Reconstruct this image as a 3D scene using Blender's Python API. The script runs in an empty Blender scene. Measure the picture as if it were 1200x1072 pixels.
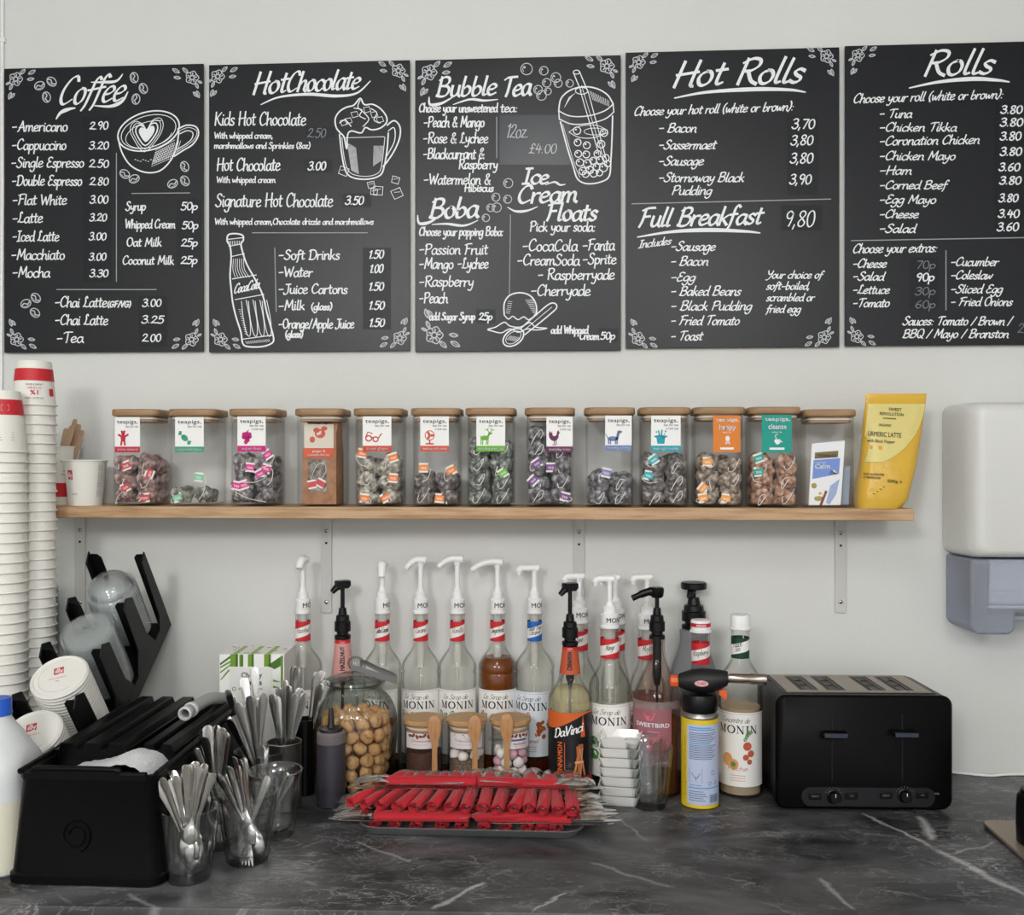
import bpy, bmesh, math, random
from math import sin, cos, pi, radians, sqrt, hypot, atan2
from mathutils import Vector, Matrix

S = bpy.context.scene
COL = S.collection
random.seed(7)

# ------------------------------------------------------------------ camera
F, CX, CY = 1140.0, 600.0, 543.0          # focal length and horizon in 1200x1072 pixels
D, EYE, TOP = 1.98, 1.515, 0.90           # camera to wall, eye height, worktop height
YAW = radians(3.48)
FWD = Vector((-sin(YAW), cos(YAW), 0)); RGT = Vector((cos(YAW), sin(YAW), 0))
CAM = Vector((0, -D, EYE))
cd = bpy.data.cameras.new('camera'); cam = bpy.data.objects.new('camera', cd); COL.objects.link(cam)
cam.location = CAM; cam.rotation_euler = (pi/2, 0, YAW)
cd.sensor_width = 36; cd.lens = 36*F/1200; cd.shift_y = 7/1200; cd.clip_start = .05
S.camera = cam

# ------------------------------------------------------------------ light
S.view_settings.view_transform = 'Standard'; S.view_settings.look = 'None'
S.view_settings.gamma = 1; S.view_settings.use_curve_mapping = False
S.view_settings.exposure = .78
S.cycles.use_denoising = True
S.cycles.transparent_max_bounces = 48
S.cycles.max_bounces = 10
S.cycles.sample_clamp_indirect = 4
wd = bpy.data.worlds.new('world'); S.world = wd; wd.use_nodes = True
wd.node_tree.nodes['Background'].inputs[0].default_value = (.95, .97, 1, 1)
wd.node_tree.nodes['Background'].inputs[1].default_value = .52
def pendant_lamp(loc, radius, power):
    l = bpy.data.lights.new('pendant_lamp', 'POINT'); l.shadow_soft_size = radius; l.energy = power; l.color = (1, .995, .975)
    o = bpy.data.objects.new('pendant_lamp', l); o.location = loc; COL.objects.link(o)
pendant_lamp((-.95, -3.5, 2.45), .25, 56)
pendant_lamp((.75, -3.9, 2.5), .28, 43)
pendant_lamp((-.1, -1.75, 2.6), .12, 7)

# ------------------------------------------------------------------ helpers
def at(px, py, Y):
    d = FWD + RGT*((px-CX)/F) + Vector((0, 0, -(py-CY)/F))
    return CAM + d*((Y+D)/d.y)
def cz(px, zd, z=TOP):
    p = CAM + FWD*zd + RGT*((px-CX)/F*zd); p.z = z
    return p
def zat(py, zd): return EYE - (py-CY)/F*zd
def ground(px, py, z=TOP):
    zd = (EYE-z)*F/(py-CY)
    return cz(px, zd, z)
def lin(h):
    h = h.lstrip('#'); o = []
    for i in (0, 2, 4):
        c = int(h[i:i+2], 16)/255
        o.append(c/12.92 if c <= .04045 else ((c+.055)/1.055)**2.4)
    return (*o, 1)
_m = {}
def mat(name, col='#808080', rough=.5, metal=0, spec=.4, var=None, bump=None, coat=0, trans=0, sheen=0, coords='Object', stretch=None, sss=0):
    if name in _m: return _m[name]
    m = bpy.data.materials.new(name); m.use_nodes = True; _m[name] = m
    nt = m.node_tree; N = nt.nodes; L = nt.links; b = N['Principled BSDF']
    b.inputs['Base Color'].default_value = lin(col); b.inputs['Roughness'].default_value = rough
    b.inputs['Metallic'].default_value = metal; b.inputs['Specular IOR Level'].default_value = spec
    b.inputs['Coat Weight'].default_value = coat; b.inputs['Transmission Weight'].default_value = trans
    b.inputs['Sheen Weight'].default_value = sheen
    if sss: b.inputs['Subsurface Weight'].default_value = sss; b.inputs['Subsurface Radius'].default_value = (.02, .02, .02)
    if var or bump:
        tc = N.new('ShaderNodeTexCoord'); mp = N.new('ShaderNodeMapping'); L.new(tc.outputs[coords], mp.inputs[0])
        if stretch: mp.inputs['Scale'].default_value = stretch
        if var:                                    # (scale, colour2, lo, hi)
            n = N.new('ShaderNodeTexNoise'); n.inputs['Scale'].default_value = var[0]; n.inputs['Detail'].default_value = 6
            r = N.new('ShaderNodeMapRange'); r.inputs[1].default_value = var[2]; r.inputs[2].default_value = var[3]
            x = N.new('ShaderNodeMix'); x.data_type = 'RGBA'
            x.inputs[6].default_value = lin(col); x.inputs[7].default_value = lin(var[1])
            L.new(mp.outputs[0], n.inputs[0]); L.new(n.outputs[0], r.inputs[0]); L.new(r.outputs[0], x.inputs[0]); L.new(x.outputs[2], b.inputs['Base Color'])
        if bump:                                   # (scale, strength)
            n = N.new('ShaderNodeTexNoise'); n.inputs['Scale'].default_value = bump[0]; n.inputs['Detail'].default_value = 4
            u = N.new('ShaderNodeBump'); u.inputs['Strength'].default_value = bump[1]; u.inputs['Distance'].default_value = .002
            L.new(mp.outputs[0], n.inputs[0]); L.new(n.outputs[0], u.inputs['Height']); L.new(u.outputs[0], b.inputs['Normal'])
    return m
def clear(name, tint='#fefefe', edge='#b9bfbd', gloss=.9, rough=.03, haze=0, pos=.6, base=.014):
    """thin clear glass or plastic: see-through face on, reflecting and greyer at grazing angles"""
    if name in _m: return _m[name]
    m = bpy.data.materials.new(name); m.use_nodes = True; _m[name] = m
    nt = m.node_tree; N = nt.nodes; L = nt.links; N.remove(N['Principled BSDF']); out = N['Material Output']
    lw = N.new('ShaderNodeLayerWeight'); lw.inputs[0].default_value = .5
    cr = N.new('ShaderNodeValToRGB'); cr.color_ramp.elements[0].color = lin(tint); cr.color_ramp.elements[1].color = lin(edge)
    cr.color_ramp.elements[0].position = pos; cr.color_ramp.elements[1].position = 1
    L.new(lw.outputs['Facing'], cr.inputs[0])
    t = N.new('ShaderNodeBsdfTransparent'); L.new(cr.outputs[0], t.inputs[0])
    g = N.new('ShaderNodeBsdfGlossy'); g.inputs['Roughness'].default_value = rough
    pw = N.new('ShaderNodeMath'); pw.operation = 'POWER'; pw.inputs[1].default_value = 4; L.new(lw.outputs['Facing'], pw.inputs[0])
    k = N.new('ShaderNodeMath'); k.operation = 'MULTIPLY_ADD'; k.inputs[1].default_value = gloss*.6; k.inputs[2].default_value = base*gloss; L.new(pw.outputs[0], k.inputs[0])
    x = N.new('ShaderNodeMixShader'); L.new(k.outputs[0], x.inputs[0]); L.new(t.outputs[0], x.inputs[1]); L.new(g.outputs[0], x.inputs[2])
    last = x
    if haze:
        d = N.new('ShaderNodeBsdfDiffuse'); d.inputs[0].default_value = lin(tint)
        y = N.new('ShaderNodeMixShader'); y.inputs[0].default_value = haze; L.new(x.outputs[0], y.inputs[1]); L.new(d.outputs[0], y.inputs[2]); last = y
    L.new(last.outputs[0], out.inputs[0])
    return m

# ---- flat drawings: lists of 2-D points and faces
class M2:
    def __init__(s): s.v = []; s.f = []; s.lay = []; s.n = 0; s.marks = []
    def add(s, v, f):
        o = len(s.v); s.n += 1; s.lay += [s.n % 40]*len(v); s.v += v; s.f += [tuple(i+o for i in q) for q in f]; return s
    def merge(s, m): return s.add(m.v, m.f)
    def poly(s, p): return s.add(list(p), [tuple(range(len(p)))])
    def rect(s, x0, y0, x1, y1):
        n = 10 if abs(x1-x0) > 3*abs(y1-y0) else 1            # long bars are cut up so that they bend round bottles
        for i in range(n):
            a, b = x0+(x1-x0)*i/n, x0+(x1-x0)*(i+1)/n; s.poly([(a, y0), (b, y0), (b, y1), (a, y1)])
        return s
    def ell(s, cx, cy, rx, ry, a=0, n=20):
        return s.poly([(cx+rx*cos(t)*cos(a)-ry*sin(t)*sin(a), cy+rx*cos(t)*sin(a)+ry*sin(t)*cos(a)) for t in (2*pi*i/n for i in range(n))])
    def ring(s, cx, cy, rx, ry, w, a=0, n=26, a0=0, a1=2*pi):
        full = abs(a1-a0) > 6.2
        p = [(cx+rx*cos(t)*cos(a)-ry*sin(t)*sin(a), cy+rx*cos(t)*sin(a)+ry*sin(t)*cos(a)) for t in (a0+(a1-a0)*i/n for i in range(n if full else n+1))]
        return s.line(p, w, closed=full)
    def line(s, p, w, closed=False, con=0, taper=0, pen=.6):
        n = len(p); V = []; Fc = []
        for i, q in enumerate(p):
            a = p[(i-1) % n] if closed or i > 0 else q; b = p[(i+1) % n] if closed or i < n-1 else q
            dx, dy = b[0]-a[0], b[1]-a[1]; l = hypot(dx, dy) or 1; dx /= l; dy /= l
            h = w/2
            if con: h *= 1-con+con*1.6*abs(sin(atan2(dy, dx)-pen))
            if taper and not closed:
                t = i/(n-1); h *= min(1, .3+t/max(taper, .01)*.7, .3+(1-t)/max(taper, .01)*.7)
            ex = 0
            if not closed and i == 0: ex = -h*.7
            if not closed and i == n-1: ex = h*.7
            V += [(q[0]-dy*h+dx*ex, q[1]+dx*h+dy*ex), (q[0]+dy*h+dx*ex, q[1]-dx*h+dy*ex)]
        for i in range(n if closed else n-1):
            j = (i+1) % n; Fc.append((2*i, 2*i+1, 2*j+1, 2*j))
        return s.add(V, Fc)
    def curve(s, p, w, closed=False, k=4, **kw): return s.line(smooth(p, closed, k), w, closed, **kw)
def smooth(p, closed=False, k=4):
    n = len(p)
    if n < 3: return list(p)
    o = []
    for i in range(n if closed else n-1):
        a, b, c, d = [p[(i+j) % n] if closed else p[min(max(i+j, 0), n-1)] for j in (-1, 0, 1, 2)]
        for q in range(k):
            t = q/k; t2 = t*t; t3 = t2*t
            o.append(tuple(.5*(2*b[m]+(c[m]-a[m])*t+(2*a[m]-5*b[m]+4*c[m]-d[m])*t2+(3*b[m]-a[m]-3*c[m]+d[m])*t3) for m in range(len(b))))
    if not closed: o.append(tuple(p[-1]))
    return o

# ---- chalk-pen handwriting, drawn stroke by stroke (baseline 0, x-height 10, capitals 18)
GL = {
'a':(9.6,"8,9 5,10 2,8 1,4 3,0 6,1 8,5 8.2,9/8.2,9.6 8,3 10,0"),'b':(9.4,"2,18 1.5,9 2,1 5,0 8,3 8,7 5,9 2,6"),'c':(8.2,"8,8.5 5,10 2,8 1,4 3,.3 6,0 8,2"),
'd':(9.8,"8,8 5,9.5 2,8 1,4 3,0 6,1 8,5 8.6,18/8.4,8 8.5,1.5 10,0"),'e':(8.6,"1.5,5 5,5.5 7.5,7.5 6,10 3,9.5 1,6 1.5,2 4,0 8.4,2"),'f':(6.8,"7,16.5 5,18 3.3,15 3,8 2.5,-1 1,-5/0,9 6.5,9.8"),
'g':(9.3,"8,9 5,10 2,8 1,4.5 3,1 6,2 8,6 8,9/8.2,9.6 8,0 6.5,-6 3,-7 1,-4.5"),'h':(9.4,"1.5,18 1.3,0/1.4,5 4,9 6.5,9.5 7.6,7 7.6,2 9.5,0"),'i':(4.2,"2,9.5 1.8,3 2.6,.3 4,1/2.2,13.2 2.5,14"),
'j':(5,"3.5,9.5 3.5,-3 2,-6.5 -1,-5/3.6,13.2 3.9,14"),'k':(8.6,"1.5,18 1.3,0/7,9.5 1.6,4.5/3,5.6 7.8,0"),'l':(4.6,"2.2,18 1.6,4 2.4,.4 4.5,1"),
'm':(13.8,"1.3,9.7 1.3,0/1.4,5 3.5,9.3 5.6,9.3 6.4,7 6.3,0/6.4,5 8.6,9.3 10.8,9.3 11.7,7 11.7,2 13.6,0"),'n':(9.4,"1.3,9.7 1.3,0/1.4,5 4,9.3 6.5,9.3 7.5,7 7.5,2 9.3,0"),'o':(9,"5,10 2,8.5 1,5 2.5,1 5,0 7.5,2 8,6 6.5,9.3 4.5,10"),
'p':(9.4,"1.5,9.7 1.3,-7/1.4,6 4,9.6 7,9 8.2,5.5 6.5,1 3.5,.4 1.5,2.5"),'q':(9.4,"8,9 5,10 2,8 1,4.5 3,1 6,2 8,6/8.2,9.6 8,-7"),'r':(7,"1.3,9.7 1.3,0/1.4,5 3.5,8.8 6.8,9.3"),'s':(7.2,"6.5,8.8 4,10 1.8,8.3 3,5.8 5.8,3.8 5.8,1.2 3.3,0 .8,1.3"),
't':(6.6,"3,15 2.7,3 4,.2 6.3,1.3/.3,10.2 6.2,10.8"),'u':(9.4,"1.5,9.7 1.5,3 3,.3 5.5,.6 7.5,4/7.6,9.7 7.6,2 9.3,0"),'v':(8,".8,9.7 3.7,.3 7.5,10"),'w':(12,".8,9.7 3,.3 6,7.5/6,7.5 8.2,.3 11.5,10"),'x':(8,"1,9.5 7.3,0/7.3,9.5 1,0"),
'y':(8.8,"1.3,9.7 2,4 4.5,2.5 7.3,6/7.8,9.7 7,-1 4.5,-6.8 1,-5.5"),'z':(8.2,"1,9.3 7,9.5/7,9.5 1,.4/1,.4 7.6,.6"),
'A':(13,"1,0 3,2 8,18/8,18 10,7 12,0/3,6.5 11.5,7.2"),'B':(12,"2.5,18 2,0/.5,15 5,18 9,17 9.5,13 6.5,10 3,9.6/4,9.7 9,9 11,5.5 9,1 5,-.2 1,.8"),'C':(11.6,"10.5,15 8.5,18 4.5,16.5 1.5,10 2,3.5 5.5,0 11,3"),
'D':(13,"3,18 2.5,0/.5,15.5 5,18 10,16.5 12,10 10,2.5 5.5,-.2 1,.5"),'E':(10,"9.5,16.5 6,18 3,15.5 4,11 7,9.8/7,9.8 3,8.7 1.2,4.5 3.5,.2 9.5,2.2"),'F':(10.8,"3.5,17 3.2,6 2,0/.5,15.5 5,17.6 11,18/3.3,9.5 8.8,10"),
'G':(13,"10.5,15 8,18 4,16 1.3,9.5 2.5,2.5 6,0 10,2.5 11,8/7,8 12.5,8.4"),'H':(13,"2.5,18 2,0/11,18 10.5,2 12,0/.8,8.5 12.5,10"),'I':(7.4,"4,18 3.5,0/1,17.5 7,18/.5,0 6.5,.3"),'J':(9.5,"7.5,18 7,4 5,0 1.5,-1.5 0,1.5/3,17.5 11,18"),
'K':(12,"2.5,18 2,0/11,17.5 2.5,8/4.5,10 8,3 12,0"),'L':(10.4,"6.5,15.5 5.5,18 3.5,16 4,9 2,1.5 .8,1 2,2.5 6,.6 10.5,1.5"),'M':(15,"1.5,0 3.5,17.5/3.5,17.5 7.5,5/7.5,5 12.5,18/12.5,18 13,3 15,0"),'N':(12.6,"2,0 2.5,17.5/2.5,17.5 10,1/10,1 11,18"),
'O':(12.6,"7,18 3,16 1.2,9.5 3,2 6.5,0 10.5,3.5 11.5,10 9.5,16.5 6,18"),'P':(11,"2.5,18 2,0/.5,15 5,18 9.5,17 10.3,12.5 7,9 2.8,8.6"),'Q':(12,"7,18 3,16 1.2,9.5 3,2 6.5,0 10.5,3.5 11.5,10 9.5,16.5 6,18/7,4 12,-1"),'R':(12,"2.5,18 2,0/.5,15 5,18 9.5,17 10,12.8 6.5,9.5 2.8,9.3/5,9.3 8.5,2.5 12,0"),
'S':(10.6,"9.5,15.5 7.5,18 3.8,17 3,13 6,10 9,6.5 7.8,1.5 4,-.3 .5,2.5"),'T':(11,"6.5,17 6,5 5,0/.5,15.5 4,17.6 12.5,18"),'U':(12,"2,18 2,4 5,0 9,2 10.5,8/10.8,18 10.5,2 12,0"),'V':(11,"1,18 5,0/5,0 10.5,18"),'W':(16,"1,18 4.5,.5/4.5,.5 8.5,14/8.5,14 11.5,.5/11.5,.5 15.5,18"),
'Y':(11,"1,18 3,11 6,9.5 9.5,13/10.5,18 8.5,5 5,-3 1,-4"),
'0':(9.8,"6,17 2.5,15 1.3,8.5 3,1.5 5.5,0 8.5,3 9,9.5 7.5,15.5 5,17"),'1':(6.5,"2,13.5 5.5,17/5.5,17 4.5,0"),'2':(9.8,"1.5,13 3.5,16.8 7.5,16 8,12 4.5,6 1,.8/1,.8 4,1.6 9.5,.6"),'3':(9.6,"1.5,15 4.5,17.3 8,15.5 7.3,11 4,9.2/4,9.2 8,8 8.8,4 6.5,.3 3,0 .8,2.5"),
'4':(9.8,"3.8,17 1,6.8/1,6.8 9.5,7.6/7,13 6.3,0"),'5':(9.6,"3,17 2.3,10/2.3,10 6,10.8 8.8,7.5 7.5,1.5 4,-.2 1,1.5/3,17 9,17"),'6':(9.6,"7.5,17 3.5,13 1.5,6 3,.8 6,0 8.5,3.5 7.5,7.5 4.5,8.5 2,5.5"),'7':(9,"1.5,16.5 8.8,16.8/8.8,16.8 3.5,0"),
'8':(9.6,"5,9 2,12.5 3,16.5 6.5,17 8,13.5 5,9 1.8,5 2.5,.8 6,0 8.5,4 5,9"),'9':(9.4,"8,14.5 5,17 2,14.5 2,10.5 4.5,8.5 7.5,10.5 8.2,15 7.5,7 5.5,0"),
'-':(9,"1,7 7.5,7.5"),'.':(4.4,"1.7,.3 2.2,1.1"),',':(4.4,"2.2,1.8 1,-3"),':':(4.6,"2,.6 2.4,1.3/2.3,8 2.7,8.7"),'(':(6,"5,19 2,14 1.5,6 4.5,-2"),')':(6,"1.5,19 4,14 4.3,6 1.5,-2"),'/':(7.5,"1,-1 7,18"),
'&':(12,"11,0 4,12 4.5,16.5 7.5,17 8,13.5 3,8 2,3 5,0 8,1.5 10.5,7"),'£':(10,"8.5,14.5 6.5,17.5 4,15 4.5,8 3.5,2 1,.5/1,.5 4.5,1.2 9,.3/1.5,9 7.5,9.4"),"'":(3.5,"2,18 1.6,14"),'%':(13,"2,1 11,17/4,17 2,14.5 4,12 6,14.5 4,17/10,6 8,3.5 10,1 12,3.5 10,6"),
}
GS = {k: (w, [[tuple(map(float, q.split(','))) for q in st.split()] for st in s.split('/')]) for k, (w, s) in GL.items()}
def hand(m, text, x0, x1, y, cap, w, y1=None, slant=.06, con=.25, jit=.35, down=True, sq=1):
    """write text from x0 to x1 on a baseline going from y to y1; down=True when y grows downwards"""
    adv = sum(GS[c][0] if c in GS else 6 for c in text); sx = (x1-x0)/adv; sy = cap/18; y1 = y if y1 is None else y1
    m.marks.append(len(m.f)); x = 0; sg = -1 if down else 1; rr = random.Random(hash(len(text))+int(x0*7+y*3))
    for c in text:
        if c == ' ': x += 6; continue
        gw, sts = GS[c]; jy = rr.uniform(-jit, jit); js = rr.uniform(.96, 1.04)
        for st in sts:
            p = []
            for (gx, gy) in smooth(st, False, 4):
                X = (x+gx)*sx+slant*gy*sy
                p.append((x0+X, y+(y1-y)*X/(x1-x0)+sg*(gy*js+jy)*sy))
            m.line(p, w, con=con, pen=.6*sg)
        x += gw
    return m
_bf = {}
def bfont(s):
    if s not in _bf:
        c = bpy.data.curves.new('lettering', 'FONT'); c.body = s; c.resolution_u = 2
        o = bpy.data.objects.new('lettering', c); me = bpy.data.meshes.new_from_object(o)
        v = [(q.co.x, q.co.y) for q in me.vertices]; f = [tuple(p.vertices) for p in me.polygons]
        bpy.data.objects.remove(o); bpy.data.curves.remove(c); bpy.data.meshes.remove(me)
        x0 = min(q[0] for q in v); x1 = max(q[0] for q in v)
        _bf[s] = ([(q[0]-x0, q[1]) for q in v], f, x1-x0)
    return _bf[s]
def typ(m, s, x0, y0, w=None, h=None, bold=0, rot=0, mid=False, flip=1):
    """plain sans lettering; w = total width, h = capital height (either may follow from the other)"""
    v, f, W = bfont(s)
    sx = w/W if w else h/.70; sy = h/.70 if h else sx
    if not w: w = W*sx
    if mid: x0 -= w/2
    cr, sr = cos(rot), sin(rot)
    for db in ((0, 0), (bold, 0), (0, bold)) if bold else ((0, 0),):
        m.add([(x0+(a*sx+db[0])*cr-(b*sy+db[1])*sr*flip, y0+(a*sx+db[0])*sr+(b*sy+db[1])*cr*flip) for a, b in v], f)
    return m
def serif(m, text, x0, y0, w, h):
    """bold roman capitals M O N I N"""
    W = {'M': 1.12, 'O': 1.06, 'N': 1.0, 'I': .52}; u = w/sum(W[c] for c in text); x = x0
    for c in text:
        def P(a, b): return (x+a*u, y0+b*h)
        def ln(p, t): m.line([P(*q) for q in p], t*h)
        if c == 'O': m.curve([P(.52+.4*cos(t*pi/6), .5+.5*sin(t*pi/6)) for t in range(12)], .17*h, True, con=.45, pen=pi/2*0)
        if c == 'I': ln([(.26, 0), (.26, 1)], .2); ln([(.1, .03), (.42, .03)], .06); ln([(.1, .97), (.42, .97)], .06)
        if c == 'N':
            ln([(.2, 0), (.2, 1)], .07); ln([(.2, 1), (.78, 0)], .2); ln([(.78, 0), (.78, 1)], .07)
            ln([(.06, .03), (.34, .03)], .06); ln([(.04, .97), (.25, .97)], .06); ln([(.64, .97), (.92, .97)], .06)
        if c == 'M':
            ln([(.18, 0), (.22, 1)], .07); ln([(.24, 1), (.52, .05)], .18); ln([(.52, .05), (.82, 1)], .07); ln([(.86, 1), (.86, 0)], .2)
            ln([(.04, .03), (.3, .03)], .06); ln([(.7, .03), (1.0, .03)], .06); ln([(.08, .97), (.25, .97)], .06); ln([(.82, .97), (1.0, .97)], .06)
        x += W[c]*u
    return m

# ---- solid meshes
class MB:
    def __init__(s): s.v = []; s.f = []
    def add(s, v, f):
        o = len(s.v); s.v += [tuple(q) for q in v]; s.f += [tuple(i+o for i in q) for q in f]; return s
    def flat(s, m, fn): return s.add([fn(a, b) for a, b in m.v], m.f)
    def box(s, x0, x1, y0, y1, z0, z1, M=None):
        v = [Vector((x, y, z)) for x in (x0, x1) for y in (y0, y1) for z in (z0, z1)]
        if M: v = [M @ q for q in v]
        return s.add(v, [(0, 1, 3, 2), (4, 6, 7, 5), (0, 4, 5, 1), (2, 3, 7, 6), (0, 2, 6, 4), (1, 5, 7, 3)])
    def loft(s, rings, cap=True, closed=False):
        n = len(rings[0]); v = [q for r in rings for q in r]; f = []
        R = len(rings)
        for i in range(R if closed else R-1):
            j = (i+1) % R
            for k in range(n):
                l = (k+1) % n; f.append((i*n+k, i*n+l, j*n+l, j*n+k))
        if cap and not closed: f += [tuple(range(n)), tuple(range((R-1)*n, R*n))]
        return s.add(v, f)
    def lathe(s, prof, n=28, c=(0, 0), M=None, flute=None):
        rings = []
        for r, z in prof:
            ring = []
            for i in range(n):
                t = 2*pi*i/n; q = max(r, 1e-5)
                if flute: q *= 1+flute[1]*cos(flute[0]*t)
                p = Vector((c[0]+q*cos(t), c[1]+q*sin(t), z)); ring.append(M @ p if M else p)
            rings.append(ring)
        return s.loft(rings, cap=True)
    def tube(s, pts, r, n=8, flat=1.0, cap=True):
        pts = [Vector(p) for p in pts]; rings = []; prev = None
        for i, p in enumerate(pts):
            t = (pts[min(i+1, len(pts)-1)]-pts[max(i-1, 0)]).normalized()
            if prev is None: a = t.orthogonal().normalized() if abs(t.z) > .99 else t.cross(Vector((0, 0, 1))).normalized()
            else: a = (prev-t*prev.dot(t)).normalized()
            prev = a; b = t.cross(a); q = r[i] if isinstance(r, (list, tuple)) else r
            rings.append([p+a*q*cos(2*pi*k/n)+b*q*flat*sin(2*pi*k/n) for k in range(n)])
        return s.loft(rings, cap)
    def prism(s, poly, fn0, fn1):
        n = len(poly); v = [fn0(*p) for p in poly]+[fn1(*p) for p in poly]
        return s.add(v, [tuple(range(n)), tuple(range(n, 2*n))]+[(i, (i+1) % n, n+(i+1) % n, n+i) for i in range(n)])
    def rsq(s, secs, k=5, c=(0, 0), cap=True, M=None):
        """stack of rounded rectangles: (half x, half y, corner, z)"""
        rings = []
        for hx, hy, cr, z in secs:
            ring = []
            for qx, qy, a0 in ((1, 1, 0), (-1, 1, pi/2), (-1, -1, pi), (1, -1, 1.5*pi)):
                for i in range(k+1):
                    a = a0+pi/2*i/k; p = Vector((c[0]+qx*(hx-cr)+cr*cos(a), c[1]+qy*(hy-cr)+cr*sin(a), z)); ring.append(M @ p if M else p)
            rings.append(ring)
        return s.loft(rings, cap)
    def mesh(s, name, sharp=40, sm=True):
        me = bpy.data.meshes.new(name); me.from_pydata(s.v, [], s.f)
        b = bmesh.new(); b.from_mesh(me); bmesh.ops.recalc_face_normals(b, faces=b.faces); b.to_mesh(me); b.free()
        if sm:
            me.polygons.foreach_set('use_smooth', [True]*len(me.polygons)); me.set_sharp_from_angle(angle=radians(sharp))
        me.update(); return me
def tag(o, label=None, cat=None, group=None, kind=None):
    if label: o['label'] = label
    if cat: o['category'] = cat
    if group: o['group'] = group
    if kind: o['kind'] = kind
    return o
def obj(name, mb, m, parent=None, loc=(0, 0, 0), rot=(0, 0, 0), bevel=0, sharp=40, sm=True):
    me = mb if isinstance(mb, bpy.types.Mesh) else mb.mesh(name, sharp, sm)
    if m and not len(me.materials): me.materials.append(m)
    o = bpy.data.objects.new(name, me); COL.objects.link(o); o.location = loc; o.rotation_euler = rot
    if parent: o.parent = parent
    if bevel:
        b = o.modifiers.new('edge', 'BEVEL'); b.width = bevel; b.segments = 3; b.limit_method = 'ANGLE'; b.angle_limit = radians(35)
    return o
def thing(name, label, cat, loc=(0, 0, 0), rz=0, group=None):
    o = bpy.data.objects.new(name, None); COL.objects.link(o); o.location = loc; o.rotation_euler = (0, 0, rz); o.empty_display_size = .02
    return tag(o, label, cat, group)
def copy_tree(o, parent=None):
    c = o.copy(); COL.objects.link(c); c.parent = parent
    for ch in o.children: copy_tree(ch, c)
    return c
ORD = ('first second third fourth fifth sixth seventh eighth ninth tenth eleventh twelfth thirteenth fourteenth fifteenth sixteenth seventeenth eighteenth nineteenth twentieth '
       'twenty-first twenty-second twenty-third twenty-fourth twenty-fifth twenty-sixth twenty-seventh twenty-eighth twenty-ninth thirtieth thirty-first thirty-second thirty-third thirty-fourth thirty-fifth thirty-sixth thirty-seventh thirty-eighth thirty-ninth fortieth forty-first forty-second forty-third forty-fourth forty-fifth forty-sixth forty-seventh forty-eighth forty-ninth fiftieth').split()
def cyl(r, z0=0):                                       # (arc length, height) -> surface of a cylinder, centred on its front
    return lambda u, v: (r*sin(u/r), -r*cos(u/r), z0+v)
def wrap_patch(r, u0, u1, v0, v1, n=14, off=.0003):
    m = MB(); R = r+off; V = []
    for i in range(n+1):
        u = u0+(u1-u0)*i/n
        for v in (v0, v1): V.append((R*sin(u/r), -R*cos(u/r), v))
    return m.add(V, [(2*i, 2*i+2, 2*i+3, 2*i+1) for i in range(n)])

# ------------------------------------------------------------------ materials
WHITE_INK = mat('white_ink', '#eceef0', .6)
BLACK_INK = mat('black_ink', '#26262a', .6)
GREY_INK = mat('grey_ink', '#8d8d90', .6)
RED = mat('red_print', '#c8262f', .5)
PAPER = mat('white_paper', '#f1f0ee', .6)
STEEL = mat('polished_steel', '#dcdad7', .22, 1)
BRUSHED = mat('brushed_steel', '#a9a7a4', .34, 1)
BLACK = mat('black_plastic', '#08080a', .35, spec=.3)
BLACKM = mat('black_matt_plastic', '#08080a', .55, spec=.3, bump=(700, .15))
WPLAST = mat('white_plastic', '#eeeeee', .35)
GLASS = clear('clear_glass')
BOTTLE = clear('bottle_glass', '#fdfdfc', '#a4a9a6', .9)
JARG = clear('jar_acrylic', '#ffffff', '#e2e0de', .35, base=.03)
CLEARP = clear('clear_plastic', '#fcfdfd', '#d3d8dc', 1.5, .07, haze=.06, pos=.35, base=.035)
OAK = mat('pine_wood', '#c2a07c', .5, var=(9, '#99734f', .42, .72), stretch=(1, 12, 14), bump=(40, .1))
BAMBOO = mat('bamboo_wood', '#aa8a68', .5, var=(14, '#8f6f50', .4, .7), stretch=(1, 6, 10))
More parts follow.
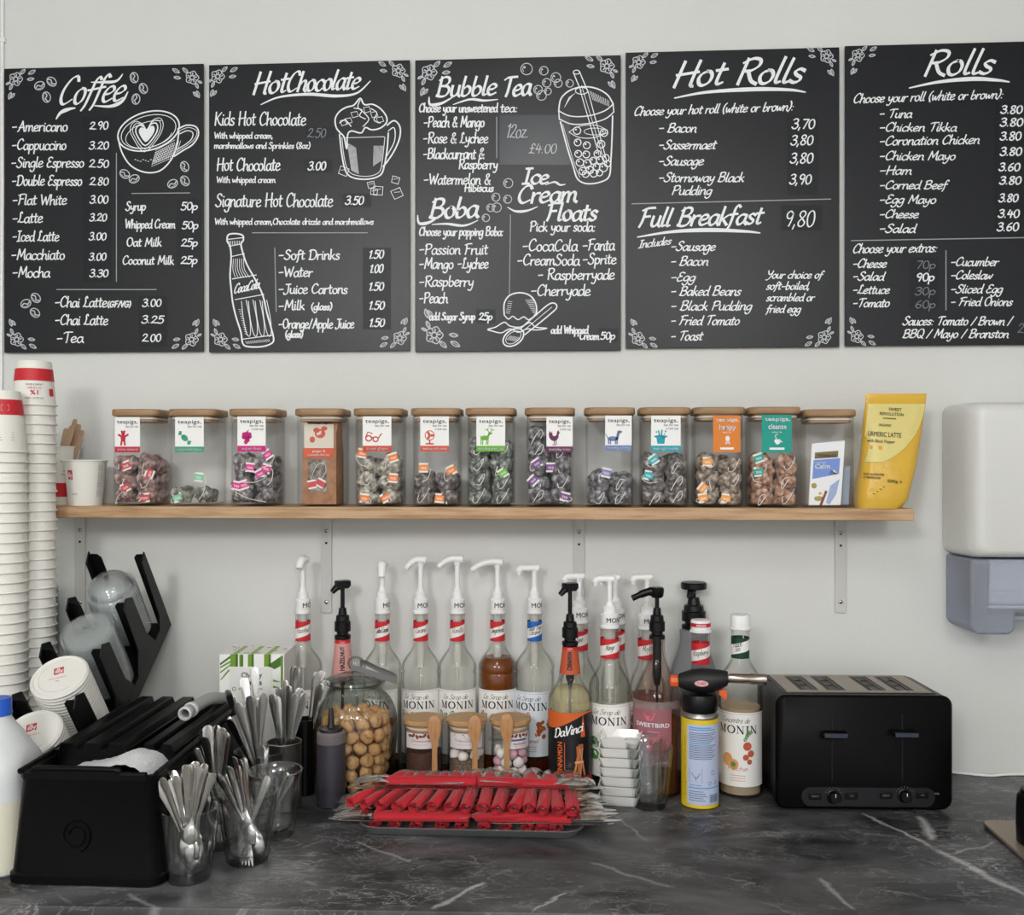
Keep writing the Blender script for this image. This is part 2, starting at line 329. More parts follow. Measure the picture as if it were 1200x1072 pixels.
# ------------------------------------------------------------------ setting
def vein_material():
    m = bpy.data.materials.new('dark_marble_laminate'); m.use_nodes = True; nt = m.node_tree; N = nt.nodes; L = nt.links; b = N['Principled BSDF']
    b.inputs['Roughness'].default_value = .34; b.inputs['Specular IOR Level'].default_value = .45
    tc = N.new('ShaderNodeTexCoord')
    def math(op, a, c=None, clamp=False):
        n = N.new('ShaderNodeMath'); n.operation = op; n.use_clamp = clamp
        for i, q in enumerate((a, c)):
            if q is None: continue
            if isinstance(q, (int, float)): n.inputs[i].default_value = q
            else: L.new(q, n.inputs[i])
        return n.outputs[0]
    def noise(scale, det, vec, rough=.55, dist=0):
        n = N.new('ShaderNodeTexNoise'); n.inputs['Scale'].default_value = scale; n.inputs['Detail'].default_value = det
        n.inputs['Roughness'].default_value = rough; n.inputs['Distortion'].default_value = dist; L.new(vec, n.inputs[0]); return n
    def mp(rot, sc):
        n = N.new('ShaderNodeMapping'); n.inputs['Rotation'].default_value = (0, 0, rot); n.inputs['Scale'].default_value = sc; L.new(tc.outputs['Object'], n.inputs[0]); return n.outputs[0]
    def ridge(fac, w): return math('SUBTRACT', 1, math('MULTIPLY', math('ABSOLUTE', math('SUBTRACT', fac, .5)), 1/w, True), True)
    cloud = noise(5, 8, mp(.6, (1, 2.2, 1)), .6, .6).outputs[0]
    v1 = ridge(noise(4.5, 5, mp(.9, (1, 2.6, 1)), .6, 1.4).outputs[0], .012)
    v2 = ridge(noise(11, 5, mp(-.5, (1, 2.0, 1)), .6, 1.0).outputs[0], .02)
    patch = math('MULTIPLY', math('SUBTRACT', noise(6, 3, mp(0, (1, 1, 1))).outputs[0], .42), 4, True)
    v = math('ADD', math('MULTIPLY', math('MULTIPLY', v1, patch), .55), math('MULTIPLY', math('MULTIPLY', v2, patch), .42))
    # long pale veins running across the front of the worktop
    wob = noise(22, 4, tc.outputs['Object'])
    sep = N.new('ShaderNodeSeparateXYZ'); L.new(tc.outputs['Object'], sep.inputs[0])
    sw = N.new('ShaderNodeSeparateColor'); L.new(wob.outputs['Color'], sw.inputs[0])
    x = math('ADD', sep.outputs[0], math('MULTIPLY', math('SUBTRACT', sw.outputs[0], .5), .03))
    y = math('ADD', sep.outputs[1], math('MULTIPLY', math('SUBTRACT', sw.outputs[1], .5), .03))
    for (p, q, w, k) in (((1010, 953), (1092, 993), .006, .8), ((1092, 993), (1225, 1060), .010, .8), ((1078, 956), (1092, 984), .011, .9), ((507, 1066), (566, 1034), .006, .8),
                         ((622, 1068), (662, 1046), .004, .8), ((1115, 1000), (1166, 986), .004, .6), ((960, 1030), (1000, 1066), .006, .5), ((700, 940), (760, 985), .004, .4), ((690, 1010), (790, 1040), .006, .35), ((150, 1048), (190, 1066), .006, .4), ((420, 985), (480, 1010), .005, .4)):
        a = ground(*p); c = ground(*q); d = (c-a).xy; l = d.length; d.normalize()
        ux = math('SUBTRACT', x, a.x); uy = math('SUBTRACT', y, a.y)
        al = math('ADD', math('MULTIPLY', ux, d.x), math('MULTIPLY', uy, d.y))
        pe = math('ABSOLUTE', math('ADD', math('MULTIPLY', ux, -d.y), math('MULTIPLY', uy, d.x)))
        mid = math('SUBTRACT', 1, math('MULTIPLY', math('ABSOLUTE', math('SUBTRACT', al, l/2)), 1/(l/2+.004)), True)
        inn = math('MULTIPLY', mid, 5, True)
        v = math('ADD', v, math('MULTIPLY', math('MULTIPLY', math('SUBTRACT', 1, math('MULTIPLY', pe, 1/w), True), inn), k))
    cr = N.new('ShaderNodeValToRGB'); e = cr.color_ramp.elements
    e[0].position = .33; e[0].color = lin('#1e1f22'); e[1].position = .70; e[1].color = lin('#605f61'); L.new(cloud, cr.inputs[0])
    x2 = N.new('ShaderNodeMix'); x2.data_type = 'RGBA'; x2.inputs[7].default_value = lin('#a9a8a6')
    L.new(math('MULTIPLY', v, 1, True), x2.inputs[0]); L.new(cr.outputs[0], x2.inputs[6]); L.new(x2.outputs[2], b.inputs['Base Color'])
    bn = noise(160, 3, tc.outputs['Object']); bu = N.new('ShaderNodeBump'); bu.inputs['Strength'].default_value = .06; bu.inputs['Distance'].default_value = .001
    L.new(bn.outputs[0], bu.inputs['Height']); L.new(bu.outputs[0], b.inputs['Normal'])
    return m
WALL = mat('white_wall_paint', '#dbdcd9', .75, bump=(120, .14), var=(1.3, '#d4d4d1', .35, .7))
CEIL = mat('white_ceiling_paint', '#e2e2e0', .9)
FLOOR = mat('grey_vinyl_floor', '#77736d', .5, var=(30, '#6a665f', .4, .6))
obj('wall_back', MB().box(-2.0, 2.4, 0, .1, 0, 2.75), WALL)['kind'] = 'structure'
obj('wall_left', MB().box(-2.1, -2.0, -5.2, .1, 0, 2.75), WALL)['kind'] = 'structure'
obj('wall_right', MB().box(2.4, 2.5, -5.2, .1, 0, 2.75), WALL)['kind'] = 'structure'
obj('floor', MB().box(-2.1, 2.5, -5.2, .1, -.05, 0), FLOOR)['kind'] = 'structure'
obj('ceiling', MB().box(-2.1, 2.5, -5.2, .1, 2.75, 2.8), CEIL)['kind'] = 'structure'

# worktop with a rounded front edge, its front running a little out of true with the wall
f0 = ground(0, 1060.5); f1 = ground(610, 1069); sl = (f1.y-f0.y)/(f1.x-f0.x)
def front(x): return f0.y+(x-f0.x)*sl
w = MB(); rings = []
for x in (-1.95, 2.35):
    yf = front(x); r = .0032
    rings.append([(x, 0, TOP), (x, 0, TOP-.038)]+[(x, yf+r-r*cos(a), TOP-.038+r-r*sin(a)) for a in (pi/2, pi/4, 0)]+[(x, yf+r-r*cos(a), TOP-r+r*sin(a)) for a in (0, pi/4, pi/2)])
tag(obj('worktop', w.loft(rings), vein_material()), 'long dark marbled worktop with pale veins running along the wall', 'worktop')
t = thing('base_cabinet', 'dark grey base cabinet under the marbled worktop', 'cabinet', (0, 0, 0))
CAB = mat('dark_cabinet_board', '#2b2c2f', .5)
obj('carcass', MB().box(-1.9, 2.3, -.5, -.02, .1, TOP-.038), CAB, t); obj('plinth', MB().box(-1.9, 2.3, -.45, -.02, 0, .1), BLACKM, t)
for i in range(7):
    x = -1.9+.6*i
    d = obj('door', MB().box(x+.002, x+.598, -.519, -.5005, .11, TOP-.045), CAB, t, bevel=.002)
    obj('handle', MB().tube([(x+.2, -.519, .8), (x+.2, -.545, .8), (x+.4, -.545, .8), (x+.4, -.519, .8)], .005), BRUSHED, d)

# ------------------------------------------------------------------ menu boards
BOARD = mat('black_board_face', '#14161b', .36, spec=.34)
EDGE = mat('board_core', '#15161a', .5)
PATCH = mat('black_price_patch', '#11131a', .42, spec=.3)
YB = -.011
def leaf(m, x, y, L, a, w=3, wd=.34):
    p = []
    for s in (1, -1):
        for i in range(7):
            u = i/6 if s > 0 else 1-i/6; h = s*wd*L*sin(pi*u)**.8*.6
            p.append((x+u*L*cos(a)-h*sin(a), y+u*L*sin(a)+h*cos(a)))
    m.line(p, w, True); m.line([(x, y), (x+L*.9*cos(a), y+L*.9*sin(a))], w*.7)
def flower(x, y, sx, sy, s):
    """corner flower with leaves; sx, sy say which way the sprays point"""
    m = M2(); r = 21*s
    m.curve([(x+(r*(1+.13*cos(5*t)))*cos(t), y+(r*(1+.13*cos(5*t)))*sin(t)) for t in (2*pi*i/20 for i in range(20))], 3.2*s, True, 2)
    m.ring(x, y, 7.5*s, 7.5*s, 4*s, n=12)
    for i in range(5):
        t = 2*pi*i/5+.6; m.line([(x+9*s*cos(t), y+9*s*sin(t)), (x+20*s*cos(t), y+20*s*sin(t))], 2.6*s); m.line([(x+11*s*cos(t+.5), y+11*s*sin(t+.5)), (x+16*s*cos(t+.5), y+16*s*sin(t+.5))], 4*s)
    for dx, dy, L, a in ((14, -16, 26, -.75), (44, -17, 28, -.5), (40, 2, 24, -.15), (-20, 12, 16, 2.7), (-12, 18, 22, 2.0), (-16, 46, 26, 1.9), (-4, 50, 22, 2.3)):
        aa = atan2(sin(a)*sy, cos(a)*sx)
        leaf(m, x+dx*sx*s, y+dy*sy*s, L*s, aa, 2.8*s)
    return m
def bean(m, x, y, a, s=1):
    m.marks.append(len(m.f)); m.ring(x, y, 19*s, 14.5*s, 3.6*s, a, 18); c, q = cos(a), sin(a)
    m.curve([(x+u*c-v*q, y+u*q+v*c) for u, v in ((-16*s, 3*s), (-6*s, -3*s), (5*s, 4*s), (16*s, -2*s))], 4.2*s)
    m.curve([(x+u*c-v*q, y+u*q+v*c) for u, v in ((-11*s, 8*s), (0, 10*s), (9*s, 7*s))], 2*s)
def hatch(m, x0, y0, x1, y1, n, dx, dy, w=1.5):
    for i in range(n):
        t = i/(n-1); a, b = x0+(x1-x0)*t, y0+(y1-y0)*t; m.line([(a, b), (a+dx, b+dy)], w)
def swash(m, p, w): m.marks.append(len(m.f)); m.line(smooth(p, False, 8), w, taper=.45)
class Board:
    def __init__(s, name, label, ox, oy, sc, xl, xr, yt, yb):
        s.o = (ox, oy, sc); a = at(xl, yt, YB); b = at(xr, yb, YB); s.top = a.z
        c = at(xl, (yt+yb)/2, YB); e = at(xr, (yt+yb)/2, YB); zt = at((xl+xr)/2, yt, YB).z; zb = at((xl+xr)/2, yb, YB).z
        s.t = thing(name, label, 'menu board', ((c.x+e.x)/2, YB, zb), group='menu boards in a row along the wall')
        W = (e.x-c.x)/2
        obj('panel', MB().box(-W, W, 0, .005, 0, zt-zb), BOARD, s.t, bevel=.0008)
        pad = MB()
        for qx in (-W*.75, W*.75):
            for qz in (.08, zt-zb-.08): pad.box(qx-.02, qx+.02, .005, -YB, qz-.02, qz+.02)
        obj('mounting_pad', pad, EDGE, s.t)
    def put(s, name, m, ink, off=.0004, lab=None):
        ox, oy, sc = s.o; base = s.t.location
        if name in ('heading', 'coffee_bean_drawing', 'bubble_drawing') and len(m.marks) > 1:
            ends = m.marks[1:]+[len(m.f)]
            for p, q in zip(m.marks, ends):
                d = M2(); ids = sorted({i for f in m.f[p:q] for i in f}); ix = {i: k for k, i in enumerate(ids)}
                d.v = [m.v[i] for i in ids]; d.lay = [m.lay[i] for i in ids]; d.f = [tuple(ix[i] for i in f) for f in m.f[p:q]]
                s.put(name, d, ink, off)
            return
        # every pen stroke lies a hair above the one before it, as wet ink does
        mb = MB(); mb.f = list(m.f); mb.v = [tuple(at(ox+a/sc, oy+b/sc, YB-off-l*1e-5)-base) for (a, b), l in zip(m.v, m.lay)]
        o = obj(name, mb, ink, s.t, sm=False)
        if lab: o['label'] = lab
        return o
    def texts(s, name, rows, cap, w, ink=None, lab=None, **kw):
        for r in rows:
            m = hand(M2(), r[0], r[1], r[2], r[3], r[4] if len(r) > 4 else cap, w, r[5] if len(r) > 5 else None, **kw)
            s.put(name, m, ink or WHITE_INK, .0007, lab)
    def rules(s, segs, w=3):
        m = M2()
        for a, b, c, d in segs: m.line([(a, b), (c, d)], w)
        s.put('ruled_line', m, GREYL)
    def flowers(s, L):
        for f in L: s.put('corner_flower', flower(*f), SOFT_INK)
    def patches(s, L):
        for r in L: s.put('price_patch', M2().rect(*r), PATCH, .0003)
GREYL = mat('pale_grey_ink', '#9fa2a8', .6); SOFT_INK = mat('soft_white_ink', '#c4c6ca', .6); FAINT = mat('faint_chalk_ink', '#7d8288', .6)

# --- coffee
b = Board('menu_board', 'black coffee menu board with a drawn latte cup, leftmost of the five', 0, 60, 2.976, 4.8, 238.2, 77.5, 412.5)
m = M2(); hand(m, 'Coffee', 196, 425, 188, 92, 9, 172, slant=.42, con=.6, jit=.2)
swash(m, [(196, 236), (212, 214), (240, 202), (262, 198)], 13); swash(m, [(330, 190), (385, 192), (425, 175), (446, 142)], 12); swash(m, [(318, 108), (360, 108), (405, 104), (428, 80)], 10)
b.put('heading', m, WHITE_INK)
b.texts('menu_line', [('-Americano', 40, 235, 279), ('-Cappuccino', 40, 230, 343), ('-Single Espresso', 38, 292, 405), ('-Double Espresso', 40, 285, 468), ('-Flat White', 42, 232, 535), ('-Latte', 42, 148, 598), ('-Iced Latte', 42, 205, 662), ('-Macchiato', 38, 225, 726), ('-Mocha', 42, 173, 788),
    ('-Chai Latte', 190, 372, 892), ('(GF/VG)', 374, 456, 892, 20), ('-Chai Latte', 190, 376, 954), ('-Tea', 196, 290, 1016)], 36, 4.4, slant=.12)
b.texts('extras_line', [('Syrup', 437, 508, 555), ('Whipped Cream', 435, 610, 617), ('Oat Milk', 440, 563, 680), ('Coconut Milk', 426, 606, 743)], 30, 4.2, slant=.1)
b.texts('price', [('2.90', 311, 376, 272), ('3.20', 309, 378, 341), ('2.50', 309, 378, 405), ('2.80', 311, 377, 467), ('3.00', 312, 376, 530), ('3.20', 311, 371, 592), ('3.00', 309, 369, 658), ('3.00', 309, 369, 729), ('3.30', 311, 376, 787), ('3.00', 495, 561, 890), ('3.25', 492, 570, 948), ('2.00', 494, 560, 1012),
    ('50p', 629, 689, 553), ('50p', 633, 691, 619), ('25p', 630, 689, 680), ('25p', 629, 688, 741)], 27, 4.2, slant=.15)
b.patches([(290, 228, 388, 806, ), (484, 852, 582, 1030), (616, 516, 702, 760)])
b.rules([(406, 355, 406, 803), (460, 496, 662, 494), (198, 831, 545, 831)])
m = M2()
for x, y, a in ((138, 120, -.4), (180, 106, .7), (162, 160, 1.4), (468, 92, 1.4), (500, 130, 1.2), (474, 167, 1.7), (435, 428, .6), (468, 445, -.4), (644, 402, 1.2), (645, 452, 1.0), (602, 462, -.5), (90, 880, -.4), (125, 860, .8), (122, 912, .7)): bean(m, x, y, a, .95)
b.put('coffee_bean_drawing', m, SOFT_INK)
m = M2(); A = -.28
m.ring(518, 278, 110, 66, 5, A, 44); m.ring(518, 280, 98, 55, 2.6, A, 40); m.ring(520, 290, 84, 44, 2.2, A, 36, .4, 5.4)
m.curve([(412, 300), (424, 350), (455, 398), (505, 422), (555, 418), (592, 385), (614, 340), (624, 280)], 5)
m.curve([(620, 272), (650, 258), (684, 264), (692, 292), (672, 325), (640, 345), (608, 366)], 5); m.curve([(628, 288), (652, 277), (672, 284), (668, 306), (645, 326), (618, 342)], 3.4)
m.curve([(626, 278), (656, 266), (684, 276), (684, 296), (664, 320), (616, 352)], 2)
for k, q in ((1, 1), (.72, 2), (1.28, 2.2), (1.5, 1.6)):
    hp = [(512+k*1.0*u, 285+k*v) for u, v in ((-6, 44), (-34, 8), (-38, -14), (-26, -27), (-9, -20), (0, -8), (14, -30), (32, -34), (38, -16), (26, 12))]
    if k == .72: m.poly(smooth([(a, c) for a, c in hp], True, 5))
    else: m.curve(hp, 4.5 if q == 1 else 2.4, True)
for i in range(13):
    x = 530+i*7; m.line([(x, 405-i*2.6-10), (x+16, 350-i*3.2)], 1.6)
for i in range(8): m.line([(528+i*2, 402-i*8), (600+i*1.5, 372-i*9)], 1.4)
for i in range(10): m.line([(470+i*9, 378+(i%3)*3), (474+i*9, 378+(i%3)*3)], 2.2)
b.put('latte_cup_drawing', m, WHITE_INK)
b.flowers([(55, 97, 1, 1, 1.0), (670, 92, -1, 1, 1.0), (58, 1005, 1, -1, 1.0), (668, 1005, -1, -1, 1.0)])

# --- hot chocolate
b = Board('menu_board', 'black hot chocolate menu board with drawn whipped-cream mug and cola bottle', 240, 60, 2.976, 244.8, 480.3, 73.2, 411.8)
m = M2(); hand(m, 'Hot', 162, 282, 150, 74, 9, 142, slant=.3, con=.6, jit=.2); hand(m, 'Chocolate', 280, 536, 142, 68, 8.5, 130, slant=.3, con=.6, jit=.2)
swash(m, [(196, 186), (260, 160), (360, 150), (460, 156), (530, 146), (577, 104)], 11); b.put('heading', m, WHITE_INK)
b.texts('menu_line', [('Kids Hot Chocolate', 32, 352, 258, 46), ('Hot Chocolate', 40, 262, 416, 44), ('Signature Hot Chocolate', 36, 446, 542, 46), ('-Soft Drinks', 256, 470, 726), ('-Water', 256, 375, 786), ('-Juice Cartons', 256, 497, 845), ('-Milk', 256, 348, 902), ('(glass)', 370, 444, 902, 24), ('-Orange/Apple Juice', 256, 520, 966, 33), ('(glass)', 280, 342, 998, 24)], 34, 4.6, slant=.08)
b.texts('description_line', [('With whipped cream,', 32, 238, 304), ('marshmallows and Sprinkles (8oz)', 32, 368, 339), ('With whipped cream', 40, 246, 458), ('With whipped cream,Chocolate drizzle and marshmallows', 34, 588, 604)], 21, 3.5, slant=.08)
b.texts('price', [('3.00', 358, 420, 414), ('3.50', 488, 552, 534), ('1.50', 568, 622, 722), ('1.00', 572, 620, 772), ('1.50', 568, 622, 834), ('1.50', 568, 625, 900), ('1.50', 570, 625, 960)], 29, 4.6, slant=.2)
b.texts('faded_price', [('2.50', 356, 420, 300)], 32, 3.4, FAINT, 'faded half-erased price', slant=.2)
b.patches([(347, 376, 445, 422), (480, 496, 579, 542), (551, 685, 649, 970), (350, 262, 455, 302)])
b.rules([(165, 633, 568, 633), (244, 686, 249, 908)])
m = M2()                                             # mug under cream
m.curve([(470, 290), (478, 360), (492, 420), (520, 442), (570, 446), (612, 432), (626, 400), (636, 340), (640, 285)], 5)
m.curve([(478, 300), (486, 370), (500, 415), (525, 432), (570, 436), (605, 424), (617, 396), (628, 300)], 2.4)
m.curve([(636, 258), (660, 242), (680, 262), (680, 300), (662, 345), (636, 385), (622, 402)], 5); m.curve([(640, 278), (658, 266), (664, 284), (660, 318), (640, 356), (630, 372)], 3.4)
m.curve([(458, 265), (455, 235), (470, 210), (495, 195), (520, 188), (542, 164), (556, 186), (585, 185), (612, 200), (632, 225), (634, 248), (612, 268), (582, 274), (560, 266), (545, 285), (512, 278), (498, 292), (495, 342), (486, 300), (470, 282)], 5, True)
for p in ([(520, 198), (548, 205), (540, 225), (560, 236)], [(542, 170), (534, 195), (556, 215), (572, 238), (552, 262)], [(470, 250), (490, 240), (510, 262)], [(580, 200), (600, 215), (590, 240), (612, 250)]): m.curve(p, 3.4)
for x, y in ((500, 244), (484, 250), (565, 205), (590, 222), (522, 222), (610, 240)):
    m.line([(x-12, y-8), (x+8, y-12), (x+14, y+4), (x-6, y+10)], 2.6, True)
m.line([(490, 302), (626, 298)], 2.2)
for i in range(9): m.line([(498+i*3.5, 320+i*2), (512+i*3, 416+i*1.5)], 1.4)
for i in range(10): m.line([(590+i*3.5, 330), (588+i*3, 400-i*2)], 1.3)
for x, y, r, a in ((484, 418, 17, .5), (665, 449, 14, .4), (580, 466, 13, -.1), (604, 486, 18, .2), (670, 496, 19, -.3), (590, 490, 13, .3)):
    c, q = cos(a), sin(a); m.line([(x+u*c-v*q, y+u*q+v*c) for u, v in ((-r, -r*.7), (r*.8, -r*.9), (r, r*.7), (-r*.7, r*.9))], 2.8, True)
    m.line([(x-r*.5, y-r*.2), (x+r*.6, y-r*.3)], 1.6)
b.put('mug_drawing', m, WHITE_INK)
m = M2()                                             # cola bottle
m.curve([(82, 640), (108, 636), (132, 642), (134, 660), (126, 672), (132, 700), (146, 742), (178, 800), (202, 850), (216, 910), (230, 960), (240, 1000), (234, 1018), (200, 1030), (150, 1030), (132, 1018), (126, 980), (110, 930), (98, 880), (92, 830), (88, 780), (92, 720), (88, 680), (78, 662)], 5.5, True, 3)
for p in ([(84, 680), (128, 672)], [(92, 716), (138, 706)], [(96, 794), (180, 780)], [(106, 866), (206, 848)], [(80, 656), (134, 650)], [(132, 1004), (236, 990)]): m.line(p, 3)
for k in range(4):
    x = 128+k*24; m.curve([(x, 872), (x+6, 930), (x+18, 985), (x+30, 990), (x+30, 940), (x+16, 868)], 2.6)
for k in range(6): m.curve([(100+k*7, 724), (98+k*8, 760), (106+k*10, 788)], 2)
for k in range(8): m.line([(84+k*6, 662), (85+k*6, 674)], 2)
hatch(m, 142, 1012, 222, 1004, 16, 5, 8); hatch(m, 118, 900, 140, 985, 12, 10, 2)
hand(m, 'CocaCola', 100, 188, 846, 32, 4.2, 826, slant=.3, con=.4)
b.put('cola_bottle_drawing', m, WHITE_INK)
b.flowers([(45, 88, 1, 1, 1.0), (675, 68, -1, 1, 1.0), (55, 1005, 1, -1, 1.0), (680, 1000, -1, -1, 1.0)])

# --- bubble tea
b = Board('menu_board', 'black bubble tea and boba menu board with a drawn straw cup', 480, 60, 2.976, 486.5, 727.4, 67.5, 411.2)
m = M2(); hand(m, 'Bubble', 90, 300, 158, 66, 8.5, 152, slant=.22, con=.5, jit=.2); hand(m, 'Tea', 318, 420, 158, 66, 9, 152, slant=.22, con=.5, jit=.2)
swash(m, [(68, 160), (72, 186), (110, 182), (150, 160)], 11); swash(m, [(152, 186), (210, 168), (260, 172), (308, 168)], 9)
hand(m, 'Boba', 66, 236, 582, 68, 9.5, 578, slant=.22, con=.5, jit=.2); swash(m, [(28, 572), (34, 600), (70, 596), (110, 570)], 11); swash(m, [(78, 604), (130, 602), (190, 608), (238, 590)], 9)
hand(m, 'Ice', 392, 482, 462, 54, 8.5, slant=.22, con=.5, jit=.2); hand(m, 'Cream', 372, 582, 530, 62, 9, 524, slant=.22, con=.5, jit=.2); hand(m, 'Floats', 472, 650, 590, 60, 9, slant=.22, con=.5, jit=.2)
swash(m, [(474, 466), (505, 456), (525, 466), (543, 464)], 8); swash(m, [(342, 544), (370, 558), (410, 556), (446, 542)], 9)
b.put('heading', m, WHITE_INK)
b.texts('menu_line', [('Choose your unsweetened', 32, 306, 212, 30), ('tea:', 316, 376, 212, 30), ('-Peach & Mango', 48, 260, 264), ('-Rose & Lychee', 46, 273, 320), ('-Blackcurrant &', 46, 260, 375), ('Raspberry', 170, 306, 410, 34), ('-Watermelon &', 48, 282, 464), ('Hibiscus', 190, 292, 489, 26), ('Choose your popping Boba:', 32, 326, 643, 30),
    ('-Passion Fruit', 32, 272, 708), ('-Mango', 32, 152, 758), ('-Lychee', 166, 274, 757), ('-Raspberry', 32, 222, 820), ('-Peach', 32, 132, 878), ('add Sugar Syrup', 68, 228, 937, 26), ('Pick your soda:', 418, 648, 628, 34), ('-CocaCola', 392, 585, 696, 40), ('-Fanta', 602, 714, 694, 40), ('-CreamSoda', 374, 592, 746), ('-Sprite', 602, 720, 742), ('- Raspberryade', 446, 714, 796, 38), ('-Cherryade', 422, 630, 852, 38), ('add Whipped', 492, 622, 984, 26), ('Cream', 592, 660, 1005, 26)], 37, 4.6, slant=.1)
b.texts('price', [('25p', 240, 288, 937), ('50p', 664, 716, 1004)], 26, 4.6, slant=.15)
b.texts('faded_price', [('12oz.', 332, 414, 302, 50), ('£4.00', 414, 510, 356, 34)], 34, 3.2, SOFT_INK, 'thin chalk price on a grey patch', slant=.2)
b.patches([(232, 900, 300, 948), (660, 966, 728, 1012)])
b.put('price_patch', M2().rect(314, 222, 560, 396), mat('grey_price_patch', '#25282f', .3), .0003, 'large grey patch')
b.rules([(304, 230, 304, 372), (352, 570, 348, 846)])
m = M2()
for x, y, r in ((408, 62, 20), (468, 68, 15), (510, 92, 17), (478, 110, 15), (518, 112, 14), (558, 112, 13), (448, 134, 15), (482, 140, 12), (460, 154, 17), (344, 460, 16), (342, 516, 14), (301, 509, 14), (282, 546, 13), (304, 545, 16), (266, 581, 13)):
    m.marks.append(len(m.f)); m.ring(x, y, r, r, 3, n=18); m.ring(x, y, r*.66, r*.66, 2.4, n=8, a0=2.4, a1=4.0); m.ell(x-r*.35, y-r*.3, r*.2, r*.2, n=8)
b.put('bubble_drawing', m, SOFT_INK)
m = M2()                                             # dome cup with straw
m.curve([(520, 208), (528, 165), (560, 136), (606, 124), (652, 130), (690, 152), (710, 184)], 5)
m.curve([(520, 208), (560, 226), (620, 226), (680, 208), (710, 184)], 4); m.curve([(522, 236), (565, 254), (625, 252), (682, 236), (712, 212)], 4); m.line([(520, 208), (522, 238)], 4); m.line([(710, 184), (712, 212)], 4)
m.curve([(526, 246), (548, 330), (570, 400), (586, 446), (620, 462), (666, 456), (696, 436), (702, 380), (706, 300), (708, 226)], 5)
m.curve([(534, 256), (556, 332), (578, 402), (594, 440)], 2); m.curve([(556, 282), (590, 300), (640, 302), (690, 284)], 2.6); m.curve([(556, 282), (590, 262), (650, 258), (690, 276)], 2.2)
m.ring(646, 280, 38, 12, 2, n=18); m.ring(600, 138, 22, 12, 3, n=14)
m.line([(571, 74), (598, 140)], 3.4); m.line([(592, 70), (624, 146)], 3.4); m.ring(582, 73, 11, 7, 3, n=12); m.line([(596, 140), (660, 360)], 3); m.line([(624, 146), (686, 378)], 3); m.line([(600, 120), (672, 360)], 2)
for i in range(12): m.line([(628+i*6, 138+i*3), (640+i*5, 170+i*2)], 1.5)
for i in range(8): m.line([(540+i*3, 196-i*5), (556+i*3, 160-i*2)], 1.3)
for x, y, r in ((584, 277, 13), (678, 284, 13), (586, 318, 12), (618, 328, 12), (668, 324, 13), (588, 358, 12), (616, 360, 12), (655, 358, 12), (594, 388, 13), (620, 392, 14), (640, 382, 12), (664, 380, 13), (684, 372, 12), (604, 418, 13), (628, 414, 13), (652, 404, 12), (676, 406, 14), (690, 392, 11), (614, 428, 12), (642, 426, 13), (662, 424, 11)):
    m.ring(x, y, r, r, 3.4, n=14); m.ell(x-4, y-4, 3.4, 3.4, n=6)
b.put('bubble_tea_drawing', m, WHITE_INK)
m = M2()                                             # scoop and spoon
m.curve([(330, 920), (330, 880), (348, 852), (384, 842), (420, 852), (440, 880), (442, 912), (430, 928)], 5)
m.curve([(330, 920), (345, 934), (360, 924), (378, 936), (398, 926), (414, 936), (432, 926)], 4)
m.curve([(272, 970), (300, 962), (330, 945), (350, 958), (385, 962), (420, 946), (440, 962), (480, 966), (440, 972), (410, 968), (380, 980), (350, 968), (320, 982), (290, 976)], 4, True)
m.ring(362, 998, 40, 26, 5, -.6, 26); m.ring(362, 998, 30, 18, 2.4, -.6, 22)
m.curve([(388, 966), (440, 920), (486, 882), (508, 880), (512, 896), (484, 922), (440, 958), (402, 988)], 4.5); m.line([(400, 972), (496, 892)], 2.2)
for i in range(12): m.line([(404+i*3, 868+i*5), (432+i, 866+i*5)], 1.5)
hatch(m, 344, 872, 336, 912, 7, 14, 2); hatch(m, 340, 1006, 372, 1012, 8, 12, -14)
b.put('ice_cream_drawing', m, WHITE_INK)
b.flowers([(68, 74, 1, 1, 1.15), (688, 52, -1, 1, 1.1), (86, 990, 1, -1, 1.3)])

# --- hot rolls
BR = dict(slant=.34, con=.4, jit=.2)
b = Board('menu_board', 'black hot rolls and full breakfast menu board, text only, second from right', 725, 50, 2.898, 733.3, 983.6, 58.4, 407.3)
m = M2(); hand(m, 'Hot', 176, 352, 152, 84, 11, 140, slant=.42, con=.5, jit=.1); hand(m, 'Rolls', 392, 618, 142, 84, 11, 134, slant=.42, con=.5, jit=.1)
swash(m, [(190, 188), (300, 168), (460, 158), (580, 160), (634, 168)], 14)
hand(m, 'Full Breakfast', 62, 482, 626, 62, 8.5, 614, **BR); swash(m, [(64, 660), (180, 642), (300, 636), (420, 640), (480, 646)], 14)
b.put('heading', m, WHITE_INK)
b.texts('menu_line', [('Choose your hot roll (white or brown):', 50, 592, 248, 30, 230), ('- Bacon', 133, 262, 304), ('-Sassermaet', 133, 328, 361), ('-Sausage', 133, 286, 416), ('-Stornoway Black', 133, 424, 472), ('Pudding', 178, 314, 516), ('-Sausage', 174, 326, 706), ('- Bacon', 174, 302, 756), ('-Egg', 174, 258, 810), ('- Baked Beans', 174, 412, 858), ('- Black Pudding', 174, 450, 908), ('- Fried Tomato', 174, 408, 958), ('- Toast', 174, 282, 1010)], 31, 4.4, **BR)
b.texts('note_line', [('Includes', 66, 176, 698, 26, 684), ('Your choice of', 500, 690, 800, 26), ('soft-boiled,', 500, 648, 838, 26), ('scrambled or', 500, 662, 877, 26), ('fried egg', 500, 616, 916, 26)], 26, 4, **BR)
b.texts('price', [('3,70', 586, 664, 292), ('3,80', 582, 658, 347), ('3,80', 580, 658, 409), ('3,90', 578, 652, 480), ('9,80', 560, 662, 624, 56)], 34, 4.6, slant=.2)
b.patches([(572, 248, 678, 516), (552, 552, 690, 636)])
b.rules([(45, 547, 720, 531)], 3.4)
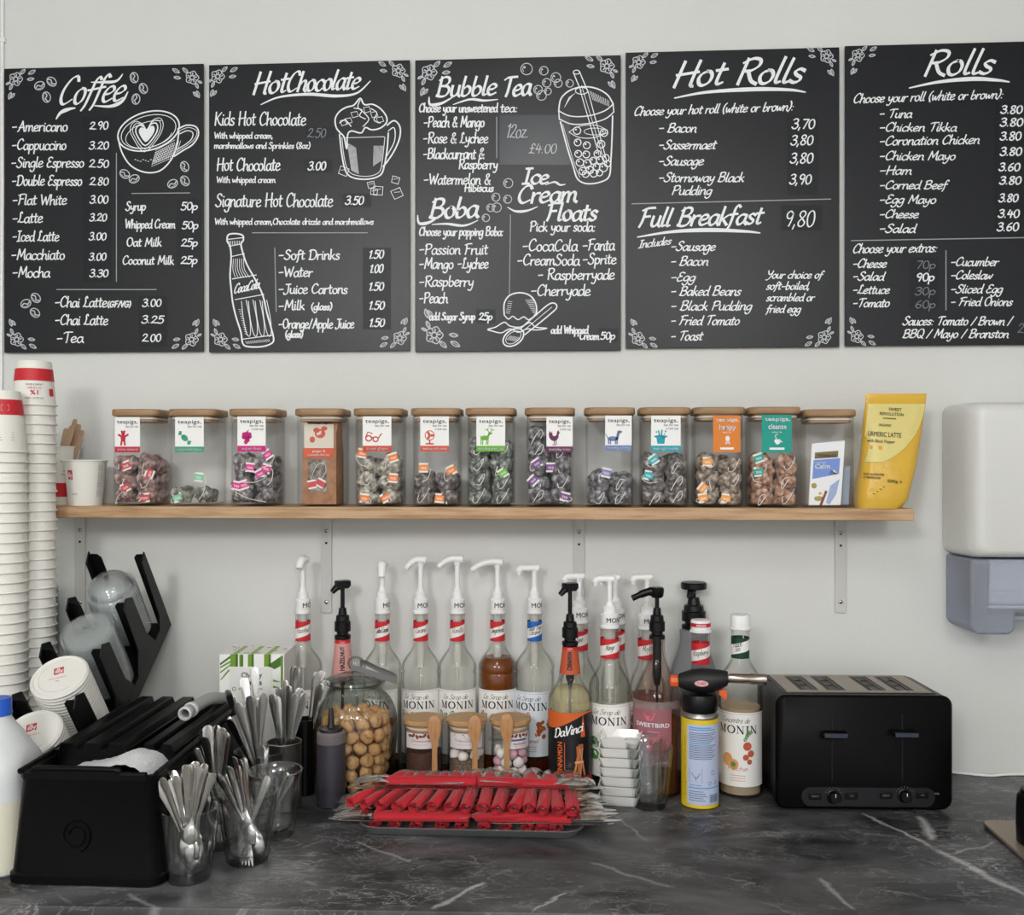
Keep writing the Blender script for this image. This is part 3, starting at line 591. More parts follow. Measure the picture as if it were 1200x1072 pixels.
b.flowers([(68, 66, 1, 1, .95), (706, 46, -1, 1, .95), (66, 1005, 1, -1, .95), (698, 1000, -1, -1, .95)])

# --- rolls
b = Board('menu_board', 'black cold rolls and extras menu board running out of frame at right', 980, 40, 2.823, 990.3, 1243, 50.6, 404.6)
m = M2(); hand(m, 'Rolls', 282, 512, 138, 80, 10, 130, slant=.42, con=.5, jit=.1); swash(m, [(242, 178), (340, 158), (450, 148), (530, 152), (572, 158)], 14); b.put('heading', m, WHITE_INK)
b.texts('menu_line', [('Choose your roll (white or brown):', 54, 550, 228, 30, 212), ('- Tuna', 140, 248, 276), ('-Chicken Tikka', 140, 396, 321), ('-Coronation Chicken', 140, 472, 368, 30, 362), ('-Chicken Mayo', 140, 392, 416), ('-Ham', 140, 248, 464), ('-Corned Beef', 140, 364, 512), ('-Egg Mayo', 140, 328, 560), ('-Cheese', 140, 270, 608), ('-Salad', 140, 260, 656),
    ('Choose your extras:', 52, 332, 724, 30, 720), ('-Cheese', 52, 164, 772), ('-Salad', 52, 156, 814), ('-Lettuce', 52, 174, 858), ('-Tomato', 52, 174, 902), ('-Cucumber', 376, 534, 766), ('-Coleslaw', 376, 514, 810), ('-Sliced Egg', 376, 548, 856), ('- Fried Onions', 376, 580, 898), ('Sauces: Tomato / Brown /', 218, 578, 962), ('BBQ / Mayo / Branston', 218, 568, 1004)], 28, 4.2, **BR)
b.texts('price', [('3.80', 542, 614, 262), ('3.80', 540, 616, 304), ('3.80', 540, 610, 350), ('3.80', 540, 612, 401), ('3.60', 536, 606, 452), ('3.80', 538, 610, 496), ('3.80', 536, 600, 554), ('3.40', 534, 604, 606), ('3.60', 530, 602, 650), ('90p', 262, 324, 816)], 27, 4.8, slant=.2)
b.texts('faded_price', [('70p', 262, 328, 775), ('30p', 258, 328, 862), ('60p', 258, 328, 906), ('2', 598, 618, 988, 34)], 26, 3, FAINT, 'faded extras price', slant=.2)
b.patches([(526, 222, 640, 668), (242, 738, 340, 910)])
b.rules([(50, 683, 680, 672), (363, 716, 363, 912)], 3.2)
b.flowers([(72, 70, 1, 1, .9), (68, 1000, 1, -1, .9)])
# ------------------------------------------------------------------ shelf
SY = -.145                                            # shelf front
ZS = at(600, 594.6, SY).z                             # shelf top
xl = at(14, 600, SY).x; xr = at(1071.5, 600, SY).x
tag(obj('shelf_board', MB().box(xl, xr, SY, -.002, ZS-.0225, ZS), OAK, bevel=.0015), 'long pine wall shelf board carrying the row of tea jars', 'shelf')
t = None
BRK = mat('grey_painted_metal', '#c9c9c6', .5)
def bracket(px, label):
    x = at(px, 660, -.003).x; z1 = ZS-.0225; z0 = at(px, 718, -.003).z
    t = thing('shelf_bracket', label, 'bracket', (x, 0, z0), group='brackets under the shelf'); h = z1-z0; w = .0112
    m = MB(); y = -.0005
    prof = [(y, 0), (y, h-.0002), (-.125, h-.0002), (-.125, h-.003), (-.012, h-.003), (-.0065, h-.005), (-.0045, h-.011), (-.0045, 0)]
    m.prism(prof, lambda a, b: (-w, a, b), lambda a, b: (w, a, b))
    obj('angle_plate', m, BRK, t, bevel=.0008)
    for zz in (h-.033, .022):
        sc = MB().lathe([(0, .0022), (.003, .0020), (.0046, .0006), (.0048, 0)], 14, M=Matrix.Rotation(pi/2, 4, 'X'))
        s = obj('screw', sc, STEEL, t, (0, -.0045, zz)); obj('cross_slot', MB().box(-.0028, .0028, -.0027, -.0021, -.0005, .0005).box(-.0005, .0005, -.0027, -.0021, -.0028, .0028), BLACK, s)
    obj('screw_hole', MB().lathe([(0, .0004), (.0026, .0004), (.0026, 0)], 12, M=Matrix.Rotation(pi/2, 4, 'X')), BLACK, t, (0, -.0045, h-.058))
bracket(94, 'grey shelf bracket behind the cup stacks, at the shelf end with paper cups')
bracket(382.5, 'grey shelf bracket between two syrup pumps, above the hazelnut bottle')
bracket(678.5, 'grey shelf bracket behind the cinnamon syrup pump, mid shelf')
bracket(985, 'grey shelf bracket standing clear above the toaster')

# ------------------------------------------------------------------ tea jars
JY, JH = -.077, .0450                                 # jar centre and half width
JF = JY-JH                                            # front face
JT = at(600, 477.5, JY-.05).z
random.seed(21)
STR = mat('white_string', '#e6e4df', .8)
SEAL = mat('silicone_seal', '#d9d7d2', .4)
def pouch_mesh(seed, s):
    r = random.Random(seed); b = bmesh.new(); bmesh.ops.create_icosphere(b, subdivisions=3, radius=1)
    T = [Vector(q).normalized() for q in ((1, 1, 1), (-1, -1, 1), (-1, 1, -1), (1, -1, -1))]
    k = [r.uniform(0, 6) for _ in range(6)]
    for v in b.verts:
        n = v.co.normalized(); d = max(n.dot(q) for q in T)
        g = .60+.60*max(0, d-.38)**1.5*1.6
        g *= 1+.11*sin(7*n.x+k[0])*sin(6*n.y+k[1])+.10*abs(sin(6*n.z+k[2]+3*n.x))-.05+.05*sin(15*n.y+k[4])*sin(13*n.x+k[3])
        v.co = n*g*s
    me = bpy.data.meshes.new('pouch'); b.to_mesh(me); b.free()
    me.polygons.foreach_set('use_smooth', [True]*len(me.polygons)); return me
def bag_mat(name, dark, mid, light):
    m = mat(name, dark, .38, var=(105, light, .36, .70), sheen=.3, bump=(150, .9))
    n = m.node_tree.nodes; mr = [q for q in n if q.type == 'MAP_RANGE'][0]; mx = [q for q in n if q.type == 'MIX'][0]
    cr = n.new('ShaderNodeValToRGB'); e = cr.color_ramp.elements; e[0].color = lin(dark); e[1].color = lin(light); q = e.new(.4); q.color = lin(mid)
    m.node_tree.links.new(mr.outputs[0], cr.inputs[0]); m.node_tree.links.new(cr.outputs[0], n['Principled BSDF'].inputs['Base Color'])
    return m
def tea_tag(px, py, ang, col, w=.0178):
    """paper tag facing the viewer just inside the front of the jar; returns meshes about its own centre"""
    c, s = cos(ang), sin(ang); a = w*.5; b = w*.52
    def P(u, v, o=0): return (u*c-v*s, -.0003-o, u*s+v*c)
    e = MB().prism([(-a, -b), (a, -b), (a, b), (-a, b)], lambda u, v: P(u, v), lambda u, v: (P(u, v)[0], .0003, P(u, v)[2]))
    f = MB().flat(M2().rect(-a, -b*.62, a, b*.62), lambda u, v: P(u, v, .0002))
    t = M2(); typ(t, 'tea', -a*.6, -b*.3, w=a*1.2); l = MB().flat(t, lambda u, v: P(u, v, .0004))
    return e, f, l
def icon(kind):
    m = M2()
    if kind == 'figure':
        m.ell(.5, .82, .16, .15).ell(.5, .5, .2, .24).line([(.36, .6), (.14, .72)], .14).line([(.64, .6), (.88, .72)], .14).line([(.4, .34), (.34, .04)], .15).line([(.6, .34), (.64, .04)], .15).ell(.38, .94, .07, .07).ell(.62, .94, .07, .07)
    if kind == 'candy':
        m.ell(.5, .5, .26, .2, -.7).ell(.42, .6, .12, .1).poly([(.3, .68), (.05, .72), (.12, .98)]).poly([(.3, .68), (.12, .98), (.3, .95)]).poly([(.7, .32), (.98, .3), (.88, .04)]).poly([(.7, .32), (.88, .04), (.68, .06)])
    if kind == 'grapes':
        for x, y in ((.3, .7), (.5, .75), (.7, .7), (.38, .52), (.6, .52), (.48, .34), (.28, .5), (.72, .54), (.44, .16), (.58, .3)): m.ell(x, y, .14, .14)
        m.line([(.5, .8), (.62, .98)], .08)
    if kind == 'glasses': m.ring(.26, .42, .2, .18, .09).ring(.74, .36, .18, .16, .09).line([(.42, .5), (.58, .46)], .08).line([(.06, .5), (.2, .85), (.5, .75)], .08).line([(.92, .42), (1.15, .74)], .08)
    if kind == 'fan':
        m.ring(.5, .62, .32, .32, .06)
        for k in range(3): m.ell(.5+.15*cos(k*2.1), .62+.15*sin(k*2.1), .15, .09, k*2.1)
        m.line([(.5, .3), (.5, .08)], .1).line([(.25, .05), (.75, .05)], .1)
    if kind == 'deer':
        m.ell(.42, .45, .3, .16).line([(.62, .5), (.74, .74)], .14).ell(.8, .76, .14, .08)
        for x in (.18, .3, .56, .66): m.line([(x, .4), (x-.02, .02)], .07)
        for p in ([(.72, .82), (.6, 1), (.46, 1.02)], [(.62, .96), (.66, 1.12)], [(.8, .82), (.92, .98), (1.08, 1.0)], [(.9, .96), (.86, 1.12)]): m.line(p, .055)
        m.poly([(.14, .5), (.04, .62), (.16, .58)])
    if kind == 'rooster':
        m.poly(smooth([(.1, .95), (.02, .7), (.1, .45), (.3, .3), (.55, .3), (.75, .5), (.78, .75), (.9, .78), (.8, .88), (.76, 1.0), (.66, .9), (.6, .68), (.42, .6), (.3, .7), (.28, .95), (.2, .8)], True, 3))
        m.line([(.45, .34), (.42, .02), (.32, .02)], .06).line([(.58, .34), (.58, .02), (.48, .02)], .06)
    if kind == 'dog':
        m.ell(.42, .36, .42, .16).line([(.74, .4), (.86, .78)], .2).ell(.94, .82, .18, .09).line([(.82, .84), (.78, .62)], .1).line([(.04, .4), (-.12, .66)], .06)
        for x in (.1, .24, .62, .74): m.line([(x, .3), (x, .02)], .1)
    if kind == 'hat':
        m.poly([(.2, .5), (.8, .5), (.74, .04), (.26, .04)]).ell(.5, .52, .46, .1).line([(.42, .58), (.34, .9)], .1).line([(.54, .58), (.58, .94)], .1).ell(.2, .82, .06, .06).ell(.82, .86, .06, .06).ell(.74, .7, .05, .05)
    if kind == 'happy':
        m.ell(.5, .6, .24, .24).ell(.3, .16, .06, .06).ell(.7, .18, .06, .06).line([(.3, .34), (.5, .2), (.7, .34)], .08)
    if kind == 'cleanse':
        m.poly(smooth([(.2, .5), (.8, .5), (.72, .2), (.5, .1), (.28, .2)], True, 3)).line([(.4, .5), (.25, .85), (.5, .95)], .06).line([(.75, .4), (.95, .3)], .08)
    return m
JARS = [  # centre px, label (x0,x1,y0,y1), icon, ink, band words, fill top y, bag colours, tag colour, tag places
 (163.6, (134.5, 164, 488.8, 530), 'figure', '#c2283f', 'creme caramel', 541, ('#3a2622', '#6b4a44', '#a48f88'), '#cf4a50', [(147.4, 545.5, .35), (147, 571, .5), (189, 555, 1.2), (170, 588, .1)], 'jar of red-brown tea bags with a red figure on its label', 'red'),
 (229.7, (205.2, 238.8, 488.8, 530), 'candy', '#3f9c7c', 'peppermint leaves', 572, ('#2c2c24', '#56554a', '#9a9a90'), '#7fc9a2', [(233, 559, -.1), (208, 583, .3)], 'nearly empty tea jar with a green sweet on its label', 'green'),
 (299.9, (278.2, 311.3, 488, 529), 'grapes', '#c81f7c', 'super fruit', 532, ('#2a2526', '#4c4446', '#938d8e'), '#d8388e', [(315.6, 532.5, .6), (293, 547.5, -.1), (312, 549, -.3), (304.7, 555, .5), (277.4, 569, -.2), (285.5, 568, .3)], 'jar of dark tea bags with pink grapes on its label', 'pink'),
 (376.8, None, None, None, None, None, None, None, [], 'tea jar holding a brown kraft paper pouch', None),
 (444.9, (425, 458.6, 488, 529), 'glasses', '#cc4a36', 'sweet ginger', 527, ('#4a4338', '#857d70', '#b9b3a8'), '#ef8238', [(424.6, 531, -.2), (464, 536, .3), (461.8, 560, -.1), (427, 584, -.1), (451.6, 583, .5)], 'jar of pale tea bags with red spectacles on its label', 'orange'),
 (511.7, (492.5, 526, 488, 529), 'fan', '#d0523c', 'rooibos with peach', 553, ('#242120', '#4a413e', '#9c918b'), '#f08a3a', [(496.3, 548, 0), (531, 551, .5), (515, 583.7, -.1)], 'half-filled tea jar with an electric fan on its label', 'orange'),
 (575.3, (558.2, 592, 488, 529), 'deer', '#6cb13c', 'mao feng green tea', 512, ('#22241f', '#474b45', '#8e938c'), '#76bb4a', [(589.5, 554, .6)], 'full jar of dark tea bags with a green stag on its label', 'green'),
 (644.4, (640.3, 671.2, 488, 530), 'rooster', '#6c2853', 'everyday brew', 492, ('#222022', '#474447', '#8f8c90'), '#7d4a8c', [(629, 543, .6), (645.6, 547.5, 0), (622, 562.7, .8), (662, 582, -.25)], 'tea jar filled to the lid with a purple cockerel on its label', 'purple'),
 (714.2, (709.2, 740.3, 487, 528.5), 'dog', '#7186b6', 'darjeeling earl grey', 560, ('#232223', '#474548', '#908e92'), '#8580b4', [(710.6, 554, -.2)], 'part-filled tea jar with a blue sausage dog on its label', 'lilac'),
 (778.2, (763, 797.6, 487, 529), 'hat', '#21a0b0', 'decaf english breakfast', 537, ('#252120', '#4b4340', '#948d89'), '#36b1ba', [(766, 538.5, .6), (758, 557, -.25)], 'jar of dark tea bags with a teal top hat on its label', 'teal'),
 (841.3, (835.7, 867.7, 487, 529.7), 'happy', '#df812e', 'happy', 540, ('#3a2f26', '#6c5a49', '#a5978a'), '#efa045', [(829, 541, 0), (822, 583.5, .15), (850.6, 584, -.15), (815.5, 572, .9)], 'tea jar with a solid orange label', 'orange'),
 (905.7, (892.7, 927.7, 486, 530), 'cleanse', '#17998a', 'cleanse', 530, ('#55301f', '#8d6248', '#b59a88'), '#2aa694', [(883, 536.7, .35), (882, 552.7, .1)], 'jar of russet tea bags with a solid teal label', 'teal'),
 (970, None, None, None, None, None, None, None, [], 'tea jar holding a white and blue sachet', None),
]
TAGPAPER = mat('tag_paper', '#ece9e4', .7)
def make_jar(i, J):
    px = J[0]-(669-J[0])*.0155; x = at(px, 540, JF).x; top = JT-(.005 if i == 12 else 0); h = top-ZS
    t = thing('tea_jar', J[9], 'jar', (x, JY, ZS), group='square tea jars along the shelf')
    o = JH; n = JH-.0022; zt = h-.0135
    body = MB().rsq([(o-.004, o-.004, .014, 0), (o-.0008, o-.0008, .017, .002), (o, o, .018, .006), (o, o, .018, zt), (n, n, .016, zt), (n, n, .016, .006), (n-.004, n-.004, .013, .0035)], 6)
    obj('jar_body', body, JARG, t, sharp=50)
    l = .0486
    lid = obj('lid', MB().rsq([(l-.0015, l-.0015, .021, zt+.0004), (l, l, .022, zt+.002), (l, l, .022, h-.0015), (l-.0015, l-.0015, .021, h)], 6), BAMBOO, t, sharp=50)
    obj('lid_plug', MB().rsq([(n-.003, n-.003, .015, zt-.011), (n-.003, n-.003, .015, zt+.0006)], 6), BAMBOO, lid)
    obj('seal_ring', MB().rsq([(n-.0026, n-.0026, .0154, zt-.007), (n-.0006, n-.0006, .016, zt-.006), (n-.0006, n-.0006, .016, zt-.004), (n-.0026, n-.0026, .0154, zt-.003)], 6, cap=False), SEAL, lid)
    if J[1]:
        x0, x1, y0, y1 = J[1]; base = Vector((x, JY, ZS))
        def lab(o): return lambda u, v: at(x0+u*(x1-x0), y1+(y0-y1)*v, JF-o)-base
        full = J[2] in ('happy', 'cleanse'); ink = mat('label_ink_'+J[2], J[3], .6)
        c = obj('label', MB().flat(M2().rect(0, 0, 1, 1), lab(.0004)), ink if full else PAPER, t, sm=False)
        tx = M2()
        if full:
            typ(tx, 'teapigs,', .1, .84, w=.84, h=.09, bold=.012); fl_ = typ(M2(), J[4], .22, .62, w=.6, h=.13, bold=.014); obj('flavour_lettering', MB().flat(fl_, lab(.0008)), WHITE_INK, c, sm=False); obj('small_print', MB().flat(typ(M2(), 'HERBAL TEA', .34, .52, w=.34, h=.035), lab(.0008)), WHITE_INK, c, sm=False)
            obj('icon', MB().flat(M2().add([(.36+.34*a, .18+.32*q) for a, q in icon(J[2]).v], icon(J[2]).f), lab(.0008)), WHITE_INK, c, sm=False)
            obj('white_bar', MB().flat(M2().rect(.26, .07, .76, .13), lab(.0008)), WHITE_INK, c, sm=False); obj('lettering', MB().flat(tx, lab(.0008)), WHITE_INK, c, sm=False)
        else:
            typ(tx, 'teapigs,', .09, .82, w=.82, h=.105, bold=.003)
            obj('lettering', MB().flat(tx, lab(.0007)), BLACK_INK, c, sm=False)
            g = M2(); hand(g, 'tea for me', .42, .92, .71, .07, .012, slant=.2, down=False); hand(g, 'a nice cup', .5, .92, .62, .06, .012, slant=.2, down=False) if J[2] in ('grapes', 'fan', 'rooster', 'hat') else None
            obj('small_print', MB().flat(g, lab(.0007)), GREY_INK, c, sm=False)
            ic = icon(J[2]); sc = (.5, .42)
            obj('icon', MB().flat(M2().add([(.08+sc[0]*a, .20+sc[1]*q) for a, q in ic.v], ic.f), lab(.0007)), ink, c, sm=False)
            obj('colour_band', MB().flat(M2().rect(0, 0, 1, .165), lab(.0007)), ink, c, sm=False)
            w = M2(); typ(w, J[4], .5, .055, w=min(.86, .062*len(J[4])), h=.062, mid=True, bold=.006); obj('band_lettering', MB().flat(w, lab(.001)), WHITE_INK, c, sm=False)
    return t, x
jar_name = lambda J: J[9]
for i, J in enumerate(JARS):
    t, X = make_jar(i, J)
    if not J[1]: continue
    zt = at(J[0], J[5], JF).z-ZS; dark, mid, light = J[6]
    lift = lambda h, q: '#'+''.join('%02x' % min(255, int(h[i:i+2], 16)+q) for i in (1, 3, 5))
    bm_ = bag_mat('tea_bag_mesh_'+J[2], lift(dark, 14), lift(mid, 30), lift(light, 34)); tagm = mat('tag_ink_'+J[2], J[7], .6)
    s = .0250; meshes = [pouch_mesh(i*10+k, s) for k in range(3)]
    for me in meshes: me.materials.append(bm_)
    def pressed(p, rot):
        """a pouch turned to its own angle and pressed flat where it meets the jar walls"""
        me = random.choice(meshes).copy(); R = Matrix.Rotation(rot[2], 3, 'Z') @ Matrix.Rotation(rot[1], 3, 'Y') @ Matrix.Rotation(rot[0], 3, 'X'); w = JH-.0036
        for v in me.vertices:
            q = R @ v.co+p; q.x = max(-w, min(w, q.x)); q.y = max(-w, min(w, q.y)); q.z = max(.0066, q.z); v.co = q-p
        me.update(); return me
    spots = []; z = .017; lay = 0
    while z < max(zt-.006, .02):
        for (gx, gy) in ((-.0225, -.0225), (.0225, -.0225), (-.0225, .0225), (.0225, .0225)):
            if i == 1 and (gy > 0 or lay > 0): continue
            spots.append(Vector((gx+random.uniform(-.002, .002), gy+random.uniform(-.002, .001), z+random.uniform(-.003, .003))))
        z += .0305; lay += 1
    tags = list(J[8]); used = {}; tags.sort(key=lambda q: q[1])
    fr = [k for k, p in enumerate(spots) if p.y < 0]
    for tg in tags:
        q = at(tg[0], tg[1], JF+.004); free = [k for k in fr if k not in used]
        if free: used[min(free, key=lambda k: (spots[k]+Vector((X, JY, ZS))-q).length)] = tg
    order = {id(tg): n for n, tg in enumerate(tags)}
    where = J[9].replace('jar of', 'the jar of').replace('tea jar', 'the tea jar').replace('nearly empty', 'the nearly empty').replace('half-filled', 'the half-filled').replace('part-filled', 'the part-filled').replace('full jar of', 'full jar of')
    short = {'figure': 'red figure', 'candy': 'green sweet', 'grapes': 'pink grapes', 'glasses': 'spectacles', 'fan': 'fan', 'deer': 'stag', 'rooster': 'cockerel', 'dog': 'sausage dog', 'hat': 'top hat', 'happy': 'solid orange', 'cleanse': 'solid teal'}[J[2]]+' label'
    for k, p in enumerate(spots):
        loc = Vector((X, JY, ZS))+p; rot = (random.uniform(0, 6.28), random.uniform(0, 6.28), random.uniform(0, 6.28)); grp = 'tea bags in the jar with the '+short
        tg = used.get(k)
        if tg is None:
            o = obj('tea_bag', pressed(p, rot), None, None, loc); tag(o, 'mesh tea bag without visible tag in the jar with the %s' % short, 'tea bag', grp)
            if p.y < 0:                                 # a bit of string lying over the front
                a = random.uniform(0, 6.28)
                pts = [Vector((.016*cos(a+u*.9)*(.5+.1*u), -.0205, .016*sin(a+u*1.3)*(.4+.18*u))) for u in range(5)]
                fy = -(JH-.0033)-p.y; pts = [(q[0], fy, q[2]) for q in smooth([tuple(q) for q in pts], False, 4)]
                obj('string', MB().tube(pts, .0007, 5), STR, o)
            continue
        n = order[id(tg)]; q = at(tg[0], tg[1], JF+.0040); q.x = max(X-JH+.0135, min(X+JH-.0135, q.x)); q.z = max(ZS+.016, q.z)
        one = 'only one tagged' if len(tags) == 1 else '%s tag down' % ORD[n]
        r = thing('tea_bag', 'tea bag with %s tag, %s in the jar with %s' % (J[10], one, short), 'tea bag', loc, 0, grp)
        obj('pouch', pressed(p, rot), None, r)
        e, f, l = tea_tag(0, 0, tg[2], J[7]); tt = obj('tag', e, TAGPAPER, r, q-loc, sm=False); obj('printed_square', f, tagm, tt, sm=False); obj('lettering', l, WHITE_INK, tt, sm=False)
        d = q-loc; side = random.choice((-1, 1)); m0 = Vector((d.x+side*.006, d.y+.0006, d.z-.004)); e1 = Vector((random.uniform(-.008, .008), -.020, random.uniform(-.008, .004)))
        pts = [d+Vector((side*.006, .0006, .002)), m0+Vector((side*.007, 0, -.001)), (m0+e1)/2+Vector((side*.006, -.002, -.006)), e1]
        pts = [(a, max(b, JF+.0035-loc.y), c) for a, b, c in map(tuple, pts)]
        obj('string', MB().tube(smooth(pts, False, 5), .0007, 5), STR, r)

# kraft pouch in the fourth jar
KRAFT = mat('kraft_paper', '#a87c5c', .7, var=(60, '#94694a', .4, .6))
j = JARS[3]; X = at(j[0], 540, JF).x
yk = JF+.014; b0 = Vector((X, JY, ZS+.0036))
t = thing('tea_pouch', 'brown kraft tea pouch with cream ginger label standing inside a jar', 'pouch', b0)
xa = at(354, 540, yk).x-X; xb = at(394, 540, yk).x-X; xc = at(401, 540, yk).x-X; hk = at(376, 492, yk).z-b0.z
m = MB(); rings = []
for z, w0, w1, y0, y1 in ((0, xa, xb, yk-JY, .030), (hk*.6, xa+.001, xb, yk-JY, .030), (hk*.85, xa+.006, xb-.001, yk-JY+.004, .022), (hk, xa+.010, xb+.002, yk-JY+.012, .016)):
    rings.append([(w0, y0, z), (w1, y0, z), (w1+.004, (y0+y1)/2, z), (w1, y1, z), (w0, y1, z)])
obj('pouch_body', m.loft(rings), KRAFT, t, sm=False)
def kf(o):
    def g(px, py):
        p = at(px, py, yk); z = (p.z-b0.z)/hk; dy = 0 if z < .6 else (z-.6)/.25*.004 if z < .85 else .004+(z-.85)/.15*.008
        q = at(px, py, yk+dy-o); return q-b0
    return g
def quad(x0, x1, y0, y1, n=10):
    m = M2()
    for i in range(n): m.rect(x0, y0+(y1-y0)*i/n, x1, y0+(y1-y0)*(i+1)/n)
    return m
lb = obj('label', MB().flat(quad(356.5, 391, 497, 525), kf(.0005)), mat('cream_paper', '#d9cfc0', .7), t, sm=False)
g = M2().ell(375, 508, 6.2, 5.4).ell(366, 515, 3.2, 3.6).ell(380, 502, 3.6, 2.6).ell(371, 504, 4, 3); obj('icon', MB().flat(g, kf(.0008)), mat('ginger_ink', '#c9553f', .6), lb, sm=False)
bd = obj('colour_band', MB().flat(quad(355.6, 391, 525, 535.6), kf(.0006)), mat('orange_red_ink', '#d3542f', .6), t, sm=False)
g = M2(); typ(g, 'ginger &', 366, 529.6, w=15, h=-2.6, bold=.15); typ(g, 'manuka honey', 360.5, 533.8, w=26, h=-2.6, bold=.15); obj('band_lettering', MB().flat(g, kf(.0009)), WHITE_INK, bd, sm=False)
g = M2(); typ(g, 'teapigs,', 359, 495.5, w=31, h=-4.4, bold=.3); obj('lettering', MB().flat(g, kf(.0009)), BLACK_INK, t, sm=False)
wn = obj('window', MB().flat(M2().rect(361.2, 538.5, 382.6, 576), kf(.0005)), bag_mat('tea_bag_mesh_window', '#36302a', '#6f675d', '#b0aaa1'), t, sm=False)
for px, py, a in ((365.6, 567.5, .2), (375.6, 566, -.5)):
    e, f, l = tea_tag(0, 0, a, 0, .0165); q = at(px, py, yk-.0012)-b0; tt = obj('tea_tag', e, TAGPAPER, wn, q, sm=False); obj('printed_square', f, mat('tag_ink_figure', '#cf4a50'), wn, q, sm=False)
obj('string', MB().tube(smooth([at(px, py, yk-.001)-b0 for px, py in ((366, 556), (372, 545), (380, 543), (382, 552), (376, 561))], False, 5), .0005, 5), STR, wn)

# sachets in the last jar
j = JARS[12]; X = at(j[0], 540, JF).x; yk = JF+.012
def sachet(name, label, poly, dy, col):
    p0 = at(poly[0][0], poly[0][1], yk+dy); p0.z = ZS+.0040
    t = thing(name, label, 'sachet', p0)
    P = [at(a, b, yk+dy)-p0 for a, b in poly]; zm = min(q.z for q in P)
    for q in P: q.z -= zm
    obj('packet', MB().prism([(q.x, q.z) for q in P], lambda a, b: (a, 0, b), lambda a, b: (a, .004, b)), col, t, bevel=.0012)
    return t, p0, zm
SACH = mat('white_sachet', '#eceef2', .35)
t, p0, zm = sachet('tea_sachet', 'white and blue sachet with flowers leaning inside the last tea jar', [(947.5, 593), (985.5, 593), (990.5, 517), (951.5, 520.5)], 0, SACH)
def sf(o): return lambda a, b: at(a, b, yk-o)-p0-Vector((0, 0, zm))
for nm, M_, col in (('gold_panel', M2().poly([(955, 531), (982.5, 529), (982, 536.5), (954.6, 538.5)]), mat('bronze_print', '#7c6a3f', .5)), ('blue_panel', M2().poly([(953.5, 540), (984.5, 537.5), (983.2, 556), (952, 562)]), mat('blue_print', '#7391d6', .5)),
                    ('flower_drawing', M2().ell(959, 585, 5, 3).ell(954, 570, 3.2, 3.2), mat('green_ochre_print', '#a99a4a', .6)), ('white_flower_drawing', M2().ell(961, 579, 5.2, 5).ell(977, 557, 5.4, 5.8), WHITE_INK), ('blue_swirl', M2().poly([(968, 590), (973, 570), (984, 562), (980, 580), (972, 592)]), mat('pale_blue_print', '#9fb2d8', .6)),
                    ('red_stick', M2().line([(962, 592), (968, 577)], 3), mat('russet_print', '#8a4436', .6)), ('yellow_centre', M2().ell(961, 579, 1.8, 1.8), mat('yellow_print', '#e0b43c', .6))):
    obj(nm, MB().flat(M_, sf(.0006 if nm not in ('yellow_centre',) else .0011)), col, t, sm=False)
g = M2(); typ(g, 'TWININGS', 957, 536.4, w=23, h=-3.4, bold=.1); obj('lettering', MB().flat(g, sf(.0012)), mat('dark_print', '#3a3324'), t, sm=False)
g = M2(); typ(g, 'Calm', 955, 549.6, w=17, h=-5.5, bold=.5); typ(g, 'superblends', 956, 543.4, w=12, h=-1.6); obj('blue_panel_lettering', MB().flat(g, sf(.0012)), WHITE_INK, t, sm=False)
sachet('tea_sachet', 'narrow grey-blue sachet behind the white one inside the last tea jar', [(984, 593), (995, 593), (997, 547), (986, 549)], .02, mat('grey_blue_sachet', '#97a3b6', .4))

# yellow powder pouch at the shelf end
YEL = mat('yellow_foil', '#d9ac35', .34, spec=.5, bump=(38, 1.0), sheen=.1)
t0 = at(1030, 597.5, -.118); t0.z = ZS
t = thing('powder_pouch', 'crumpled yellow latte powder pouch standing at the shelf end', 'pouch', t0)
P = [(597.5, 1003.5, 1053, .030), (585, 1003, 1062, .034), (566, 1005, 1067, .034), (545, 1008, 1073, .031), (520, 1011, 1078, .024), (495, 1013, 1083, .016), (474, 1015.5, 1086.5, .006), (467, 1016, 1087.5, .0016), (460.8, 1016.3, 1088.3, .0013)]
secs = []; rows = []
for py, a, c, d in P:
    q0 = at(a, py, -.118)-t0; q1 = at(c, py, -.118)-t0; secs.append((q0.x, q1.x, d, max(0, q0.z))); rows.append((max(0, q0.z), d))
secs[0] = (secs[0][0], secs[0][1], secs[0][2], 0.0); rows[0] = (0, rows[0][1])
m = MB(); rings = []
rr = random.Random(4)
for x0, x1, d, z in secs:
    ring = []; n = 8
    cx, hx = (x0+x1)/2, (x1-x0)/2
    for k in range(32):
        a = 2*pi*k/32; ca, sa = cos(a), sin(a); e = .5
        ring.append((cx+hx*abs(ca)**e*(1 if ca > 0 else -1), d*abs(sa)**.75*(1 if sa > 0 else -1)+(rr.uniform(-.0009, .0009) if d > .004 else 0)+.010*z/.2, z))
    rings.append(ring)
obj('pouch_body', m.loft(rings), YEL, t, sharp=60)
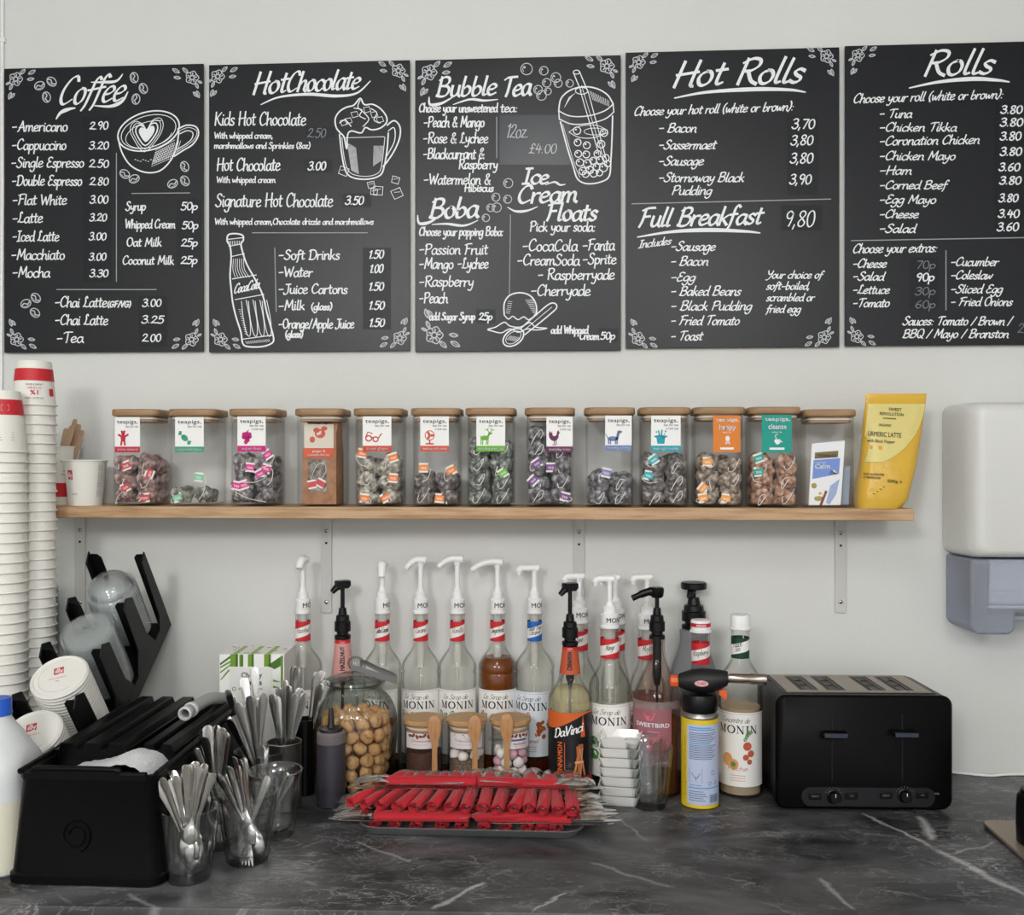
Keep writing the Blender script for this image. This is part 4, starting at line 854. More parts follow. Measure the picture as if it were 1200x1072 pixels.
def pf(o):
    def g(px, py):
        Y = -.118
        for _ in range(4):
            p = at(px, py, Y); z = max(0, p.z-t0.z)
            for (za, da), (zb, db) in zip(rows, rows[1:]):
                if za <= z <= zb: d = da+(db-da)*(z-za)/max(zb-za, 1e-6); break
            else: d = rows[-1][1]
            i = max(k for k in range(len(secs)) if secs[k][3] <= z+1e-9); s0 = secs[i]; s1 = secs[min(i+1, len(secs)-1)]; f = (z-s0[3])/max(s1[3]-s0[3], 1e-6) if s1 is not s0 else 0
            xa, xb = s0[0]+(s1[0]-s0[0])*f, s0[1]+(s1[1]-s0[1])*f; u = min(1, abs((p.x-t0.x-(xa+xb)/2)/((xb-xa)/2)))
            Y = -.118-d*(max(0, 1-u**4))**.375+.010*z/.2-o
        return at(px, py, Y)-t0
    return g
# pale panel: a large disc clipped by the front of the pouch
g = M2(); N = 16
for i in range(N):
    ya = 473+(546-473)*i/N; yb = 473+(546-473)*(i+1)/N
    def ext(y):
        t_ = (y-478)/68; r = sqrt(max(0, 1-max(0, t_)**2)) if t_ > 0 else 1
        xl_ = 1017.5-(y-473)*.11; return xl_, xl_+min(66, 1)+max(1, (1083-(y-473)*.12-xl_)*r)
    (a0, a1), (c0, c1) = ext(ya), ext(yb); M = 8
    for k in range(M): g.poly([(a0+(a1-a0)*k/M, ya), (a0+(a1-a0)*(k+1)/M, ya), (c0+(c1-c0)*(k+1)/M, yb), (c0+(c1-c0)*k/M, yb)])
pp = obj('pale_panel', MB().flat(g, pf(.0018)), mat('pale_yellow_print', '#dccd82', .4), t, sm=False)
g = M2()
for s_, x_, y_, w_, h_ in (('SWEET', 1041.5, 481, 15, 3.6), ('REVOLUTION', 1031, 486, 28, 3.6), ('SUPERBLENDS', 1035, 490.5, 15, 1.6), ('ORGANIC', 1029.5, 499, 15, 2.8), ('URMERIC LATTE', 1017, 510.5, 39, 5.6), ('with Black Pepper', 1016, 517.5, 33, 3.6)): typ(g, s_, x_, y_, w=w_, h=-h_, bold=.12, rot=.06)
obj('lettering', MB().flat(g, pf(.0028)), mat('brown_ink', '#51472f'), pp, sm=False)
obj('orange_pill', MB().flat(M2().poly([(1019, 521.5), (1034, 522.5), (1034, 526.8), (1019, 526)]), pf(.0028)), mat('amber_print', '#d99c3a'), pp, sm=False)
g = M2()
for s_, x_, y_, w_, h_ in (('VEGAN GLUTEN-FREE', 1010, 556, 26, 2.4), ('SOY REFINED-FREE', 1010, 560, 22, 2.4), ('500g e', 1040, 565, 17, 3.6)): typ(g, s_, x_, y_, w=w_, h=-h_, bold=.12, rot=.05)
for k in range(4): g.line([(1009, 568+k*2.7), (1037-k*4, 570.5+k*2.7)], .7)
obj('lower_lettering', MB().flat(g, pf(.0032)), mat('brown_ink', '#51472f'), t, sm=False)

# ------------------------------------------------------------------ paper cups
CUP = mat('white_paper_cup', '#e9e7e0', .5)
def cup_shell(rb, rt, h):
    w = .0012
    return MB().lathe([(0, .006), (rb-.002, .006), (rb-.002, 0), (rb, 0), (rb+(rt-rb)*.1, h*.1), (rb+(rt-rb)*.107, h*.104), (rt-.0012, h-.003), (rt+.0006, h-.0034), (rt+.0014, h-.0016), (rt+.0004, h), (rt-.0014, h-.0006), (rt-.002, h-.004), (rb+.0002, .0075), (0, .0075)], 40)
def cone_map(rb, rt, h, off, up=1):
    def g(u, v):                                       # u arc length at the rim, v height
        r = rb+(rt-rb)*v/h+off; a = u/rt; return (r*sin(a), -r*cos(a), v)
    return g
def strip(u0, u1, v0, v1, nu=20):
    m = M2()
    for i in range(nu): m.rect(u0+(u1-u0)*i/nu, v0, u0+(u1-u0)*(i+1)/nu, v1)
    return m
small = cup_shell(.0306, .0394, .0842).mesh('paper_cup'); small.materials.append(CUP)
tall = cup_shell(.029, .0422, .112).mesh('paper_cup'); tall.materials.append(CUP)
mid_ = cup_shell(.0315, .0412, .0905).mesh('paper_cup'); mid_.materials.append(CUP)
big = cup_shell(.0305, .0448, .118).mesh('paper_cup'); big.materials.append(CUP)
def stack(px, zd, me, h, ytop, n_sp, pitch, side, desc):
    p = cz(px, zd); ztop = zat(ytop, zd)-h; n = int(round((ztop-TOP)/pitch)); pitch = (ztop-TOP)/n; out = []
    for k in range(n+1):
        z = ztop-k*pitch
        if k == 0: r = thing('paper_cup', desc[0], 'cup', (p.x, p.y, z+h), group=desc[2]); r.rotation_euler = (0, pi, -atan2(p.x, p.y+D)); obj('cup_wall', me, None, r); out.append(r)
        else:
            o = obj('paper_cup', me, None, None, (p.x, p.y, z+h), (0, pi, 0)); tag(o, desc[1] % ORD[k], 'cup', desc[2])
    return out[0]
r = stack(3.5, 1.775, tall, .112, 458.5, 0, .0181, 0, ('upturned printed paper cup with red band, on top of the stack at the frame edge', 'upturned plain white paper cup, %s from the top of the stack at the frame edge', 'upturned cups stacked at the frame edge'))
cm = lambda o: cone_map(.029, .0422, .112, o)
obj('red_band', MB().flat(strip(-.132, .132, .016, .044, 60), cm(.0005)), RED, r, sm=False)
g = M2().ring(.020, .030, .0042, .0042, .001).ell(.021, .030, .002, .002); typ(g, 'RECYCLE', .0165, .037, w=.007); g.line([(-.012, .026), (.004, .026), (.004, .036), (-.012, .036)], .0006, True)
obj('band_symbols', MB().flat(g, cm(.0009)), WHITE_INK, r, sm=False)
g = M2().ring(.021, .082, .0052, .0052, .0008); typ(g, 'B', .0192, .0796, h=.005, bold=.0003); typ(g, 'Certified', .0165, .090, w=.009); typ(g, 'Corporation', .0162, .0718, w=.0095)
for k in range(4): g.line([(-.02, .076+k*.0045), (.012-k*.002, .076+k*.0045)], .0007)
obj('lettering', MB().flat(g, cm(.0006)), mat('grey_print', '#6a6a6a'), r, sm=False)
r = stack(40, 1.845, small, .0842, 424, 0, .0181, 0, ('upturned printed paper cup with red band, on top of the taller stack', 'upturned plain white paper cup, %s from the top of the taller stack', 'upturned cups in the taller stack'))
cm = lambda o: cone_map(.0306, .0394, .0842, o)
obj('red_band', MB().flat(strip(-.1235, .1235, .0145, .0375, 60), cm(.0005)), RED, r, sm=False)
g = M2(); typ(g, 'WE SELECT ONLY', 0, .069, w=.034, h=.003, mid=True); typ(g, 'ARABICA BEANS', 0, .0435, w=.032, h=.0033, mid=True); obj('lettering', MB().flat(g, cm(.0006)), mat('grey_print', '#6a6a6a'), r, sm=False)
g = M2(); typ(g, '1%', 0, .0555, h=.0085, mid=False, w=.014, bold=.0004); g.v = [(a-.007, q) for a, q in g.v]; typ(g, 'OF THE BEST', 0, .0495, w=.027, h=.0035, mid=True); obj('red_lettering', MB().flat(g, cm(.0006)), RED, r, sm=False)
obj('logo_square', MB().flat(strip(-.042, -.030, .052, .066, 6), cm(.0005)), RED, r, sm=False)

def shelf_cup(px, Y, me, label, rb, rt, h):
    x = at(px, 560, Y).x; r = thing('paper_cup', label, 'cup', (x, Y, ZS), -atan2(x, Y+D)); obj('cup_wall', me, None, r); return r
r = shelf_cup(67, -.055, big, 'white paper cup with red band holding wooden stirrers on the shelf', .0305, .0448, .118)
cm = lambda o: cone_map(.0305, .0448, .118, o); obj('red_band', MB().flat(strip(-.14, .14, .016, .044, 60), cm(.0005)), RED, r, sm=False)
g = M2(); typ(g, 'WE SELECT', .006, .086, w=.02, h=.003); typ(g, 'OF THE', .012, .066, w=.012, h=.003); typ(g, 'ARABICA', .008, .060, w=.018, h=.003); obj('lettering', MB().flat(g, cm(.0006)), BLACK_INK, r, sm=False)
cup_c = r.location.copy()
r = shelf_cup(100.4, -.092, mid_, 'short white paper cup with small red logo square on the shelf', .0315, .0412, .0905)
cm = lambda o: cone_map(.0315, .0412, .0905, o)
obj('logo_square', MB().flat(strip(-.040, -.028, .052, .070, 6), cm(.0005)), RED, r, sm=False)
g = M2(); hand(g, 'illy', -.0385, -.0295, .057, .009, .0011, down=False, slant=.1); obj('logo_lettering', MB().flat(g, cm(.0009)), WHITE_INK, r, sm=False)
g = M2()
for k, (v0, v1) in enumerate(((.066, .082), (.05, .064), (.034, .048), (.018, .032))):
    g.line([(.026, v0), (.035, v0), (.035, v1), (.026, v1)], .0006, True); g.ring(.0305, (v0+v1)/2, .0028, .0045, .0008, n=10)
typ(g, 'disposable', -.034, .022, w=.016, h=.003); obj('printed_symbols', MB().flat(g, cm(.0006)), mat('grey_print', '#6a6a6a'), r, sm=False)
STIR = mat('birch_stirrer', '#b89a80', .6, var=(30, '#a98a70', .4, .6), stretch=(8, 8, 1))
for k, (px, py, dy, w) in enumerate(((88.5, 491, .012, .010), (78.5, 502, -.004, .013), (85, 499, -.010, .013), (92.5, 497, .004, .012), (97, 504, .0, .011), (95, 512, -.012, .011))):
    tip = at(px, py, cup_c.y+dy); bot = Vector((cup_c.x+(k-2.5)*.004-.004, cup_c.y+dy*.6, ZS+.012)); d = tip-bot; L = d.length
    prof = [(-.0028, 0), (.0028, 0), (.003, L*.45), (w/2, L*.78), (w/2, L-.004), (w*.3, L), (-w*.3, L), (-w/2, L-.004), (-w/2, L*.78), (-.003, L*.45)]
    q = d.to_track_quat('Z', 'Y'); o = obj('wooden_stirrer', MB().prism(prof, lambda a, b: (a, -.0007, b), lambda a, b: (a, .0007, b)), STIR, None, bot)
    o.rotation_euler = (Matrix.Rotation(atan2(d.x, d.z), 4, 'Y') @ Matrix.Rotation(-atan2(d.y, hypot(d.x, d.z)), 4, 'X')).to_euler()
    tag(o, 'flat wooden stirrer in the shelf cup, %s' % ('tallest tip', 'tip leaning furthest to the cup stacks', 'broad tip in front', 'second tallest tip', 'tip nearest the tea jars', 'lowest tip')[k], 'stirrer', 'wooden stirrers in a cup')

# ------------------------------------------------------------------ paper towel dispenser, wall cable
Y0 = -.001; dp = .135
c0 = at(1103.5, 560, Y0); zt = at(1140, 470.5, -.11).z; zm = at(1140, 655.5, -dp).z; zb = at(1140, 743, -.12).z; W = .29
t = thing('towel_dispenser', 'white wall-mounted paper towel dispenser with smoky grey lower half', 'dispenser', (c0.x+W/2, 0, zb))
def YM(): return Matrix(((1, 0, 0, 0), (0, 0, -1, 0), (0, 1, 0, 0), (0, 0, 0, 1)))
h1 = (zt-zm)/2; zc1 = (zt+zm)/2-zb
M_ = Matrix.Translation((0, 0, zc1)) @ YM()
obj('cover', MB().rsq([(W/2-.002, h1-.001, .018, .002), (W/2, h1, .02, .02), (W/2-.004, h1-.001, .02, dp-.035), (W/2-.012, h1-.004, .02, dp-.012), (W/2-.022, h1-.012, .016, dp-.002), (W/2-.03, h1-.018, .014, dp)], 7, M=M_), mat('dispenser_white', '#d9d9d6', .3), t, sharp=60)
SMOKE = clear('smoky_plastic', '#d3d7e2', '#b4bac8', .8, .12, haze=.30)
lw = W/2-.006; xa = -lw; xn = at(1193, 730, -dp).x-(c0.x+W/2); zn = .040; zu = zm-zb-.001
prof = [(-lw, .012), (-lw+.012, 0), (xn-.01, 0), (xn, .01), (xn, zn), (-xn*.0+lw*.55, zn), (lw*.55, .01), (lw*.55+.01, 0), (lw-.012, 0), (lw, .012), (lw, zu), (-lw, zu)]
obj('lower_cover', MB().prism(prof, lambda a, b: (a, -.003, b), lambda a, b: (a, -dp+.008, b)), SMOKE, t, bevel=.006)
obj('towel_pack', MB().box(-lw+.045, lw-.045, -.1, -.02, zn+.012, zu-.001), PAPER, t, bevel=.004)
for k in range(4): obj('folded_towel', MB().box(-lw+.042, lw-.042, -.104, -.02, zn+.006+.011*k, zn+.011+.011*k), PAPER, t, bevel=.001)
obj('inner_rail', MB().box(-lw+.028, -lw+.034, -.115, -.02, .03, zu-.004).box(-lw+.03, lw-.03, -.118, -.112, .028, .034), mat('grey_plastic', '#8d919b', .4), t)
xcb = at(3.2, 50, -.004).x
tag(obj('cable', MB().tube([(xcb-.004, -.0035, 1.62), (xcb-.002, -.0035, 1.9), (xcb, -.0035, 2.1), (xcb-.001, -.0035, 2.35), (xcb-.001, -.0035, 2.74)], .0032, 8), WPLAST), 'white cable running up the wall beside the coffee board', 'cable')
zc = at(3.2, 47, -.004).z; obj('cable_clip', MB().box(xcb-.006, xcb+.006, -.0085, 0, zc-.005, zc+.005), WPLAST, bevel=.001); tag(bpy.data.objects['cable_clip'], 'small white clip holding the cable to the wall', 'cable clip')
# ------------------------------------------------------------------ syrup bottles
LABELW = mat('white_label', '#eceae6', .5); BLUEBAND = mat('blue_print_band', '#1f62b4', .5); GREENBAND = mat('dark_green_print', '#123f2b', .5)
SYR = {'amber': mat('amber_syrup', '#84471b', .08, spec=.5, trans=.3), 'brown': mat('dark_brown_syrup', '#2a1408', .1), 'straw': clear('straw_syrup', '#f2ecd0', '#dccf9c', .4, haze=.22), 'pink': clear('pink_syrup', '#eed6d0', '#c9a8a2', .4),
       'tea': clear('peach_tea_syrup', '#f0ddc2', '#d3b894', .4, haze=.35), 'orange': clear('orange_syrup', '#e3ae68', '#b87a34', .4, haze=.15), 'red': mat('red_brown_syrup', '#4a1a10', .1), 'black': mat('near_black_syrup', '#0d0807', .1)}
def shoulder(r, rn, z0, z1, n=9, pw=1.0):
    return [(rn+(r-rn)*(.5+.5*cos(pi*(i/n)**pw)), z0+(z1-z0)*i/n) for i in range(n+1)]
WP = WPLAST
def pump(parent, z, k, kind, rc, head, col, phi, ln, drop, letters=True):
    """collar with stem and spout; z = underside of the collar, head = height of the spout top, k = metres per pixel"""
    black = col is BLACK; s = rc
    prof = [(0, 0), (s*1.05, 0), (s*1.05, 3*k), (s*.96, 3.4*k), (s, 4.2*k), (s, 16*k), (s*.9, 17*k), (s*.72, 17.6*k), (s*.72, 24*k), (s*.5, 26*k), (s*.42, 30*k), (0, 30*k)]
    if black: prof = [(0, 0), (s, 0), (s, 4*k), (s*.72, 5*k), (s*.72, 8*k), (s*1.0, 9*k), (s*1.0, 20*k), (s*.85, 21*k), (s*.8, 27*k), (s*.55, 28*k), (s*.45, 36*k), (0, 36*k)]
    p = obj('pump', MB().lathe(prof, 24, flute=None), col, parent, (0, 0, z))
    sr = 3.0*k if not black else 2.5*k; zt = head-z; zs = prof[-1][1]
    if letters:
        g = M2(); typ(g, 'MONIN', phi*.35*s, 7*k, h=5.5*k, bold=.0003, mid=False); g.v = [(a-.006, q) for a, q in g.v]
        obj('lettering', MB().flat(g, cyl(s+.0003)), BLACK_INK, p, sm=False)
    obj('stem', MB().lathe([(sr, zs-.002), (sr, zt-6*k)], 14), col, p)
    d = Vector((-cos(phi), -sin(phi), 0)); h = MB()
    if kind == 'arc':                                   # curved beak
        pts = [d*(-7*k)+Vector((0, 0, zt-4.5*k)), Vector((0, 0, zt-3.6*k)), d*(ln*.35)+Vector((0, 0, zt-3.8*k)), d*(ln*.7)+Vector((0, 0, zt-drop*.35-4.4*k)), d*ln+Vector((0, 0, zt-4*k-drop))]
        pts = smooth([tuple(q) for q in pts], False, 4); n = len(pts)
        h.tube(pts, [(6.6-2.6*i/n)*k*(.75 if i == 0 else 1) for i in range(n)], 12, .8); h.lathe([(3.6*k, zt-11*k), (4.6*k, zt-6*k)], 14)
    if kind == 'elbow':                                 # straight pipe with a turned-down nozzle
        h.tube([d*(-6*k)+Vector((0, 0, zt-5*k)), d*(-5*k)+Vector((0, 0, zt-4.5*k)), Vector((0, 0, zt-4.2*k)), d*(ln-3*k)+Vector((0, 0, zt-4.6*k))], [3.4*k, 4.4*k, 4.2*k, 3.8*k], 12)
        h.tube([d*(ln-6*k)+Vector((0, 0, zt-4.6*k)), d*(ln-3.4*k)+Vector((0, 0, zt-4.6*k)), d*ln+Vector((0, 0, zt-5.6*k)), d*(ln+.6*k)+Vector((0, 0, zt-9*k))], [4.0*k, 4.6*k, 4.6*k, 4.2*k], 12)
        h.tube([d*(ln+.4*k)+Vector((0, 0, zt-8.5*k)), d*(ln+.4*k)+Vector((0, 0, zt-12.5*k))], 2.6*k, 10)
        h.lathe([(2.8*k, zt-12*k), (4.4*k, zt-5*k)], 12)
    if kind == 'flat':                                  # wide black head with a stubby spout
        e = d.cross(Vector((0, 0, 1)))
        h.loft([[d*(a*k)+e*(b*k)+Vector((0, 0, zt-c*k)) for a, b in ((-8+q, -6), (8-q, -6), (10-q, 0), (8-q, 6), (-8+q, 6), (-10+q, 0))] for c, q in ((9, 3), (6, 0), (1.4, 0), (0, 1))])
        h.tube([d*(2*k)+Vector((0, 0, zt-6*k)), d*(ln*.6)+Vector((0, 0, zt-8*k)), d*ln+Vector((0, 0, zt-7*k-drop))], [5*k, 4.4*k, 3.4*k], 10, .9)
    if kind == 'disc':
        h.lathe([(0, zt-9*k), (5*k, zt-9*k), (14*k, zt-8*k), (15*k, zt-7*k), (15*k, zt-1*k), (14*k, zt), (0, zt)], 28)
        h.tube([d*(3*k)+Vector((0, 0, zt-8*k)), d*(ln*.7)+Vector((0, 0, zt-11*k)), d*ln+Vector((0, 0, zt-14*k-drop))], [5*k, 4*k, 3*k], 10)
    obj('spout', h, col, p)
    return p
def neck_band(t, r, z0, z1, inkm, words, rot=0, r1=None):
    h = z1-z0; w = pi*r*.98
    bnd = obj('neck_band', wrap_patch(r, -w, w, z0, z1, 40), inkm, t, rot=(0, 0, rot)); g = M2(); n = 40
    for i in range(n):
        a = -w+2*w*i/n; b = -w+2*w*(i+1)/n; f = lambda u: h*(.24+.12*u/r*.9); 
        g.poly([(a, max(.05*h, f(a))), (b, max(.05*h, f(b))), (b, min(.95*h, f(b)+h*.50)), (a, min(.95*h, f(a)+h*.50))])
    obj('white_flash', MB().flat(g, cyl(r+.0006, z0)), LABELW, bnd, sm=False)
    L = M2()
    for q, wd in enumerate(words):
        ln_ = min(1.9*r, .0034*len(wd)); hand(L, wd, -ln_/2, ln_/2, h*(.42 if len(words) == 1 else .54-.22*q)-.0006, h*.27, .0007, h*(.42 if len(words) == 1 else .54-.22*q)+.0026, slant=.2, down=False)
    obj('lettering', MB().flat(L, cyl(r+.0009, z0)), BLACK_INK, bnd, sm=False)
    return bnd
PRINTS = {'almond': ('#8a5a3a', '#c79a6a'), 'hazel': ('#7a4a2e', '#b58a5a'), 'vanilla': ('#3c3a30', '#6d7d4a'), 'ginger': ('#5c7a3c', '#a8743c'), 'caramel': ('#a14e20', '#c9702c'), 'mango': ('#2f6a33', '#4c8a3c'), 'peach': ('#c05a40', '#e0a068'), 'melon': ('#9a4a6a', '#5f8a4a'), 'berry': ('#a02040', '#c04060')}
def front_label(t, r, z0, z1, rot, prn, first='Le Sirop de', half=1.42, word='MONIN', tilt=0, paper=None):
    h = z1-z0; u = r*half
    l = obj('front_label', wrap_patch(r, -u, u, z0, z1, 22, .0005), paper or LABELW, t, rot=(0, 0, rot))
    g = M2(); hand(g, first, -r*.82, r*.55, h*.865, .0095, .0008, slant=.3, down=False, con=.4); serif(g, word, -r*.98, h*.72, r*1.95, .0135)
    obj('lettering', MB().flat(g, cyl(r+.0009, z0)), BLACK_INK, l, sm=False)
    b = M2(); e = .0035; b.rect(-u+e, h-e, u-e, h-e+.0005)
    for q in (-u+e, u-e):
        b.rect(q, e, q+.0005, h-e)
    for i in range(12): b.rect(-u+e+(2*u-2*e)*i/12, h-e, -u+e+(2*u-2*e)*(i+1)/12, h-e+.0005)
    obj('border_line', MB().flat(b, cyl(r+.0007, z0)), GREY_INK, l, sm=False)
    a, c = PRINTS[prn]; rr = random.Random(len(prn)*3+int(a[1:], 16)); g = M2(); g2 = M2(); g3 = M2()
    if prn in ('mango',):
        for (cx_, cy_) in ((-r*.8, h*.45), (r*.62, h*.5)):
            for i in range(7): an = -.3+i*.6; leaf(g, cx_, cy_, .013, an, .0016, .5)
        g3.ell(-r*.75, h*.3, r*.3, h*.07)
    elif prn == 'peach':
        for (cx_, cy_, q) in ((.45*r, h*.55, .010), (.62*r, h*.45, .008), (.38*r, h*.40, .007), (.55*r, h*.34, .006)): g.ell(cx_, cy_, q*.8, q*.8); 
        g3.ell(-.2*r, h*.30, .010, .010).ell(-.48*r, h*.36, .010, .012); g2.ell(-.2*r, h*.30, .005, .005)
        for i in range(5): leaf(g2, .3*r+.004*i, h*.62+.004*i, .008, 1+.5*i, .0014, .5)
    else:
        for i in range(13): g.ell(rr.uniform(.2, 1.15)*r, h*rr.uniform(.30, .55), rr.uniform(.003, .006), rr.uniform(.003, .005), rr.uniform(0, 3), 10)
        for i in range(5): leaf(g2, rr.uniform(-1, .1)*r, h*rr.uniform(.5, .6), .012, rr.uniform(.5, 2.4), .0016, .5)
        for i in range(6): g3.ell(rr.uniform(.3, 1.1)*r, h*rr.uniform(.32, .5), .002, .0025, 0, 8)
    dr = obj('fruit_drawing', MB().flat(g, cyl(r+.0009, z0)), mat('print_'+prn, a, .6), l, sm=False)
    if g2.v: obj('leaf_drawing', MB().flat(g2, cyl(r+.0013, z0)), mat('print_leaf_'+prn, c if prn != 'peach' else '#5a8a4a', .6), l, sm=False)
    if g3.v: obj('fruit_drawing', MB().flat(g3, cyl(r+.0012, z0)), mat('print_fruit_'+prn, c, .6), l, sm=False)
    g = M2(); hand(g, {'almond': 'Amande', 'hazel': 'Caramel', 'vanilla': 'Vanille', 'ginger': 'Gingembre', 'caramel': 'Caramel', 'mango': 'Mangue', 'peach': 'Peche', 'melon': 'Melon', 'berry': 'Framboise'}[prn], -r*.5, r*.45, h*.22, .008, .0008, slant=.3, down=False)
    for k in range(3): g.rect(-r*.35, h*(.15-.035*k), r*.35, h*(.15-.035*k)+.0007)
    obj('flavour_lettering', MB().flat(g, cyl(r+.0009, z0)), mat('print_'+prn, a), l, sm=False)
    return l
def glass_body(t, prof, thick=.0028, m=None):
    inner = [(max(r-thick, 1e-5), z) for r, z in prof]; inner = [(r, max(z, .006)) for r, z in inner][::-1]
    return obj('bottle_body', MB().lathe([(0, 0)]+prof+inner+[(0, .006)], 36), m or BOTTLE, t)
def fill(t, prof, z, m, thick=.0036):
    P = [(max(r-thick, .001), max(q, .0066)) for r, q in prof if q < z]; r_at = P[-1][0]
    for (r0, z0), (r1, z1) in zip(prof, prof[1:]):
        if z0 <= z <= z1: r_at = r0+(r1-r0)*(z-z0)/max(z1-z0, 1e-6)-thick
    obj('syrup', MB().lathe([(0, .0066)]+P+[(r_at, z), (0, z)], 32), m, t)
def monin(px, zd, desc, rp=22.3, ysh=781, ynk=752, ytop=718, band=(727, 750), lab=(804, 878), head=652, pk='arc', ln=20, drop=8, phi=0, rn=8.5, bcol=RED, words=('Caramel',), prn='hazel', rot=0, syrup=None, syy=900, dip=True, cap=None, first='Le Sirop de', paper=None, brot=0):
    p = cz(px, zd); k = zd/F; Z = lambda y: zat(y, zd)-TOP
    t = thing('syrup_bottle', desc, 'bottle', p, -atan2(p.x, p.y-CAM.y), 'syrup bottles along the wall')
    r = rp*k; n = rn*k
    prof = [(r-.004, 0), (r-.001, .0012), (r, .005), (r, Z(lab[1])-.004), (r-.0006, Z(lab[1])-.002), (r-.0006, Z(lab[0])+.002), (r, Z(lab[0])+.004), (r, Z(ysh)-.012), (r-.0012, Z(ysh)-.009), (r, Z(ysh)-.006)]+shoulder(r, n, Z(ysh), Z(ynk))+[(n, Z(ytop)-.004), (n+.0012, Z(ytop)-.003), (n+.0012, Z(ytop))]
    glass_body(t, prof)
    if syrup: fill(t, prof, Z(syy), SYR[syrup])
    front_label(t, r-.0006+.0002, Z(lab[1]), Z(lab[0]), rot, prn, first, paper=paper)
    neck_band(t, n, Z(band[1]), Z(band[0]), bcol, words, brot)
    if cap:
        c = obj('cap', MB().lathe([(0, Z(cap[1])), (n*1.12, Z(cap[1])), (n*1.2, Z(cap[1])+.001), (n*1.2, Z(cap[1])+.004), (n*1.08, Z(cap[1])+.005), (n*1.1, Z(cap[0])-.003), (n*1.02, Z(cap[0])), (0, Z(cap[0]))], 28), WP, t)
        if cap[2]:
            a = Z(cap[0])-.008; obj('printed_ring', wrap_patch(n*1.1, -pi*n, pi*n, a-.004, a+.003, 30, .0004), RED, c); g = M2()
            typ(g, 'MONIN', -.008, a-.003, h=.004, bold=.0003); obj('lettering', MB().flat(g, cyl(n*1.1+.0008)), WHITE_INK, c, sm=False)
    else:
        pump(t, Z(ytop), k, pk, n*1.0, Z(head), WP, phi, ln*k, drop*k)
    if dip and not cap:
        d = obj('dip_tube', MB().lathe([(n*.62, Z(ytop)), (n*.62, Z(ynk)-.004), (n*.5, Z(ysh)), (n*.2, Z(ysh)-.002), (n*.2, .008)], 14), clear('milky_tube', '#eeeeea', '#c9c9c4', .6, .2, haze=.45), t)
    return t
monin(355, 1.94, 'syrup bottle with white pump between the tissue box and the hazelnut bottle', pk='arc', ln=11, drop=9, phi=1.15, words=('Hazelnut',), prn='hazel')
monin(448, 1.94, 'syrup bottle with white pump behind the biscuit jar tongs', head=658, pk='arc', ln=8, drop=13, phi=1.5, words=('Salted Caramel',), prn='caramel', rot=-.55, syrup='brown', syy=886)
monin(493, 1.94, 'clear syrup bottle with white beak pump, third white pump from the left', head=652, ln=17, drop=10, words=('Caramel',), prn='almond', rot=-.15)
monin(536, 1.94, 'clear syrup bottle standing left of the amber-filled bottle', head=651, ln=22, drop=9, words=('Vanilla',), prn='vanilla')
monin(583, 1.94, 'syrup bottle filled with amber syrup up to its shoulder', head=654.5, ln=30, drop=9, words=('Gingerbread',), prn='ginger', syrup='amber', syy=769)
monin(626.5, 1.935, 'syrup bottle with a blue neck band and elbow pump', rp=23, head=661, ytop=718, pk='elbow', ln=18, bcol=BLUEBAND, words=('Sugar Free', 'Caramel'), prn='caramel', rot=-.25, syrup='red', syy=886, lab=(806, 880), paper=mat('pale_blue_label', '#dfe5ee', .5))
PB = dict(pk='elbow', ln=16, rn=11, drop=0)
monin(679, 1.915, 'clear syrup bottle mostly hidden behind the cinnamon bottle', rp=23, ysh=800, ynk=764, ytop=729, band=(738, 761), lab=(820, 890), head=671, words=('Lime',), prn='melon', **{**PB, 'rn': 10})
monin(721, 1.926, 'clear syrup bottle standing directly behind the mango bottle', rp=16.5, ysh=800, ynk=764, ytop=730, band=(738, 761), lab=(820, 890), head=672, words=('Coconut',), prn='melon', **PB)
monin(714.5, 1.85, 'clear mango syrup bottle with green leaves on its label', rp=24.6, ysh=806, ynk=771, ytop=735, band=(747, 770), lab=(820, 903), head=674, words=('Mango',), prn='mango', rot=-.05, **PB)
monin(758.5, 1.915, 'pinkish syrup bottle behind the dark-spouted pink-label bottle', rp=21, ysh=806, ynk=771, ytop=736, band=(748, 771), lab=(820, 903), head=672, words=('Mojito',), prn='melon', syrup='pink', syy=812, rot=-.3, **PB)
monin(821, 1.845, 'raspberry syrup bottle with white and red cap behind the gas torch', rp=23.5, ysh=806, ynk=779, ytop=741, band=(752, 777), lab=(824, 900), words=('Raspberry',), prn='berry', rn=10.5, cap=(726, 740.5, True))
monin(867.5, 1.82, 'peach tea syrup bottle with white cap beside the toaster', rp=25.4, ysh=800, ynk=768, ytop=737, band=(746, 770), lab=(829, 914), words=('Peach', 'Tea'), prn='peach', rn=10.4, bcol=GREENBAND, cap=(720, 737, False), syrup='tea', syy=826, rot=-.12, first='Concentre de', brot=-.35)

